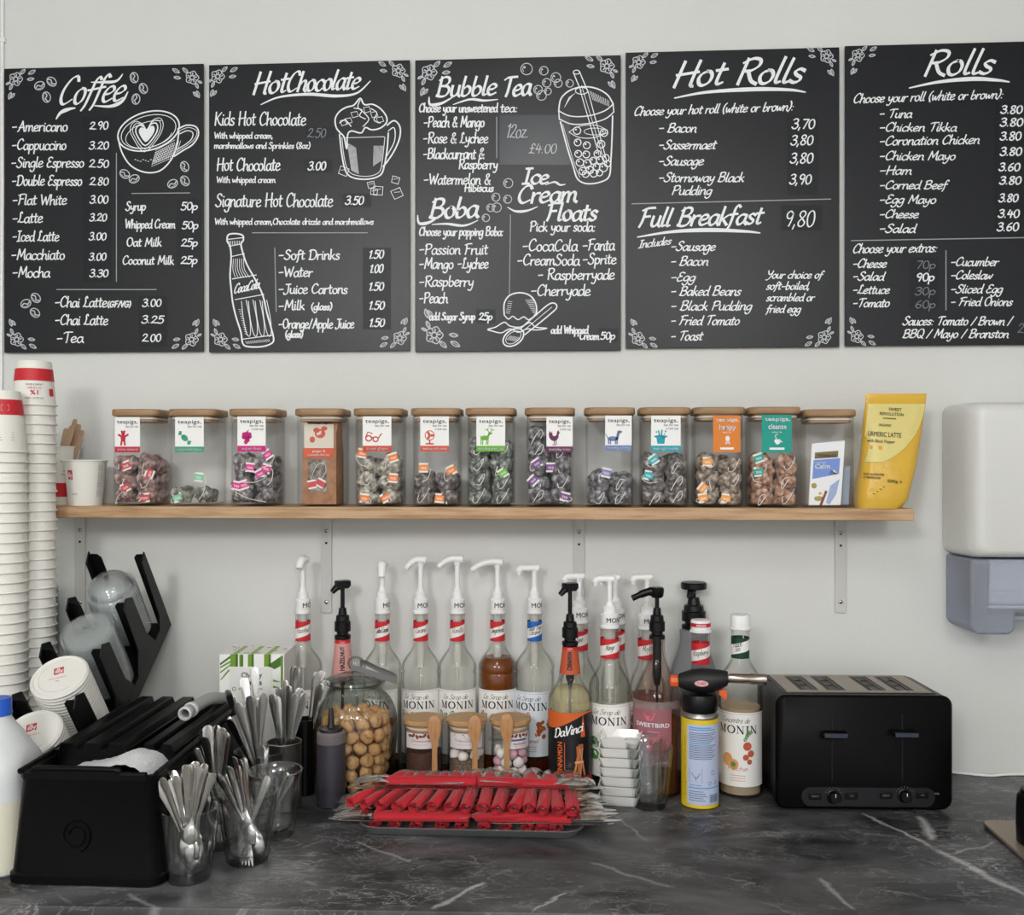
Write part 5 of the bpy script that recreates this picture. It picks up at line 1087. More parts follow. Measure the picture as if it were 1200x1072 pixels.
# cone-necked bottles with black pumps
def cone_bottle(px, zd, desc, conecol, word, head, ycol, cone, ysh, rp, ybot_label, full, phi):
    p = cz(px, zd); k = zd/F; Z = lambda y: zat(y, zd)-TOP
    t = thing('syrup_bottle', desc, 'bottle', p, -atan2(p.x, p.y-CAM.y), 'syrup bottles along the wall'); r = rp*k
    r0, r1 = 8.2*k, 12.2*k
    prof = [(r-.004, 0), (r-.001, .0012), (r, .005), (r, Z(ysh)-.01)]+shoulder(r, r1, Z(ysh)-.008, Z(cone[1]), 8, .8)+[(r0, Z(cone[0])), (r0, Z(ycol)-.002), (r0+.001, Z(ycol))]
    glass_body(t, prof)
    if full: fill(t, prof, Z(cone[1]+16), SYR['straw'])
    sl = MB(); V = []; n = 30; z0, z1 = Z(cone[1]), Z(cone[0])
    def cm(u, v, o=.0008): q = r1+(r0-r1)*v/(z1-z0)+o; a = u/r1; return (q*sin(a), -q*cos(a), z0+v)
    sv = obj('neck_sleeve', MB().flat(strip(-pi*r1*.99, pi*r1*.99, 0, z1-z0, 30), cm), conecol, t)
    tp = obj('sleeve_top_band', MB().flat(strip(-pi*r1*.99, pi*r1*.99, (z1-z0)*.90, z1-z0, 30), lambda u, v: cm(u, v, .0011)), RED, sv, sm=False)
    g = M2(); typ(g, word, 0, 0, w=(z1-z0)*.66, h=.0095, bold=.0008); g.v = [(-q+.004, a+(z1-z0)*.16) for a, q in g.v]
    obj('lettering', MB().flat(g, lambda u, v: cm(u, v, .0014)), BLACK_INK, sv, sm=False)
    g = M2(); typ(g, 'CLASSIC', 0, (z1-z0)*.92, w=.012, mid=True); obj('band_lettering', MB().flat(g, lambda u, v: cm(u, v, .0015)), WHITE_INK, sv, sm=False)
    if full:
        zb, zt = Z(ybot_label), Z(829); h = zt-zb; u = r*1.5
        l = obj('front_label', wrap_patch(r, -u, u, zb, zt, 24, .0004), mat('black_label', '#141316', .4), t); g = M2(); N = 24
        for i in range(N):
            a = -u+2*u*i/N; b = -u+2*u*(i+1)/N; f = lambda q: h*(.86+.12*sin(q/r*1.5))
            g.poly([(a, min(h, f(a))), (b, min(h, f(b))), (b, h), (a, h)])
        for i in range(8): y0 = h*(.62+.04*i); g.rect(r*.62-.0006*(8-i), y0, r*.62+.0006*(8-i), y0+h*.05)
        obj('orange_flash', MB().flat(g, cyl(r+.0008, zb)), mat('orange_print', '#d2622a', .5), l, sm=False)
        g = M2(); hand(g, 'DaVinci', -r*.78, r*.62, h*.60, .0165, .0024, h*.72, slant=.15, down=False, con=.45, jit=.1); obj('logo_lettering', MB().flat(g, cyl(r+.0012, zb)), WHITE_INK, l, sm=False)
        g = M2(); typ(g, 'CINNAMON', 0, 0, w=h*.52, h=.0095, bold=.0006); g.v = [(-q-r*.36, a+h*.02) for a, q in g.v]; g.rect(-r*.26, h*.03, -r*.235, h*.54); obj('flavour_lettering', MB().flat(g, cyl(r+.0012, zb)), mat('orange_print', '#d2622a'), l, sm=False)
        g = M2(); g2 = M2()
        for i, (x_, a_) in enumerate(((.28, .12), (.4, -.05), (.52, .05), (.36, .2), (.62, -.14), (.47, -.02))): g.line([(r*x_-a_*.03, h*.03), (r*x_+a_*.05, h*(.44+.03*(i % 3)))], .0042)
        for i, (x_, a_) in enumerate(((.28, .12), (.52, .05), (.62, -.14))): g2.line([(r*x_-a_*.03+.0006, h*.04), (r*x_+a_*.05+.0006, h*.43)], .0009)
        obj('cinnamon_stick_drawing', MB().flat(g, cyl(r+.0010, zb)), mat('cinnamon_print', '#b5653a', .6), l, sm=False)
        g2.rect(r*.22, h*.22, r*.66, h*.25); obj('stick_shading_lines', MB().flat(g2, cyl(r+.0014, zb)), mat('cinnamon_light_print', '#dba878', .6), l, sm=False)
        obj('red_foot_band', wrap_patch(r, -u, u, zb-.010, zb, 24, .0004), RED, l)
    pump(t, Z(ycol), k, 'flat', r0*1.15, Z(head), BLACK, phi, 13*k, 6*k, letters=False)
    obj('dip_tube', MB().lathe([(r0*.62, Z(ycol)), (r0*.62, Z(cone[1]+6)), (.0028, Z(cone[1]+16)), (.0028, .008)], 12), BLACK, t)
cone_bottle(401.5, 1.945, 'hazelnut syrup bottle with pink neck sleeve and black pump behind the biscuit jar', mat('pink_sleeve', '#d49a94', .5), 'HAZELNUT', 680, 748, (748.5, 790), 815, 18.5, 880, False, .35)
cone_bottle(668, 1.825, 'cinnamon syrup bottle with black label, orange neck sleeve and black pump', mat('orange_sleeve', '#bd5636', .5), 'CINNAMON', 683, 755.5, (757, 788), 812, 25.4, 903, True, .5)

# pink-label bottle, black pump
zd = 1.827; p = cz(770, zd); k = zd/F; Z = lambda y: zat(y, zd)-TOP; r = 28*k
t = thing('syrup_bottle', 'syrup bottle with plum pink label, orange syrup and long black spout', 'bottle', p, -atan2(p.x, p.y-CAM.y), 'syrup bottles along the wall')
prof = [(r-.004, 0), (r-.001, .0012), (r, .005), (r, Z(822))]+shoulder(r, 8.6*k, Z(820), Z(757), 10, .85)+[(8.6*k, Z(752)), (9.6*k, Z(751)), (9.6*k, Z(748))]
glass_body(t, prof, m=clear('pink_tinged_glass', '#f8f2f0', '#b0a29e', .9)); fill(t, prof, Z(840), SYR['orange'])
l = obj('front_label', wrap_patch(r, -r*1.45, r*.62, Z(890), Z(824), 22, .0004), mat('plum_label', '#9b6169', .5), t); h = Z(824)-Z(890)
g = M2(); typ(g, 'SWEETBIRD', -r*.98, h*.68, w=r*1.5, h=.0075, bold=.0004); g.rect(-r*.4, h*.60, r*.1, h*.605); hand(g, 'Caramel', -.2*r, .5*r, h*.05, .008, .0008, slant=.2, down=False)
obj('lettering', MB().flat(g, cyl(r+.0009, Z(890))), WHITE_INK, l, sm=False)
g = M2().poly([(-r*.62, h*.93), (-r*.3, h*.86), (-r*.05, h*.95), (-r*.2, h*.80), (-r*.42, h*.79)]).ell(-r*.1, h*.33, r*.36, h*.17).line([(-r*.1, h*.45), (r*.1, h*.56)], .003); obj('bird_drawing', MB().flat(g, cyl(r+.0008, Z(890))), mat('bright_pink_print', '#d9697a', .5), l, sm=False)
obj('dark_band', wrap_patch(r, -r*1.45, r*1.45, Z(825), Z(816), 22, .0005), clear('frosted_band', '#d8c8c6', '#a59a98', .5, .3, haze=.25), l)
pm = pump(t, Z(748), k, 'none', 9.2*k, Z(688), BLACK, 0, 1, 1, letters=False)
zt = Z(688)-Z(748); h_ = MB(); h_.lathe([(0, zt-12*k), (6*k, zt-12*k), (7.5*k, zt-10*k), (8.4*k, zt-2*k), (7*k, zt), (0, zt)], 20)
h_.tube(smooth([(4*k, 0, zt-6*k), (-8*k, -.002, zt-5*k), (-18*k, -.005, zt-8*k), (-29*k, -.008, zt-13*k)], False, 4), [5.4*k]*5+[4.6*k]*4+[3.6*k]*4, 10); obj('spout', h_, BLACK, pm)
obj('dip_tube', MB().lathe([(5*k, Z(748)), (5.2*k, Z(790)), (3.4*k, Z(802)), (.002, Z(804)), (.002, .008)], 12), BLACK, t)

# squat grey bottle behind
zd = 1.928; p = cz(813, zd); k = zd/F; Z = lambda y: zat(y, zd)-TOP; r = 27.5*k
t = thing('sauce_bottle', 'translucent grey sauce bottle with wide black disc pump against the wall', 'bottle', p, -atan2(p.x, p.y-CAM.y))
prof = [(r-.004, 0), (r, .005), (r, Z(800))]+shoulder(r, 16*k, Z(798), Z(748), 8, 1.1)+[(16.5*k, Z(738)), (14*k, Z(736))]
obj('bottle_body', MB().lathe([(0, 0)]+prof+[(0, Z(736))], 32, M=Matrix.Diagonal((1, .45, 1, 1))), mat('grey_translucent_plastic', '#8b8d92', .3, trans=.15), t)
pump(t, Z(736), k, 'disc', 14*k, Z(682), BLACK, 1.1, 12*k, 3*k, letters=False)

# ------------------------------------------------------------------ biscuit jar
zd = 1.838; p = cz(416.5, zd); k = zd/F; Z = lambda y: zat(y, zd)-TOP
JG = clear('jar_glass', '#fdfefd', '#b9c0bd', 1.2, pos=.25, base=.025)
t = thing('biscuit_jar', 'fluted glass biscuit jar with glass lid, full of round biscuits', 'jar', p)
outer = smooth([(30*k, .0006), (38*k, .004), (43.5*k, .026), (47.5*k, Z(868)), (48.5*k, Z(850)), (46.5*k, Z(832)), (40*k, Z(818)), (33*k, Z(811)), (30.5*k, Z(808))], False, 4)+[(30.5*k, Z(802)), (31.5*k, Z(800))]
inner = [(q-.0032, max(z, .007)) for q, z in outer][::-1]
obj('jar_body', MB().lathe([(0, 0)]+outer+inner+[(0, .007)], 96, flute=(36, .022)), JG, t, sharp=60)
lid = obj('lid', MB().lathe([(0, Z(792)), (26*k, Z(797)), (28*k, Z(803)), (29.5*k, Z(803)), (29.5*k, Z(799.5)), (35*k, Z(799.4)), (36*k, Z(797)), (34*k, Z(794.5)), (26*k, Z(792)), (16*k, Z(788.5)), (7*k, Z(787)), (5*k, Z(785.5)), (7.5*k, Z(782)), (9.4*k, Z(777)), (8.4*k, Z(772)), (4*k, Z(769.6)), (0, Z(769))], 40), clear('jar_lid_glass', '#fbfdfc', '#8b9390', 1.3, pos=.12, base=.03), t, sharp=55)
BIS = mat('amaretti_biscuit', '#c79a69', .8, var=(110, '#96673c', .5, .72), bump=(160, .6))
def lumpy(seed, s, sub=3, amp=.08):
    r = random.Random(seed); b = bmesh.new(); bmesh.ops.create_icosphere(b, subdivisions=sub, radius=1); k = [r.uniform(0, 6) for _ in range(6)]
    for v in b.verts:
        n = v.co.normalized(); v.co = n*s*(1+amp*sin(4*n.x+k[0])*cos(3*n.y+k[1])+amp*.5*sin(9*n.z+k[2])*sin(8*n.x+k[3])); v.co.z *= .86
    me = bpy.data.meshes.new('biscuit'); b.to_mesh(me); b.free(); me.polygons.foreach_set('use_smooth', [True]*len(me.polygons)); return me
bis = [lumpy(i, .0132) for i in range(5)]
for me in bis: me.materials.append(BIS)
random.seed(5); z = .021; top = Z(828)
while z < top:
    u = z/(Z(850)); R = (38.5+ (7.5*min(1, u*1.6) if z < Z(845) else 5))*k-.0035-.0135; off = random.uniform(0, 6)
    for rad, n in ((R, int(2*pi*R/.0268)), (R*.5, 6 if z > top-.05 else 0), (0, 1 if z > top-.03 else 0)):
        for i in range(n):
            a = off+2*pi*i/n; o = obj('biscuit', random.choice(bis), None, None, p+Vector((rad*cos(a), rad*sin(a), z+random.uniform(-.003, .003))), [random.uniform(0, 6) for _ in range(3)])
            tag(o, 'round golden almond biscuit piled inside the fluted glass jar', 'biscuit', 'biscuits in the glass jar')
    z += .0228
# tongs lying over the lid
t0 = cz(440, 1.815, zat(797, 1.815)); t = thing('serving_tongs', 'steel serving tongs resting on the glass lid of the biscuit jar', 'tongs', t0)
def Q(px, py, zd): return cz(px, zd, zat(py, zd))-t0
for nm, P in (('arm', [Q(411, 783, 1.79), Q(416, 782.5, 1.79), Q(432, 787.5, 1.79), Q(450, 793, 1.79), Q(463, 797, 1.79)]), ('arm', [Q(422, 776, 1.83), Q(428, 776, 1.83), Q(444, 784, 1.83), Q(456, 789, 1.83), Q(464, 793, 1.83)])):
    m = MB(); P = [Vector(q) for q in smooth([tuple(q) for q in P], False, 4)]; rings = []
    for i, q in enumerate(P):
        w = (.0075-.0035*sin(pi*min(1, i/len(P)*1.1))) if i < 5 else .0045+.0025*i/len(P)
        rings.append([q+Vector((0, -.0006, -w)), q+Vector((0, -.0006, w*.8)), q+Vector((0, .0006, w*.8)), q+Vector((0, .0006, -w))])
    obj(nm, m.loft(rings), mat('tongs_steel', '#8b8a88', .28, 1), t)
a, b = Q(462.5, 797, 1.79), Q(463.5, 793, 1.83); obj('fold', MB().loft([[a+Vector((0, 0, -.007)), a+Vector((.004, 0, -.007)), a+Vector((.004, 0, .0062)), a+Vector((0, 0, .0062))], [b+Vector((0, 0, -.007)), b+Vector((.004, 0, -.007)), b+Vector((.004, 0, .0062)), b+Vector((0, 0, .0062))]]), mat('tongs_steel', '#8b8a88', .28, 1), t)

# squeeze bottle
zd = 1.752; p = cz(388, zd); k = zd/F; Z = lambda y: zat(y, zd)-TOP; r = 16.6*k
t = thing('squeeze_bottle', 'squeeze bottle of dark sauce standing in front of the biscuit jar', 'bottle', p)
obj('bottle_body', MB().lathe([(0, 0), (r-.003, 0), (r, .003), (r, Z(872)), (r-.0006, Z(870)), (r-.0006, Z(869)), (0, Z(869))], 32), mat('dark_sauce_bottle', '#38353d', .4), t)
obj('bottle_top', MB().lathe([(r-.0008, Z(869.6)), (r, Z(868.6)), (r, Z(858)), (r-.003, Z(856)), (r-.006, Z(855.4)), (r-.0016, Z(860))], 32, ), mat('clear_bottle_shoulder', '#9a9294', .3, trans=.5), t)
c = obj('cap', MB().lathe([(0, Z(860)), (r*.8, Z(860)), (r*.84, Z(856)), (r*.8, Z(852.5)), (r*.3, Z(851.5)), (.0062, Z(848)), (.0044, Z(832)), (.0030, Z(829)), (0, Z(828.6))], 28), mat('brown_black_plastic', '#241f20', .4), t)

# ------------------------------------------------------------------ little spice jars with wooden spoons
MALLOW = mat('white_marshmallow', '#e9e2dc', .8, bump=(300, .2)); PMAL = mat('pink_marshmallow', '#d9a9b5', .8, bump=(300, .2)); COCO = mat('brown_sugar', '#5c4a3e', .9, var=(400, '#8d7a68', .45, .6)); CHOC = mat('chocolate_powder', '#3c241b', .9, var=(300, '#57362a', .4, .6))
SPOON = mat('beech_wood', '#b88a5c', .5, var=(30, '#a5764a', .4, .65), stretch=(10, 10, 1))
LIDW = mat('light_bamboo', '#c19a6c', .45, var=(20, '#ac8356', .4, .68), stretch=(1, 8, 8))
for i, (px, lidx, sp) in enumerate(((496.5, 497, (509.5, 852)), (547, 547, (556.5, 852)), (598, 598.5, (594, 850)))):
    zd = 1.852; p = cz(px, zd); k = zd/F; Z = lambda y: zat(y, zd)-TOP; r = 22.4*k; H = Z(846)
    t = thing('spice_jar', ('small glass jar of chocolate powder with wooden lid, beside the biscuit jar', 'small wooden-lidded glass jar between two others, holding brown sugar', 'small wooden-lidded glass jar with pink and white marshmallows')[i], 'jar', p, 0, 'small jars with wooden lids')
    obj('jar_body', MB().lathe([(0, 0), (r-.003, 0), (r, .003), (r, H), (r-.002, H), (r-.002, .006), (0, .005)], 36), GLASS, t)
    l = obj('lid', MB().lathe([(0, H+.0006), (r+.0015, H+.0006), (r+.003, H+.002), (r+.003, H+.0085), (r+.0015, H+.010), (0, H+.010)], 36), LIDW, t)
    obj('lid_plug', MB().lathe([(0, H-.012), (r-.004, H-.012), (r-.004, H), (0, H)], 32), LIDW, l); obj('seal_ring', MB().lathe([(r-.004, H-.008), (r-.0022, H-.007), (r-.0022, H-.005), (r-.004, H-.004)], 32), SEAL, l)
    zl0, zl1 = .082, H-.012
    lb = obj('label', wrap_patch(r, -r*(.9 if i < 2 else .3), r*(1.0 if i < 2 else 1.25), zl0, zl1, 16, .0006), mat('lilac_white_label', '#d9d2d3', .55), t); h = zl1-zl0
    g = M2(); g2 = M2()
    if i == 0:
        for q in range(6): g.ell(-r*.6+q*r*.2, h*(.82+.05*sin(q*2)), r*.13, h*.09, q)
    if i == 1:
        for q in ((-.55, .9, .1, .62), (-.5, .62, .2, .9), (-.6, .8, .0, .78), (-.1, .92, .35, .6), (-.3, .55, .4, .7)): g.line([(r*q[0], h*q[1]), (r*q[2], h*q[3])], .0016)
    if i == 2:
        for q in range(5): g.ell(r*(.15+q*.22), h*(.84+.05*sin(q*3)), r*.12, h*.09, q)
        g2.rect(r*.12, h*.50, r*1.0, h*.62)
    obj('drawing', MB().flat(g, cyl(r+.0010, zl0)), mat(('choc_print', 'ink_print', 'choc_print')[i], ('#7a4432', '#3c3638', '#7a4432')[i], .6), lb, sm=False)
    if g2.v: obj('blue_stripe', MB().flat(g2, cyl(r+.0010, zl0)), mat('navy_print', '#4a5a86', .6), lb, sm=False)
    g = M2(); hand(g, ('Chocolate', 'Vanilla', 'Marshmallow')[i], -r*.55 if i < 2 else r*.2, r*.5 if i < 2 else r*1.0, h*.46-(.2*h if i == 2 else 0), h*.13, .0009, down=False, slant=.2); typ(g, 'flavoured', -r*.4 if i < 2 else r*.3, h*.25-(.12*h if i == 2 else 0), w=r*.7, h=h*.06)
    obj('lettering', MB().flat(g, cyl(r+.0010, zl0)), mat('rose_print', '#a87a78', .6), lb, sm=False)
    if i < 2: obj('contents', MB().lathe([(0, .0062), (r-.0034, .0062), (r-.0034, .072-.014*i), (r*.4, .076-.014*i), (0, .073-.014*i)], 30), (CHOC, COCO)[i], t)['kind'] = 'stuff'
    rr = random.Random(i)
    if i > 0:
        for q in range((6, 24)[i-1]):
            lay, idx = divmod(q, 6); a = 2*pi*idx/6+.5*lay+.3; rad = r*.62; zz = (.064 if i == 1 else .0165+.0175*lay)
            pk = i == 2 and q in (5, 8, 14, 17, 21, 22, 23)
            o = obj('marshmallow', lumpy(q, .0108, 2, .1), None, None, p+Vector((rad*cos(a), rad*sin(a), zz)), (rr.uniform(0, 3), rr.uniform(0, 3), 0)); o.data.materials.append(PMAL if pk else MALLOW)
            tag(o, '%s marshmallow inside the %s wooden-lidded jar' % ('pink' if pk else 'white', ('', 'middle', 'marshmallow')[i]), 'marshmallow', 'marshmallows in the small jars')
    # spoon standing against the front of the jar
    ys = p.y-r-.0065; s0 = at(sp[0], sp[1], ys); zt_ = s0.z
    o = thing('wooden_spoon', ('small wooden spoon hooked on the front of the chocolate powder jar', 'small wooden spoon on the front of the middle wooden-lidded jar', 'small wooden spoon on the front of the marshmallow jar')[i], 'spoon', (s0.x, ys, TOP), 0, 'wooden spoons on the small jars')
    hb = zt_-TOP; m = MB(); rings = []
    for u, w, d in ((0, .0052, .0028), (.03, .0056, .0028), (hb-.042, .0048, .0028), (hb-.030, .0056, .003), (hb-.022, .0085, .0036), (hb-.010, .0120, .0046), (hb+.002, .0132, .0048), (hb+.012, .0118, .0042), (hb+.019, .008, .003), (hb+.022, .003, .001)):
        cav = 0
        rings.append([(w*cos(a), (-d+cav*(1-cos(a)**2)) if sin(a) < -.2 else d*sin(a), u) for a in (2*pi*q/20 for q in range(20))])
    obj('spoon_body', m.loft(rings), SPOON, o)
# ------------------------------------------------------------------ cutlery
def cutlery(kind, L):
    """head tip at y=0, handle tip at y=L, flat in the xy plane, bowl hollow facing +z"""
    m = MB(); th = .0013
    if kind == 'teaspoon': S_ = [(0, .002, .002, .0), (.02, .008, .0, .0022), (.08, .0125, -.001, .0046), (.16, .0148, -.0012, .0058), (.24, .0130, -.0008, .0046), (.30, .0078, .001, .002), (.335, .0038, .003, .0004), (.40, .0028, .0034, 0), (.62, .0030, .0024, 0), (.80, .0046, .0010, 0), (.93, .0066, .0002, 0), (.985, .0056, .0002, 0), (1, .0025, .0002, 0)]
    if kind == 'spoon': S_ = [(0, .003, .003, .0), (.02, .010, .0, .0028), (.08, .0165, -.001, .0056), (.16, .0195, -.0012, .007), (.23, .0175, -.0008, .0056), (.29, .0098, .001, .002), (.325, .0045, .004, .0004), (.40, .0034, .0044, 0), (.62, .0038, .0030, 0), (.80, .0060, .0012, 0), (.93, .0086, .0002, 0), (.985, .0072, .0002, 0), (1, .003, .0002, 0)]
    if kind == 'fork': S_ = [(.20, .0115, -.003, .001), (.24, .0120, -.0034, .0016), (.29, .0085, -.001, .001), (.33, .0040, .003, 0), (.42, .0034, .0040, 0), (.62, .0038, .0028, 0), (.80, .0060, .0012, 0), (.93, .0088, .0002, 0), (.985, .0072, .0002, 0), (1, .003, .0002, 0)]
    if kind == 'knife': S_ = [(0, .002, 0, 0), (.03, .0058, 0, 0), (.10, .0088, 0, 0), (.30, .0094, 0, 0), (.50, .0086, 0, 0), (.54, .0048, 0, 0), (.58, .0042, 0, 0), (.75, .0056, 0, 0), (.93, .0082, 0, 0), (.985, .0068, 0, 0), (1, .003, 0, 0)]
    rings = []; N = 6
    for t, w, z, dp in S_:
        hth = th*(1.6 if t > .35 and kind != 'knife' else (.7 if kind == 'knife' and t < .54 else 1.7 if kind == 'knife' else 1)); top = []; bot = []
        for i in range(N+1):
            u = -1+2*i/N; q = -dp*(1-u*u); e = hth*.5*(1-abs(u)**4*.6); top.append((w*u, t*L, z+q+e)); bot.append((w*u, t*L, z+q-e))
        rings.append(top+bot[::-1])
    m.loft(rings)
    if kind == 'fork':
        for i in range(4):
            x = -.0098+.00653*i; m.tube([(x*.86, .205*L, -.003), (x, .15*L, -.0035), (x, .08*L, -.001), (x*.97, .0, .004)], [.0021, .0018, .0016, .0007], 6, .6)
    me = m.mesh(kind, 50); me.materials.append(STEEL); return me
CUT = {'teaspoon': cutlery('teaspoon', .138), 'spoon': cutlery('spoon', .19), 'fork': cutlery('fork', .19), 'knife': cutlery('knife', .205)}
CLEN = {'teaspoon': .138, 'spoon': .19, 'fork': .19, 'knife': .205}
NAMES = {'teaspoon': 'teaspoon', 'spoon': 'dessert_spoon', 'fork': 'fork', 'knife': 'table_knife'}
def aim(o, head, tip, roll):
    d = (tip-head).normalized(); x = d.cross(Vector((0, -1, .2))).normalized(); z = x.cross(d)
    M = Matrix((x, d, z)).transposed().to_4x4() @ Matrix.Rotation(roll, 4, 'Y'); M.translation = head; o.matrix_world = M
def stand(kind, foot, px, py, zd, roll, label, grp):
    """cutlery standing in a container: the handle tip shows at the given pixel and depth, the other end heads for the foot"""
    tip = cz(px, zd, zat(py, zd)); d = (foot-tip).normalized(); head = tip+d*CLEN[kind]
    o = bpy.data.objects.new(NAMES[kind], CUT[kind]); COL.objects.link(o); aim(o, head, tip, roll); tag(o, label, kind if kind != 'teaspoon' else 'spoon', grp); return o

# ------------------------------------------------------------------ cutlery tumblers
TUM = clear('tumbler_glass', '#feffff', '#b4bbb9', 1.6, .04, pos=.45, base=.065)
def tumbler_mesh(R, r, H):
    m = MB(); n = 96; rings = []
    def ring(rad, z, fl): return [(rad*(1+fl*cos(12*2*pi*i/n))*cos(2*pi*i/n), rad*(1+fl*cos(12*2*pi*i/n))*sin(2*pi*i/n), z) for i in range(n)]
    rings.append(ring(r*.5, .0, 0)); rings.append(ring(r*.93, 0, .0)); rings.append(ring(r, .003, .02))
    for t in (.15, .3, .5, .68): rings.append(ring(r+(R-r)*t, H*t, .028))
    rings.append(ring(r+(R-r)*.8, H*.8, .004)); rings.append(ring(R, H, 0)); rings.append(ring(R-.0012, H+.0007, 0)); rings.append(ring(R-.0026, H, 0))
    for t in (.8, .5, .2): rings.append(ring(r+(R-r)*t-.004, H*t, .006))
    rings.append(ring(r-.005, .013, 0)); rings.append(ring(r*.4, .0105, 0))
    return m.loft(rings)
TM = tumbler_mesh(.0455, .0315, .107).mesh('tumbler', 60); TM.materials.append(TUM)
def tumbler(px, py, label, grp='glass tumblers on the worktop', rz=0, tilt=None, zd=None):
    p = ground(px, py) if zd is None else cz(px, zd)
    o = bpy.data.objects.new('glass_tumbler', TM); COL.objects.link(o); o.location = p; o.rotation_euler = (0, 0, rz); tag(o, label, 'glass', grp); return p
def lab_l(lst, word, where, grp, kinds):
    pass
G1 = tumbler(221, 1029, 'ribbed glass tumbler of teaspoons, frontmost beside the black caddy')
G4 = tumbler(256, 990, 'ribbed glass tumbler of cutlery behind the frontmost teaspoon tumbler')
G2 = tumbler(290, 1008, 'ribbed glass tumbler of cutlery, second from the front, standing clear at the front right')
G3 = tumbler(322, 978, 'ribbed glass tumbler almost empty, before the steel cutlery cup')
G5 = tumbler(304, 950, 'ribbed glass tumbler of tall cutlery behind the others')
random.seed(11)
def bunch(G, H, zt, lst, place, grp):
    """lst: (kind, px, py, depth offset); handles named by their order from the left"""
    zd0 = (G-CAM).dot(FWD); srt = sorted(lst, key=lambda q: q[1])
    for i, (kind, px, py, dz) in enumerate(srt):
        tip = cz(px, zd0+dz, zat(py, zd0+dz)); c = G+Vector((0, 0, H)); off = tip-c; off.z = 0
        foot = G+Vector((-off.x*.35+random.uniform(-.004, .004), -off.y*.3+random.uniform(-.006, .006), .016))
        lab = 'steel %s in %s, %s handle from the left' % (NAMES[kind].replace('_', ' '), place, ORD[i])
        stand(kind, foot, px, py, zd0+dz, random.uniform(-.5, .5)+(pi if random.random() < .5 else 0), lab, grp)
bunch(G1, .107, 0, [('teaspoon', 182, 914, -.01), ('teaspoon', 190, 911, -.025), ('teaspoon', 199, 913, .01), ('teaspoon', 206, 909, -.02), ('teaspoon', 218, 896, -.022), ('teaspoon', 225, 895, .0), ('teaspoon', 235, 899, -.028), ('teaspoon', 244, 905, .012), ('teaspoon', 250, 906, -.012), ('teaspoon', 212, 900, .024), ('teaspoon', 194, 905, .02), ('teaspoon', 229, 892, .02), ('teaspoon', 240, 895, .0), ('teaspoon', 202, 903, .028)], 'the frontmost tumbler', 'teaspoons in the frontmost tumbler')
bunch(G4, .107, 0, [('teaspoon', 224, 874, .0), ('teaspoon', 229, 877, -.02), ('fork', 236, 855, .012), ('fork', 243, 850, -.006), ('fork', 254, 850, .004), ('fork', 260, 853, -.015), ('teaspoon', 215, 884, -.01), ('fork', 248, 858, .02), ('teaspoon', 219, 880, .018), ('fork', 239, 863, -.022), ('fork', 265, 858, .012), ('teaspoon', 233, 884, .02), ('fork', 257, 862, -.005)], 'the tumbler behind the frontmost one', 'cutlery in the tumbler behind the frontmost')
bunch(G2, .107, 0, [('teaspoon', 268, 898, -.012), ('teaspoon', 274, 887, -.022), ('teaspoon', 281, 890, .0), ('teaspoon', 264, 908, .01), ('knife', 314, 909, -.01), ('teaspoon', 259, 913, -.02), ('teaspoon', 271, 903, .018), ('teaspoon', 277, 897, -.008), ('fork', 285, 888, .02), ('teaspoon', 255, 908, .0)], 'the front right tumbler', 'cutlery in the front right tumbler')
bunch(G5, .107, 0, [('knife', 266, 808, -.012), ('fork', 272, 828, .012), ('fork', 278, 823, -.024), ('fork', 284, 830, .0), ('fork', 293, 815, -.028), ('spoon', 300, 818, .008), ('spoon', 285, 794, .024), ('spoon', 298, 782, .03), ('knife', 309, 812, -.016), ('fork', 262, 836, .02), ('fork', 275, 838, -.012), ('fork', 281, 834, .018), ('knife', 289, 826, -.014), ('fork', 297, 824, .004), ('spoon', 305, 822, .02), ('fork', 268, 843, -.02)], 'the rearmost tumbler', 'cutlery in the rearmost tumbler')
bunch(G3, .107, 0, [('teaspoon', 336, 905, .01), ('teaspoon', 342, 908, -.008)], 'the nearly empty tumbler', 'teaspoons in the nearly empty tumbler')
# steel and black cutlery cups
zd = 1.74; p = cz(333, zd); k = zd/F; r = 20*k; H = zat(868, zd)-TOP
t = thing('cutlery_cup', 'brushed steel cutlery cup behind the tumblers', 'cup', p)
obj('cup_wall', MB().lathe([(0, 0), (r-.002, 0), (r, .002), (r, H-.002), (r+.0008, H-.001), (r, H), (r-.0012, H-.001), (r-.0014, .003), (0, .003)], 40), BRUSHED, t); PS = p
bunch(p, H, 0, [('knife', 319, 813, -.018), ('knife', 346, 813, -.02), ('knife', 358, 812, -.014), ('knife', 334, 797, .006), ('spoon', 327, 806, .016), ('spoon', 345, 780, .018), ('fork', 349, 782, .006), ('knife', 324, 816, .0), ('knife', 338, 803, -.008), ('knife', 352, 806, .0)], 'the brushed steel cup', 'cutlery in the brushed steel cup')
zd = 1.815; p = cz(357, zd); k = zd/F; r = 12.5*k; H = zat(842, zd)-TOP
t = thing('cutlery_cup', 'narrow black cutlery cup leaning handles towards the biscuit jar', 'cup', p)
obj('cup_wall', MB().lathe([(0, 0), (r*.9, 0), (r*.92, .003), (r, H), (r-.0016, H), (r*.9-.0016, .004), (0, .004)], 32), BLACK, t)
bunch(p, H, 0, [('knife', 372, 787, -.004), ('knife', 378, 786, .004), ('spoon', 383, 797, -.006), ('spoon', 376, 801, -.008)], 'the narrow black cup', 'cutlery in the black cup')

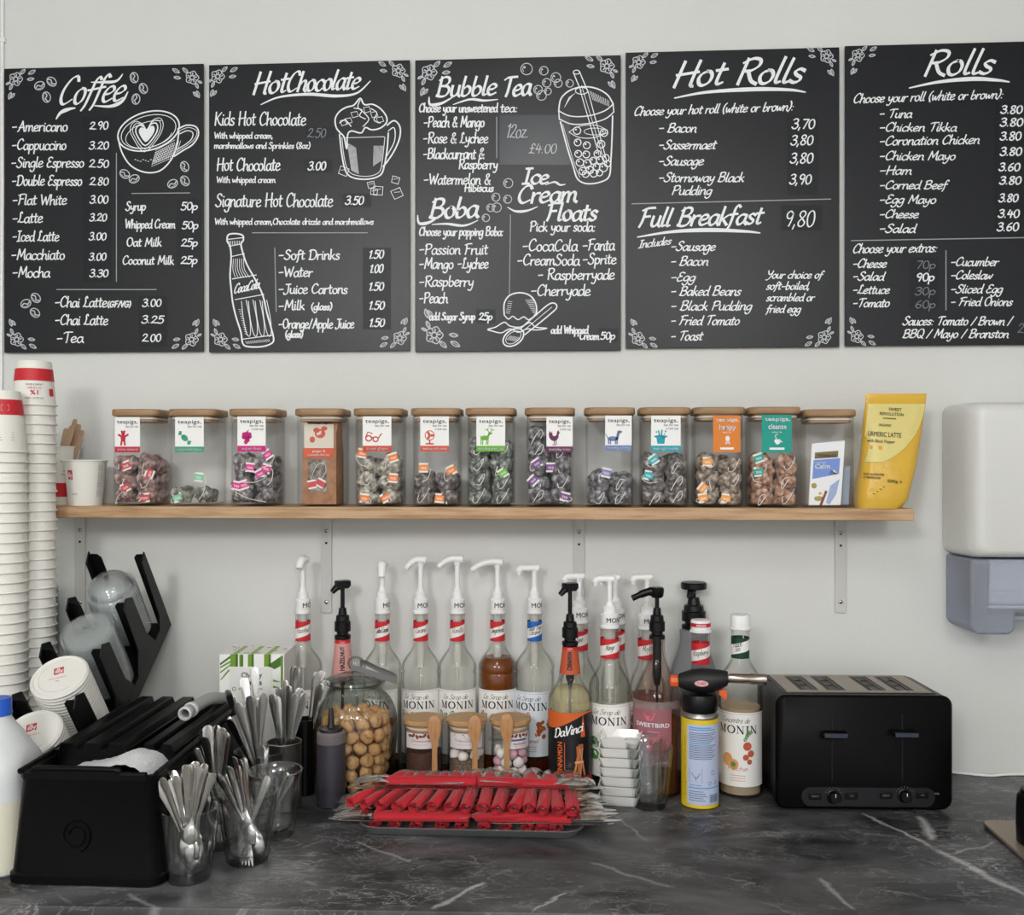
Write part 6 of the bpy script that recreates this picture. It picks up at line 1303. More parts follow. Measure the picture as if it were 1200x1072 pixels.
# ------------------------------------------------------------------ black bar caddy (rinse tub)
a = ground(4, 1037); c = ground(192, 1037); bl = cz(170, 1.84, 1.064); W = (c.x-a.x)/2; Yf = a.y; cx_ = (a.x+c.x)/2; Lg = .40; Hh = .158
ang = 0
t = thing('rinse_caddy', 'black plastic rinse caddy with ridged lid and soapy water, front left', 'caddy', (cx_, Yf, TOP))
W0 = W; W1 = W-.0125
def ring_(hx, y0, y1, z, cr=.022, k=5, notch=0):
    R = []
    for qx, qy, a0 in ((1, 1, 0), (-1, 1, pi/2), (-1, -1, pi), (1, -1, 1.5*pi)):
        for i in range(k+1):
            aa = a0+pi/2*i/k; R.append(Vector((qx*(hx-cr)+cr*cos(aa), (y1-cr if qy > 0 else y0+cr)+cr*sin(aa), z)))
    return R
TUBM = mat('caddy_black_plastic', '#08080a', .36, spec=.14, bump=(500, .08))
secs = [ring_(W0-.004, .004, Lg, 0), ring_(W0, 0, Lg+.004, .003), ring_(W0, 0, Lg+.004, .014), ring_(W0-.003, .003, Lg, .017), ring_(W1, .013, Lg-.01, Hh-.012), ring_(W1+.002, .011, Lg-.008, Hh-.006), ring_(W1+.002, .011, Lg-.008, Hh), ring_(W1-.003, .016, Lg-.013, Hh+.001), ring_(W1-.006, .019, Lg-.016, Hh-.002), ring_(W0-.012, .012, Lg-.012, .010)]
obj('tub', MB().loft(secs), TUBM, t, sharp=35)
# shallow raised lip either side of the front notch
lip = MB()
for x0, x1 in ((-W1+.004, -W1+.045), (W1-.045, W1-.004)):
    pass
rim = MB(); P = [(-W1+.012, .0145, Hh+.002), (-W1+.026, .0145, Hh+.002), (-W1+.034, .0135, Hh+.009), (W1-.062, .0135, Hh+.009), (W1-.052, .0145, Hh+.002), (W1-.014, .0145, Hh+.002)]
rim.tube(smooth(P, False, 4), .0042, 10); obj('front_rim', rim, TUBM, t)
for sx in (-1, 1):
    obj('side_rim', MB().tube([(sx*(W1-.001), .02, Hh+.002), (sx*(W1-.001), .10, Hh+.004), (sx*(W1-.001), Lg-.02, Hh+.016)], .0045, 8), TUBM, t)
m = MB(); m.prism([(x, z) for x, y, z in smooth(P, False, 4)]+[(W1-.014, Hh-.006), (-W1+.012, Hh-.006)], lambda a, b: (a, .0105, b), lambda a, b: (a, .0175, b)); obj('front_lip', m, TUBM, t)
g = MB(); sp_ = [(.024*(1-.6*i/40)*cos(-1.2+i*.26)+(-.012), .0, .072+.024*(1-.6*i/40)*sin(-1.2+i*.26)) for i in range(41)]
yfront = lambda z: .003+(.013-.003)*z/Hh
g.tube([(x, yfront(z)-.0002, z) for x, y, z in sp_], .0028, 8, .5); obj('embossed_swirl', g, TUBM, t)
# ridged lid in two panels with a slot between
def lid_panel(x0, x1, n, nm):
    m = MB(); y0, y1 = .105, Lg-.012; secs = []; pr = []; w = (x1-x0)/n
    for i in range(n):
        s0 = x0+w*i; pr += [(s0, .010), (s0+w*.18, .010), (s0+w*.30, .022), (s0+w*.82, .022), (s0+w*.94, .010)]
    pr += [(x1, .010), (x1, -.018), (x0, -.018)]
    m.prism(pr, lambda a, b: (a, y0+(.006 if b < 0 else 0)-b*.25, Hh+b), lambda a, b: (a, y1, Hh+b+.004))
    o = obj(nm, m, TUBM, t, bevel=.0018)
lid_panel(-W1+.008, .020, 3, 'lid_panel'); lid_panel(.040, W1-.008, 2, 'lid_panel')
FOAM = mat('soap_foam', '#eef0f2', .7, bump=(900, 1.0), var=(420, '#8d9094', .56, .74))
m = MB(); n = 26; v = []; rr = random.Random(3); fx0, fx1 = -W1+.014, W1-.014
for i in range(n+1):
    for j in range(9):
        x = fx0+(fx1-fx0)*i/n; y = .022+.092*j/8; u = i/n
        z = Hh-.020+.040*max(0, min(1, (u-.12)*3.2))*(.75+.25*sin(9*u+1))*(1-.35*abs(j/8-.45))*max(0, min(1, (1.03-u)*9))+rr.uniform(-.0012, .0012)
        v.append((x, y, z))
m.add(v, [(i*9+j, (i+1)*9+j, (i+1)*9+j+1, i*9+j+1) for i in range(n) for j in range(8)])
o = obj('soap_foam', m, FOAM, None, (cx_, Yf, TOP)); tag(o, 'white soap suds filling the front of the black caddy', 'foam', None, 'stuff')
CAD = (cx_, Yf)
# short grey hose on the lid
HOSE = mat('grey_hose', '#9b9d9c', .5)
zt_ = TOP+Hh+.026
q0 = cz(217, 1.63, zt_+.012); q1 = cz(231, 1.68, zt_+.013); q2 = cz(246, 1.72, zt_+.015); q3 = cz(261, 1.76, zt_+.006)
t = thing('hose_piece', 'short piece of pale grey hose lying on the caddy lid', 'hose', q0)
P = smooth([tuple(q-q0) for q in (q0, q1, q2, q3)], False, 6); m = MB(); m.tube(P, .0105, 18, cap=False); m.tube([Vector(q)+Vector((0, 0, 0)) for q in P], .0078, 18, cap=False); obj('hose_wall', m, HOSE, t)
d = (Vector(P[1])-Vector(P[0])).normalized(); m = MB()
def ringat(c, r, n=20):
    e = d.cross(Vector((0, 0, 1))).normalized(); f = d.cross(e); return [c+e*r*cos(2*pi*i/n)+f*r*sin(2*pi*i/n) for i in range(n)]
m.loft([ringat(-d*.002, .0075), ringat(-d*.004, .009), ringat(-d*.002, .0118), ringat(d*.006, .0118), ringat(d*.006, .0075)], cap=False, closed=True); obj('end_ring', m, mat('pale_hose_ring', '#c2c3c1', .45), t)
m = MB(); m.loft([ringat(d*.020, .0104), ringat(d*.022, .013), ringat(d*.028, .013), ringat(d*.030, .0104)], cap=False); obj('collar', m, mat('pale_hose_ring', '#c2c3c1'), t)

# ------------------------------------------------------------------ milk bottle at the frame edge
zd = 1.495; p = cz(-3, zd); k = zd/F; Z = lambda y: zat(y, zd)-TOP
p.z = TOP; MILKP = mat('milk_bottle_plastic', '#d3d6d7', .35, sss=.15)
t = thing('milk_bottle', 'translucent plastic milk bottle with blue cap at the frame edge', 'bottle', p)
hw = 42*k
prof = [(hw-.004, .0), (hw, .004), (hw, Z(905)), (hw*.985, Z(890)), (hw*.88, Z(873)), (hw*.66, Z(858)), (hw*.46, Z(847)), (hw*.36, Z(840)), (hw*.34, Z(828))]
obj('bottle_body', MB().rsq([(q, q, min(q*.55+.0, q-.0002) if q > hw*.9 else q-.0005, z) for q, z in prof], 6), MILKP, t)
obj('milk', MB().rsq([(hw+.0003, hw+.0003, hw*.55, .006), (hw+.0003, hw+.0003, hw*.55, Z(928))], 6), mat('milk_seen_through_plastic', '#d8d4c2', .4), t)
obj('cap', MB().lathe([(0, Z(837)), (16*k, Z(837)), (16*k, Z(834)), (15.4*k, Z(833)), (15.4*k, Z(820)), (14*k, Z(817.5)), (0, Z(817.5))], 32), mat('blue_cap_plastic', '#1f58c4', .4), t)
m = MB(); m.tube(smooth([(-hw*.3, hw*.4, Z(852)), (-hw*.35, hw*.98, Z(872)), (-hw*.35, hw*1.12, Z(900)), (-hw*.3, hw*.96, Z(925))], False, 5), .009, 10); obj('handle', m, MILKP, t)
g = M2().rect(.006, .06, .03, .10); obj('label', MB().flat(g, lambda u, v: (u, -hw-.0006, v)), mat('blue_label_print', '#41507e', .5), t)
g = M2(); typ(g, 'MILK', .008, .076, w=.02, bold=.0006); obj('label_lettering', MB().flat(g, lambda u, v: (u, -hw-.001, v)), WHITE_INK, t)

# ------------------------------------------------------------------ lid rack with stacks of lids
TH = radians(53); A_ = Vector((0, cos(TH), -sin(TH))); B_ = Vector((0, -sin(TH), -cos(TH)))   # into the stack / down the steps
P1 = cz(131, 1.86, zat(692, 1.86)); PIT = .113; LR = .0475
def tier(i): return P1+B_*PIT*i
RACK = mat('rack_black_plastic', '#0c0d0f', .42, spec=.22)
org = tier(0)+A_*.17; base_z = TOP
t = thing('lid_rack', 'black stepped lid rack with upright prongs beside the cup stacks', 'rack', (org.x, org.y, TOP)); O = Vector((org.x, org.y, TOP))
XW = LR+.007
def rk(x, a, b): return P1+Vector((x, 0, 0))+A_*a+B_*b-O
def slab(m, x0, x1, a0, a1, b0, b1):
    v = [rk(x, a, b) for x in (x0, x1) for a in (a0, a1) for b in (b0, b1)]
    m.add(v, [(0, 1, 3, 2), (4, 6, 7, 5), (0, 4, 5, 1), (2, 3, 7, 6), (0, 2, 6, 4), (1, 5, 7, 3)])
BOT = .155
for i in range(5):
    bb = (i-.5)*PIT; tip = -.048 if i == 0 else -.03
    for sx in (-1, 1):
        m = MB(); x = sx*XW
        # side flange with a slanted tip, and a narrow front flange
        w = .030
        if i == 0: poly = [(tip, bb-.002), (tip+.012, bb+.020), (.10, bb+.024), (BOT, bb+.060), (BOT, bb-.006), (.10, bb-.006)]
        elif i == 4: poly = [(tip+.010, bb-.024), (tip, bb-.004), (tip+.01, bb), (BOT, bb), (BOT, bb-.055), (.10, bb-.026)]
        else: poly = [(tip+.016, bb-.026), (tip, bb-.006), (tip+.012, bb+.014), (.085, bb+.018), (.12, bb+.045), (BOT, bb+.058), (BOT, bb-.050), (.12, bb-.044), (.085, bb-.028)]
        m.prism(poly, lambda a, b: rk(x-.0016, a, b), lambda a, b: rk(x+.0016, a, b))
        p_ = obj('prong', m, RACK, t, bevel=.001)
        m = MB(); e = .022
        m.prism([(0, tip+.010), (.004, tip+.005), (e-.006, tip+.006), (e, tip+.014), (e, BOT), (0, BOT)], lambda u, a: rk(x-sx*u, a, bb-.0012), lambda u, a: rk(x-sx*u, a, bb+.0012))
        obj('front_flange', m, RACK, p_, bevel=.0008)
m = MB()
slab(m, -XW, XW, BOT-.002, BOT+.002, -PIT*.5-.006, PIT*3.5); obj('back_panel', m, RACK, t, bevel=.001)
m = MB()
for sx in (-1, 1): slab(m, sx*XW-.0018, sx*XW+.0018, BOT-.03, BOT+.002, -PIT*.5-.006, PIT*3.5)
obj('side_rail', m, RACK, t, bevel=.001)
m = MB(); q = rk(-XW+.012, BOT, -PIT*.3); q2 = rk(-XW+.012, BOT, PIT*3.3)
m.box(q.x-.008, q.x+.008, q.y-.004, q.y+.004, 0, q.z-.002).box(q.x-.008, q.x+.008, q2.y, q.y, 0, .006); m.box(q2.x-.008, q2.x+.09, q2.y-.012, q2.y+.012, 0, max(.01, q2.z-.002)); obj('stand', m, RACK, t, bevel=.001)
def axis_rot():
    z = -A_; x = Vector((1, 0, 0)); y = z.cross(x); return Matrix((x, y, z)).transposed().to_euler()
ER = axis_rot()
def lid_stack(i, me, a0, pitch, n, name, lab0, labn, grp, cat='lid'):
    out = None
    for k in range(n):
        o = bpy.data.objects.new(name, me); COL.objects.link(o); o.location = tier(i)+A_*(a0+pitch*k); o.rotation_euler = ER
        tag(o, lab0 if k == 0 else labn, cat, grp)
        if k == 0: out = o
    return out
dome = MB().lathe([(LR, 0), (LR, .004), (LR-.003, .0045)]+[(.041*cos(a), .006+.030*sin(a)) for a in (pi/2*i/9 for i in range(9))]+[(.006, .0358), (.006, .0345)]+[(.0402*cos(a), .006+.0292*sin(a)) for a in (pi/2*i/9 for i in range(8, -1, -1))]+[(LR-.003, .0033), (LR-.001, .0)], 40)
dm = MB(); dm = dome.mesh('dome_lid'); dm.materials.append(CLEARP)
fl = MB().lathe([(LR, 0), (LR, .0045), (LR-.004, .006), (LR-.006, .002), (.012, .0024), (.010, .0034), (0, .0034), (0, .0026), (.010, .0026), (.012, .0016), (LR-.007, .0012), (LR-.004, .005), (LR-.001, 0)], 40).mesh('flat_lid'); fl.materials.append(CLEARP)
LIDP = mat('white_paper_lid', '#e6e4de', .45)
pl = MB().lathe([(LR-.0016, 0), (LR+.0008, .0012), (LR+.0008, .0040), (LR-.0014, .0055), (LR-.002, .0068), (LR-.004, .0070), (LR-.006, .0052), (0, .0052), (0, .0040), (LR-.005, .0040), (LR-.002, .0005)], 44).mesh('paper_lid'); pl.materials.append(LIDP)
lid_stack(0, dm, 0, .0075, 15, 'dome_cup_cover', 'clear plastic dome lid facing out of the top tier of the black rack', 'clear dome lid stacked behind the outermost dome in the rack', 'dome lids in the top tier')
lid_stack(1, fl, -.004, .0062, 22, 'flat_cup_cover', 'clear flat plastic lid facing out of the second tier of the black rack', 'clear flat lid stacked behind the outermost flat lid in the rack', 'flat lids in the second tier')
for i, nm in ((2, 'third'), (3, 'lowest')):
    o = lid_stack(i, pl, -.004-.008*(i == 2), .0072, 19, 'paper_cup_cover', 'white paper lid with red logo square facing out of the %s tier' % nm, 'plain white paper lid edge stacked in the %s tier of the rack' % nm, 'paper lids in the %s tier' % nm)
    f = lambda h: (lambda u, v: (u, v, .0052+h)); sq = M2().poly([(-.012, .006), (.002, .014), (.008, .003), (-.006, -.005)][::1]); ca, sa = cos(.35), sin(.35)
    rot = lambda u, v, dx=0, dy=0: (u*ca-v*sa+dx, u*sa+v*ca+dy)
    s2 = M2().poly([rot(a, b, -.006, .012) for a, b in ((-.008, -.0075), (.008, -.0075), (.008, .0075), (-.008, .0075))]); obj('logo_square', MB().flat(s2, f(.0003)), RED, o, sm=False)
    g = M2(); hand(g, 'illy', -.0062, .0062, -.004, .010, .0014, down=False, slant=.1); g.v = [rot(a, b, -.006, .012) for a, b in g.v]; obj('logo_lettering', MB().flat(g, f(.0006)), WHITE_INK, o, sm=False)
    g = M2(); typ(g, '100% ARABICA', -.016, 0, w=.03, h=.0024); typ(g, 'illy', -.004, -.007, w=.006, h=.003); g.v = [rot(a, b, 0, -.004) for a, b in g.v]; obj('red_lettering', MB().flat(g, f(.0003)), RED, o, sm=False)
    obj('printed_ring', MB().flat(M2().ring(0, 0, .034, .034, .0004, n=50, a0=2.6, a1=5.6), f(.0003)), GREY_INK, o, sm=False)
# clear cups stacked behind the paper cups
cp = cz(50, 2.02); ccup = MB().lathe([(0, 0), (.026, 0), (.0405, .098), (.042, .0985), (.042, .1005), (.0396, .1005), (.0392, .098), (.025, .0012), (0, .0012)], 36).mesh('plastic_cup'); ccup.materials.append(CLEARP)
zt_ = zat(684, 2.02); n = int((zt_-.1005-TOP)/.0072)
for k in range(n+1):
    o = obj('plastic_cup', ccup, None, None, (cp.x, min(cp.y, -.045), TOP+.0072*k)); tag(o, 'clear plastic cup with rim edge showing, in the stack behind the paper cups', 'cup', 'clear cups behind the paper cups')

# ------------------------------------------------------------------ bamboo tissue box
zd = 1.845; pA = cz(257, zd); pB = cz(333, zd); k = zd/F; zt_ = zat(766.5, zd); Wd = (pB-pA).length/2; c = (pA+pB)/2
t = thing('tissue_box', 'white tissue box printed with green bamboo against the wall', 'box', (c.x, c.y, TOP), YAW)
Hb = zt_-TOP; dpt = .096; obj('carton', MB().box(-Wd, Wd, 0, dpt, 0, Hb), PAPER, t, bevel=.001)
GR = [mat('bamboo_green_print', '#6f9a2f', .6), mat('dark_bamboo_print', '#4a6f28', .6), mat('light_leaf_print', '#a9c274', .6)]
def BX(px, py): return ((px-295)/38*Wd, Hb-(py-766.5)*k)
def bx(m, o): return MB().flat(m, lambda a, b: (BX(a, b)[0], -o, BX(a, b)[1]))
g = M2(); g.rect(270, 766.5, 279, 781).rect(280.5, 767, 285, 781).rect(290.5, 766.5, 297.5, 781).rect(309.5, 766.5, 317.5, 781).rect(329, 768, 331.6, 850); obj('bamboo_stems', bx(g, .0004), GR[0], t, sm=False)
g = M2().rect(276, 766.5, 278.6, 781).rect(282.6, 767, 284.6, 781).rect(295, 766.5, 297, 781).rect(315, 766.5, 317, 781).rect(330.6, 768, 331.6, 850).poly([(313, 780), (329, 769), (329, 780), (322, 784)]).poly([(258, 777), (270, 768), (270, 771), (258, 779.5)]); obj('stem_shadows', bx(g, .0007), GR[1], t, sm=False)
g = M2().poly([(258, 787), (270, 778), (270, 780), (258, 789)]).poly([(257.5, 797), (268, 784), (270, 785), (260, 796)]).poly([(258, 781), (270, 774), (270, 776.5), (258, 783)]).poly([(320, 796), (330, 799), (320, 798.5)]).poly([(320, 803), (329, 806), (320, 806)]); obj('leaf_drawing', bx(g, .0005), GR[0], t, sm=False)
pn = obj('white_panel', bx(M2().rect(269, 782, 319, 900), .0009), mat('white_print', '#e4e5e0', .6), t, sm=False)
g = M2(); typ(g, 'Cheeky', 283, 793.5, w=24, h=-6, bold=.25); typ(g, 'Panda', 287, 802, w=20, h=-6, bold=.25); typ(g, 'BAMBOO TISSUES', 280, 808, w=28, h=-2.2); g.ring(274.5, 807, 2, 2, .7, n=12)
obj('lettering', bx(g, .0012), BLACK_INK, pn, sm=False)
g = M2()
rr = random.Random(6)
for i in range(26):
    x, y = rr.uniform(-Wd*.92, Wd*.92), rr.uniform(.006, dpt-.006)
    g.poly([(x+rr.uniform(-.008, .008), y+rr.uniform(-.006, .006)) for _ in range(3)])
obj('top_pattern', MB().flat(g, lambda a, b: (a, b, Hb+.0004)), mat('dark_leaf_print', '#333a2c', .6), t, sm=False)
g = M2()
for x_ in (272, 292, 311): g.rect(BX(x_, 0)[0], 0, BX(x_+6, 0)[0], dpt*.85)
obj('top_stems', MB().flat(g, lambda a, b: (a, b, Hb+.0003)), GR[2], t, sm=False)
# ------------------------------------------------------------------ tray of cutlery rolled in red napkins
NAP = mat('red_paper_napkin', '#b91a28', .8, bump=(500, .25), sheen=.15)
RLEN = .155
def roll_mesh(seed, L, R=.0106, squash=.84):
    r = random.Random(seed); m = MB(); n = 64; turns = 2.6; rings = []
    ys = [0, .004, L*.3, L*.6, L-.004, L]; ph = r.uniform(0, 6.28); k = [r.uniform(0, 6) for _ in range(4)]
    for j, y in enumerate(ys):
        ring = []
        for i in range(n+1):
            u = i/n; a = ph+turns*2*pi*u; rad = R*(.28+.72*u**.8)*(1+.06*sin(2*a+k[0]+j))
            if u > .95: rad *= 1.02
            fl = (-.0016*sin(a+k[1])-.005*(1-u)*(0) +.0015*sin(3*a+k[2]) if j == 0 else 0)+(.0025*u if j == 0 else 0)
            ring.append((rad*cos(a)*1.06, y-fl, rad*sin(a)*squash))
        rings.append(ring)
    v = [q for g in rings for q in g]; f = []
    for j in range(len(ys)-1):
        for i in range(n): f.append((j*(n+1)+i, j*(n+1)+i+1, (j+1)*(n+1)+i+1, (j+1)*(n+1)+i))
    m.add(v, f)
    # loose pointed flap lying against the roll
    a0 = r.uniform(-.5, .8); V = []
    for i in range(7):
        a = a0+i*.22; V += [(R*1.09*cos(a), -.001-.010*sin(i/6*pi)*(seed % 3 != 0), R*squash*1.06*sin(a)), (R*1.05*cos(a), L*(.35+.3*i/6), R*squash*1.03*sin(a))]
    m.add(V, [(2*i, 2*i+1, 2*i+3, 2*i+2) for i in range(6)])
    me = m.mesh('napkin', 50); me.materials.append(NAP); return me
RL = [roll_mesh(s, RLEN) for s in range(5)]
def napkin_roll(loc, ang, label, grp, pieces, me, tilt=0, sc=1, squash=1):
    """ang turns the roll about the vertical: 0 = open end to the viewer, cutlery out at the back"""
    t = thing('napkin_roll', label, 'napkin', loc, ang, grp); t.rotation_euler = (tilt, 0, ang)
    n = obj('napkin', me, None, t); n.scale = (sc, 1, squash)
    s = n.modifiers.new('ply', 'SOLIDIFY'); s.thickness = .0007
    for kind, out, dx, dz, roll in pieces:
        o = bpy.data.objects.new(NAMES[kind], CUT[kind]); COL.objects.link(o); o.parent = t
        o.location = (dx, .155+out, dz); o.rotation_euler = (0, roll, pi+0)
    return t
# tray
zdf, zdb = 1.585, 1.80
pL = ground(424, 972); pR = ground(682, 972); cxT = (pL.x+pR.x)/2; yF = cz(553, 1.590).y; yBk = cz(553, 1.790).y; HW = (pR.x-pL.x)/2+.002
TRAY = mat('tray_grey_steel', '#9a9a9c', .4, .55)
t = thing('serving_tray', 'shallow metal tray piled with red napkin rolls', 'tray', (cxT, (yF+yBk)/2, TOP)); hy = (yBk-yF)/2
obj('tray_body', MB().rsq([(HW-.016, hy-.016, .02, .0005), (HW-.010, hy-.010, .024, .002), (HW-.004, hy-.004, .03, .013), (HW, hy, .032, .0148), (HW+.001, hy+.001, .032, .0162), (HW-.001, hy-.001, .032, .017), (HW-.005, hy-.005, .03, .0145), (HW-.012, hy-.012, .024, .004), (HW-.016, hy-.016, .02, .003)], 8), TRAY, t, sharp=60)
yb = yF+.016
def X_(px, y): return at(px, 950, y).x
random.seed(9)
ALLB = [('fork', .052, -.003, .001, 0), ('knife', .05, .003, -.002, 1.2)]
# bottom layer
for i, px in enumerate((437, 461, 487, 516, 540, 566, 592, 618, 634, 652)):
    napkin_roll((X_(px, yb), yb+.004+random.uniform(0, .006), TOP+.0125), random.uniform(-.08, .08), 'red napkin roll in the tray bottom layer, %s open end from the left' % ORD[i], 'napkin rolls, bottom layer', [], RL[i % 5])
# second layer: lying across, cutlery sticking out either side
z2 = TOP+.0300
for j in range(4):
    yy = yb+.006+.030*j
    for sx in (-1, 1):
        px0 = 551 if sx < 0 else 557; x0 = X_(px0, yy)+sx*.004
        nm = 'left' if sx < 0 else 'right'
        pcs = ([('fork', .068, -.004, .003, pi), ('fork', .060, .006, .000, pi+.2), ('knife', .078, .002, -.006, .1)] if sx < 0 else [('knife', .082, -.004, -.004, .1), ('knife', .070, .005, -.005, -.1), ('spoon', .060, 0, .004, pi)])
        o = napkin_roll((x0, yy, z2+random.uniform(-.001, .001)), -sx*pi/2+random.uniform(-.05, .05), 'crosswise red napkin roll under the front row, cutlery %s, %s from the front' % (nm, ORD[j]), 'crosswise napkin rolls, middle layer', pcs, RL[(j+sx) % 5], sc=1.25, squash=.9)
        o.children[0].scale = (1.15, 1.22, .9)
# front row
z3 = TOP+.0475
fr = [(411, -.42), (428, -.36), (446, -.32), (466, -.28), (486, -.2), (506, -.16), (527, -.1), (546, -.03), (566, .0), (583, -.05), (602, -.16), (620, .0), (636, -.06), (654, .08), (671, .03)]
for i, (px, an) in enumerate(fr):
    y = yb-.004+.002*(i % 3)+(.010 if i < 2 else 0); pc = [('spoon', .042, 0, .0, pi)] if i > 6 else [('fork', .042, .0, .0, pi)]
    napkin_roll((X_(px, y), y, z3+random.uniform(-.001, .0015)), an, 'red napkin roll in the front row, %s open end from the left' % ORD[i], 'front row of napkin rolls', pc, RL[i % 5], tilt=.015, squash=1.0)
# top pair lying across behind
z4 = TOP+.0655
for sx, px0, ln in ((-1, 557, 1.0), (1, 561, .9)):
    yy = yb+.075; x0 = X_(px0, yy)
    pcs = [('fork', .052, -.008, .002, pi), ('fork', .046, .004, .004, pi-.2), ('fork', .06, .010, -.001, pi), ('knife', .066, -.012, -.008, 0)] if sx < 0 else [('spoon', .046, -.006, .002, pi), ('spoon', .036, .006, .005, pi), ('knife', .064, -.010, -.008, 0)]
    o = napkin_roll((x0, yy, z4), -sx*pi/2+(.02 if sx < 0 else -.02), 'red napkin roll topping the pile at the back, %s' % ('forks fanned beside the biscuit jar' if sx < 0 else 'spoons out towards the white dishes'), 'top pair of napkin rolls', pcs, RL[2 if sx < 0 else 3]); o.children[0].scale = (1.2, ln, 1.0)

# ------------------------------------------------------------------ white dishes
DISH = mat('white_porcelain', '#e9e8e4', .15, coat=.4)
w = .037; pd = cz(727, 1.775)
m = MB().rsq([(w*.80, w*.80, .006, 0), (w*.84, w*.84, .006, .002), (w*.98, w*.98, .007, .017), (w, w, .007, .0185), (w-.0022, w-.0022, .006, .0185), (w*.83, w*.83, .005, .005), (w*.7, w*.7, .004, .0038)], 5).mesh('dish', 50); m.materials.append(DISH)
nD = 7; pit = (zat(867, 1.737)-TOP-.0185)/(nD-1)
for i in range(nD):
    o = obj('dish', m, None, None, (pd.x+random.uniform(-.0012, .0012), pd.y, TOP+pit*i), (0, 0, -.12+random.uniform(-.03, .03)))
    tag(o, 'small square white dish, %s' % ('lowest of the stack on the worktop' if i == 0 else 'topmost and empty in the stack' if i == nD-1 else '%s from the bottom of the stack' % ORD[i]), 'dish', 'stack of square white dishes')

# ------------------------------------------------------------------ two nested tumblers
p = cz(761, 1.748); k = 1.748/F
TN = tumbler_mesh(28*k, 19.5*k, zat(873, 1.748)-TOP).mesh('tumbler', 60); TN.materials.append(TUM)
o = obj('glass_tumbler', TN, None, None, p, (0, 0, .4)); tag(o, 'empty ribbed tumbler standing before the pink-label bottle, holding a second one', 'glass', 'glass tumblers on the worktop')
o = obj('glass_tumbler', TN, None, None, p+Vector((-.003, -.001, .0145)), (0, -.075, .1)); o.scale = (.80, .80, .96); tag(o, 'tilted tumbler nested inside the empty one before the pink-label bottle', 'glass', 'glass tumblers on the worktop')

# ------------------------------------------------------------------ gas torch
zd = 1.76; p = cz(820, zd); k = zd/F; Z = lambda y: zat(y, zd)-TOP; r = 21.6*k
t = thing('gas_torch', 'kitchen gas torch: yellow canister with black head and steel nozzle', 'torch', p, -atan2(p.x, p.y-CAM.y))
cn = obj('canister', MB().lathe([(0, .002), (r*.8, .002), (r*.9, 0), (r, .0015), (r+.0006, .003), (r, .0045), (r, Z(838)), (r*.97, Z(836))], 40), mat('yellow_tin', '#d8b91c', .35), t)
obj('canister_shoulder', MB().lathe([(r, Z(838.5)), (r+.0008, Z(837.5)), (r+.0006, Z(836)), (r*.95, Z(834)), (r*.84, Z(829.5)), (r*.8, Z(829)), (0, Z(829))], 36), BRUSHED, cn)
lb = obj('label', wrap_patch(r, -r*.72, r*1.5, .008, Z(844), 24, .0004), mat('pale_blue_info_label', '#b9c3de', .45), cn); hL = Z(844)-.008
g = M2(); BB = mat('info_blue_print', '#5d9fd0', .5); b2 = M2()
for (v, wd) in ((.955, 1.25), (.93, 1.5), (.76, 1.2), (.205, 1.9)): b2.rect(-r*.62, hL*v, r*(-.62+wd), hL*v+.0022)
for i in range(15): g.rect(-r*.6, hL*(.895-.021*i)-(.03*hL if i > 5 else 0), r*(.95-.35*((i*7) % 3)/3), hL*(.895-.021*i)+.0011-(.03*hL if i > 5 else 0))
for i in range(5): g.rect(-r*.6, hL*(.165-.028*i), r*(.2+.1*(i % 3)), hL*(.165-.028*i)+.0011)
for i in range(11): g.rect(r*(.55+.055*i), hL*.03, r*(.55+.055*i)+.0006*(1+i % 2), hL*.13)
g.line([(-r*.58, hL*.28), (r*.12, hL*.28), (r*.12, hL*.45), (-r*.58, hL*.45)], .0006, True); g.curve([(-r*.45, hL*.40), (-r*.2, hL*.33), (r*.02, hL*.40)], .0010); g.line([(-r*.2, hL*.36), (-r*.2, hL*.30)], .0008)
g.ring(r*.75, hL*.40, .003, .004, .0007).ring(r*.55, hL*.27, .003, .003, .0007).ring(r*.95, hL*.27, .003, .003, .0007).rect(-r*.58, hL*.245, r*.1, hL*.25)
obj('small_print', MB().flat(g, cyl(r+.0008, .008)), mat('slate_print', '#4d5a74', .6), lb, sm=False); obj('blue_headings', MB().flat(b2, cyl(r+.0008, .008)), BB, lb, sm=False)
g = M2(); typ(g, 'BUTANE GAS  KEEP OUT OF REACH', 0, 0, w=hL*.75, h=.0026); g.v = [(-q-r*.85, a+hL*.1) for a, q in g.v]; obj('side_lettering', MB().flat(g, cyl(r+.0005, .008)), mat('dark_print', '#3a3324'), cn, sm=False)
obj('valve_collar', MB().lathe([(0, Z(832)), (20*k, Z(832)), (21*k, Z(830)), (20.5*k, Z(817)), (19*k, Z(812)), (0, Z(812))], 30), BLACK, t)
hb = MB(); zc = Z(798); rings = []
for x, hz, hyy, dz in ((-25, 6, 6, 0), (-24, 8, 8, 0), (-18, 10.5, 10, 0), (-8, 13.5, 12, .5), (4, 15, 13, .5), (14, 14, 12.5, 1), (22, 12, 11, 2.5), (29, 9.5, 9, 4), (32, 8, 8, 4.5)):
    rings.append([(x*k, hyy*k*cos(a), zc+dz*k+hz*k*sin(a)) for a in (2*pi*i/20 for i in range(20))])
hd = obj('torch_head', hb.loft(rings), mat('black_rubbered_plastic', '#141416', .5), t)
YX = Matrix.Rotation(pi/2, 4, 'Y')
obj('nozzle', MB().lathe([(7.4*k, 0), (7.6*k, .0006), (5.6*k, .003), (5.6*k, 26*k), (6.4*k, 27*k), (6.4*k, 45*k), (5.4*k, 45*k), (5.2*k, 28*k), (0, 27*k)], 24, M=Matrix.Translation((31*k, 0, zc+5*k)) @ YX), mat('heat_tinted_steel', '#b7a9a0', .2, 1), hd)
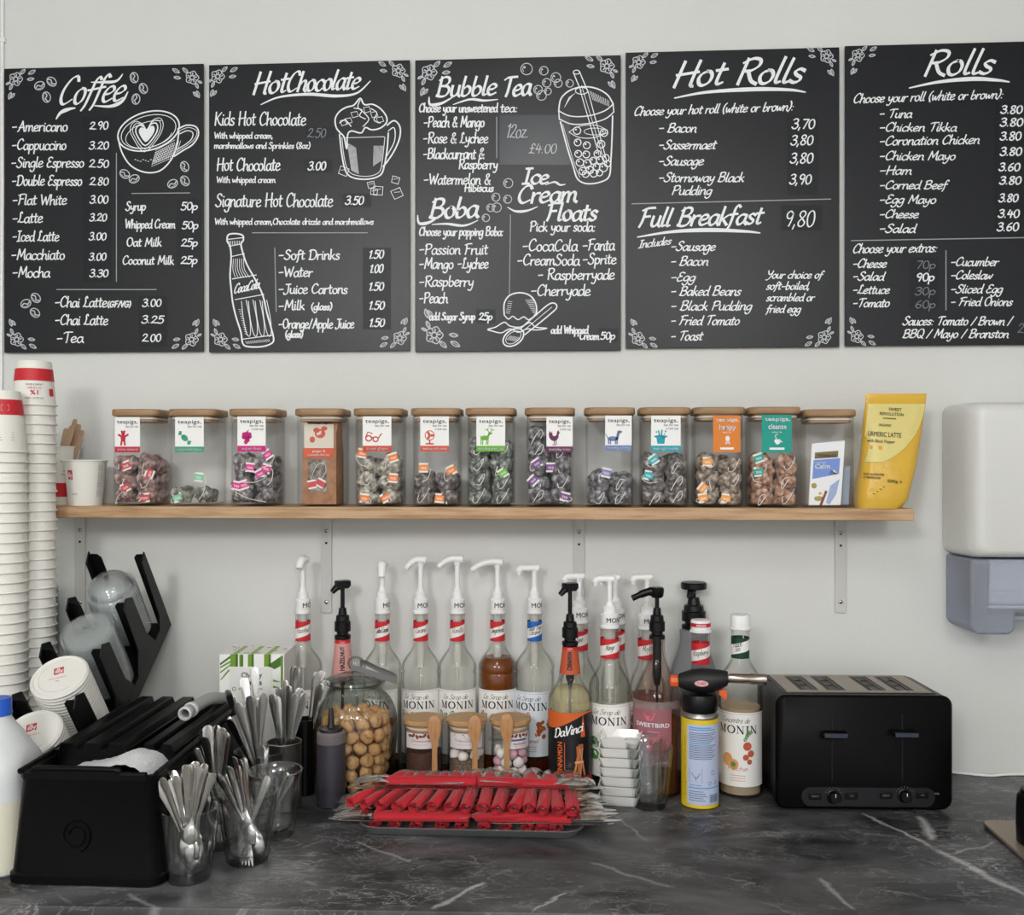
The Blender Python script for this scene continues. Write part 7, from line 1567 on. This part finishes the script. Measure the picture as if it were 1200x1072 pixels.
ORG = mat('orange_plastic', '#e0602a', .4)
obj('gas_knob', MB().lathe([(0, 0), (6.2*k, 0), (6.6*k, 2*k), (6.6*k, 9*k), (5*k, 10.5*k), (0, 10.5*k)], 16, M=Matrix.Translation((-24*k, 0, zc-1*k)) @ Matrix.Rotation(-pi/2, 4, 'Y'), flute=(8, .05)), ORG, hd)
m = MB(); m.prism([(22, -10), (30, -8), (32, -16), (30, -22), (26, -17), (22, -15)], lambda a, b: (a*k, -.004, zc+b*k), lambda a, b: (a*k, .004, zc+b*k)); obj('trigger', m, ORG, hd, bevel=.001)
g = M2().ell(2*k, zc, 8*k, 3.6*k); f = lambda o: (lambda u, v: (u, -12.9*k*sqrt(max(0, 1-((v-zc-.5*k)/(15*k))**2))-o, v))
bd = obj('badge', MB().flat(g, f(.0005)), mat('pale_pink_badge', '#dcc3c6', .4), hd, sm=False); g = M2(); typ(g, 'CHEF', -3*k, zc-1.4*k, w=10*k, h=2.8*k, bold=.0003); g.ring(2*k, zc, 7.4*k, 3.1*k, .0005); obj('badge_lettering', MB().flat(g, f(.0009)), RED, bd, sm=False)

# ------------------------------------------------------------------ toaster
a = ground(909, 950); b = ground(1117, 952); c = (a+b)/2; W = (b.x-a.x)/2; zf = (c-CAM).dot(FWD); Ht = zat(815, zf)-TOP; dp = .176
c.y = (a.y+b.y)/2
TB = mat('toaster_black', '#060607', .3, spec=.1); TP = mat('slot_plate_steel', '#a59a8e', .4, .9); TGRY = mat('toaster_dark_grey', '#17181b', .45)
t = thing('toaster', 'black four-slice toaster with steel slot plate near the wall', 'toaster', (c.x, c.y, TOP), (b.y-a.y)/(b.x-a.x))
f0 = .004
Y2 = Matrix(((1, 0, 0, 0), (0, 0, 1, 0), (0, 1, 0, 0), (0, 0, 0, 1)))
cz_ = (Ht+f0)/2; hz = (Ht-f0)/2
obj('body', MB().rsq([(W-.004, hz-.004, .014, 0), (W, hz, .018, .004), (W-.002, hz, .018, .02), (W-.004, hz, .018, dp-.02), (W-.006, hz-.002, .018, dp-.004), (W-.010, hz-.006, .016, dp)], 6, M=Matrix.Translation((0, 0, cz_)) @ Y2), TB, t, sharp=45)
obj('foot', MB().box(-W+.02, -W+.04, .02, .04, 0, f0+.002).box(W-.04, W-.02, .02, .04, 0, f0+.002).box(-W+.02, -W+.04, dp-.04, dp-.02, 0, f0+.002).box(W-.04, W-.02, dp-.04, dp-.02, 0, f0+.002), BLACK, t)
pl_ = MB(); x0, x1, y0, y1 = -W+.024, W-.030, .020, dp-.018; z0 = Ht
slots = [(-.112, -.076), (-.060, -.024), (.018, .054), (.070, .106)]; q = W*2/.312; slots = [(s*q*.94+.0, e*q*.94+.0) for s, e in slots]; ys0, ys1 = .030, dp-.028
obj('top_recess', MB().box(x0-.006, x1+.006, y0-.004, y1+.004, z0-.0004, z0+.0008), BLACK, t)
pr = MB(); xs = [x0]+[v for s in slots for v in s]+[x1]
for i in range(0, len(xs), 2): pr.box(xs[i], xs[i+1], y0, y1, z0, z0+.0024)
for s, e in slots: pr.box(s, e, y0, ys0, z0, z0+.0024).box(s, e, ys1, y1, z0, z0+.0024)
sp = obj('slot_plate', pr, TP, t)
for s, e in slots:
    o = obj('slot', MB().box(s, e, ys0, ys1, z0+.0004, z0+.0012), BLACK, t)
    m = MB()
    for j in range(2): yy = ys0+.04+(ys1-ys0-.08)*j; m.tube([(s+.006, yy, z0+.0016), (e-.006, yy+.004, z0+.0016)], .0007, 5)
    m.tube([(s+.008, ys0+.005, z0+.0018), (s+.008, ys1-.005, z0+.0018)], .0009, 5).tube([(e-.008, ys0+.005, z0+.0018), (e-.008, ys1-.005, z0+.0018)], .0009, 5)
    obj('bread_guard_wire', m, mat('warm_wire', '#6a5c4c', .3, 1), o)
def FP(px, py): v = at(px, py, c.y-.001); return (v.x-c.x, v.z-TOP)
for px in (975, 1058):
    (xa, za), (xb, zb) = FP(px-.8, 838), FP(px+.8, 915); obj('lever_track', MB().box(xa, xb, -.0006, .002, zb, za), mat('track_black', '#020203', .6), t)
    (xa, za), (xb, zb) = FP(px-14, 854.5), FP(px+15, 861.5); lv = obj('lever', MB().box(xa, xb, -.022, -.003, zb, za), BLACK, t, bevel=.002); obj('lever_stem', MB().box((xa+xb)/2-.004, (xa+xb)/2+.004, -.004, .001, zb+.001, za-.001), BLACK, lv); obj('lever_grip', MB().box(xa+.002, xb-.002, -.0226, -.0218, zb+.0015, za-.0015), mat('blue_grey_grip', '#343a48', .3), lv)
(xa, za), (xb, zb) = FP(938, 920.5), FP(1097, 947)
h2 = (za-zb)/2; obj('control_panel', MB().rsq([(abs(xb-xa)/2, h2, h2*.98, 0), (abs(xb-xa)/2-.001, h2-.001, h2*.9, .0035)], 8, M=Matrix.Translation(((xa+xb)/2, .001, (za+zb)/2)) @ Matrix(((1, 0, 0, 0), (0, 0, -1, 0), (0, 1, 0, 0), (0, 0, 0, 1)))), TGRY, t)
for i, px in enumerate((976, 1060)):
    x, z = FP(px, 932); XD = Matrix.Translation((x, -.0025, z)) @ Matrix.Rotation(pi/2, 4, 'X')
    d = obj('dial', MB().lathe([(0, 0), (.0125, 0), (.0125, .002), (.0105, .003), (.0098, .012), (.0085, .0135), (0, .0135)], 28, M=XD), BLACK, t)
    obj('dial_mark', MB().box(x-.0005, x+.0005, -.0166, -.0158, z+.002, z+.008), WHITE_INK, d)
    for dx in (-22, 21):
        bx_, bz_ = FP(px+dx, 931.5); bt = obj('button', MB().box(bx_-.0105, bx_+.0105, -.0055, -.0025, bz_-.006, bz_+.0058), BLACK, t, bevel=.001)
        g = M2(); typ(g, 'DEFROST' if dx < 0 else 'STOP', bx_, bz_-.001, h=.0026, mid=False, w=.012 if dx < 0 else .006); g.v = [(q-(.006 if dx < 0 else .003), e) for q, e in g.v]
        obj('button_lettering', MB().flat(g, lambda u, v: (u, -.0058, v)), GREY_INK, bt, sm=False)
    g = M2()
    for j in range(7): an = pi*(.15+.7*j/6); g.line([(x+.0145*cos(an), z+.0145*sin(an)), (x+.0160*cos(an), z+.0160*sin(an))], .0006)
    obj('dial_scale', MB().flat(g, lambda u, v: (u, -.0028, v)), GREY_INK, t, sm=False)
g = M2(); xq, zq = FP(1097, 932); typ(g, 'TOASTER', xq-.010, zq, w=.018, h=.003); obj('front_lettering', MB().flat(g, lambda u, v: (u, -.0004, v)), GREY_INK, t, sm=False)
# coiled flex between toaster and bottle, and cord along the wall
m = MB(); q0 = at(896, 900, -.045)
pts = []
for i in range(46):
    an = i*.62; pts.append((q0.x-.004+.0135*cos(an)+.0004*(i % 7), -.05+.0006*i-.013*(i % 2)*0, TOP+.032+.026*sin(an)+.0002*i))
tag(obj('power_flex', m.tube(smooth(pts, False, 3), .0022, 6), mat('grey_flex', '#58585a', .5)), 'coiled grey power flex between the toaster and the peach tea bottle', 'cable')
pts = [at(px, 0, -.004) for px in (1085, 1110, 1135, 1158, 1180, 1210)]; pts = [(q.x, y, TOP+.0026+dz) for q, y, dz in zip(pts, (-.006, -.005, -.010, -.018, -.008, -.005), (.003, .002, 0, 0, 0, 0))]
tag(obj('wall_cord', MB().tube(smooth(pts, False, 5), .0024, 8), WPLAST), 'thin white cord lying along the wall right of the toaster', 'cable')

# ------------------------------------------------------------------ metal board and black canister at the right edge
p0 = ground(1151, 968); z1 = TOP+.0085; tl = cz(1152, (p0-CAM).dot(FWD)+.008, z1)
x0 = p0.x; y1 = ground(1152, 966).y
BOARDM = mat('beige_metal_board', '#a39384', .42, .55)
t = thing('metal_board', 'flat beige-grey metal board on the worktop at the right edge', 'board', (x0, y1, TOP))
obj('board_top', MB().rsq([(.158, .108, .016, .002), (.16, .11, .018, .004), (.16, .11, .018, .0075), (.159, .109, .017, .0085)], 6, c=(.16, -.11)), BOARDM, t)
obj('board_foot', MB().box(.02, .05, -.05, -.02, 0, .0025).box(.27, .30, -.05, -.02, 0, .0025).box(.02, .05, -.20, -.17, 0, .0025).box(.27, .30, -.20, -.17, 0, .0025), BLACK, t)
pc = cz(1221, (p0-CAM).dot(FWD)-.10); k = 1.60/F
t = thing('black_canister', 'black canister standing on the metal board, just cut by the frame', 'canister', (pc.x, pc.y, z1))
obj('canister_body', MB().lathe([(0, 0), (.034, 0), (.0365, .003), (.0375, .03), (.037, .06), (.036, .075), (.030, .082), (0, .082)], 36), BLACK, t)
obj('canister_lid', MB().lathe([(0, .0822), (.031, .0822), (.031, .086), (.012, .090), (.007, .098), (0, .1)], 28), BLACK, t)
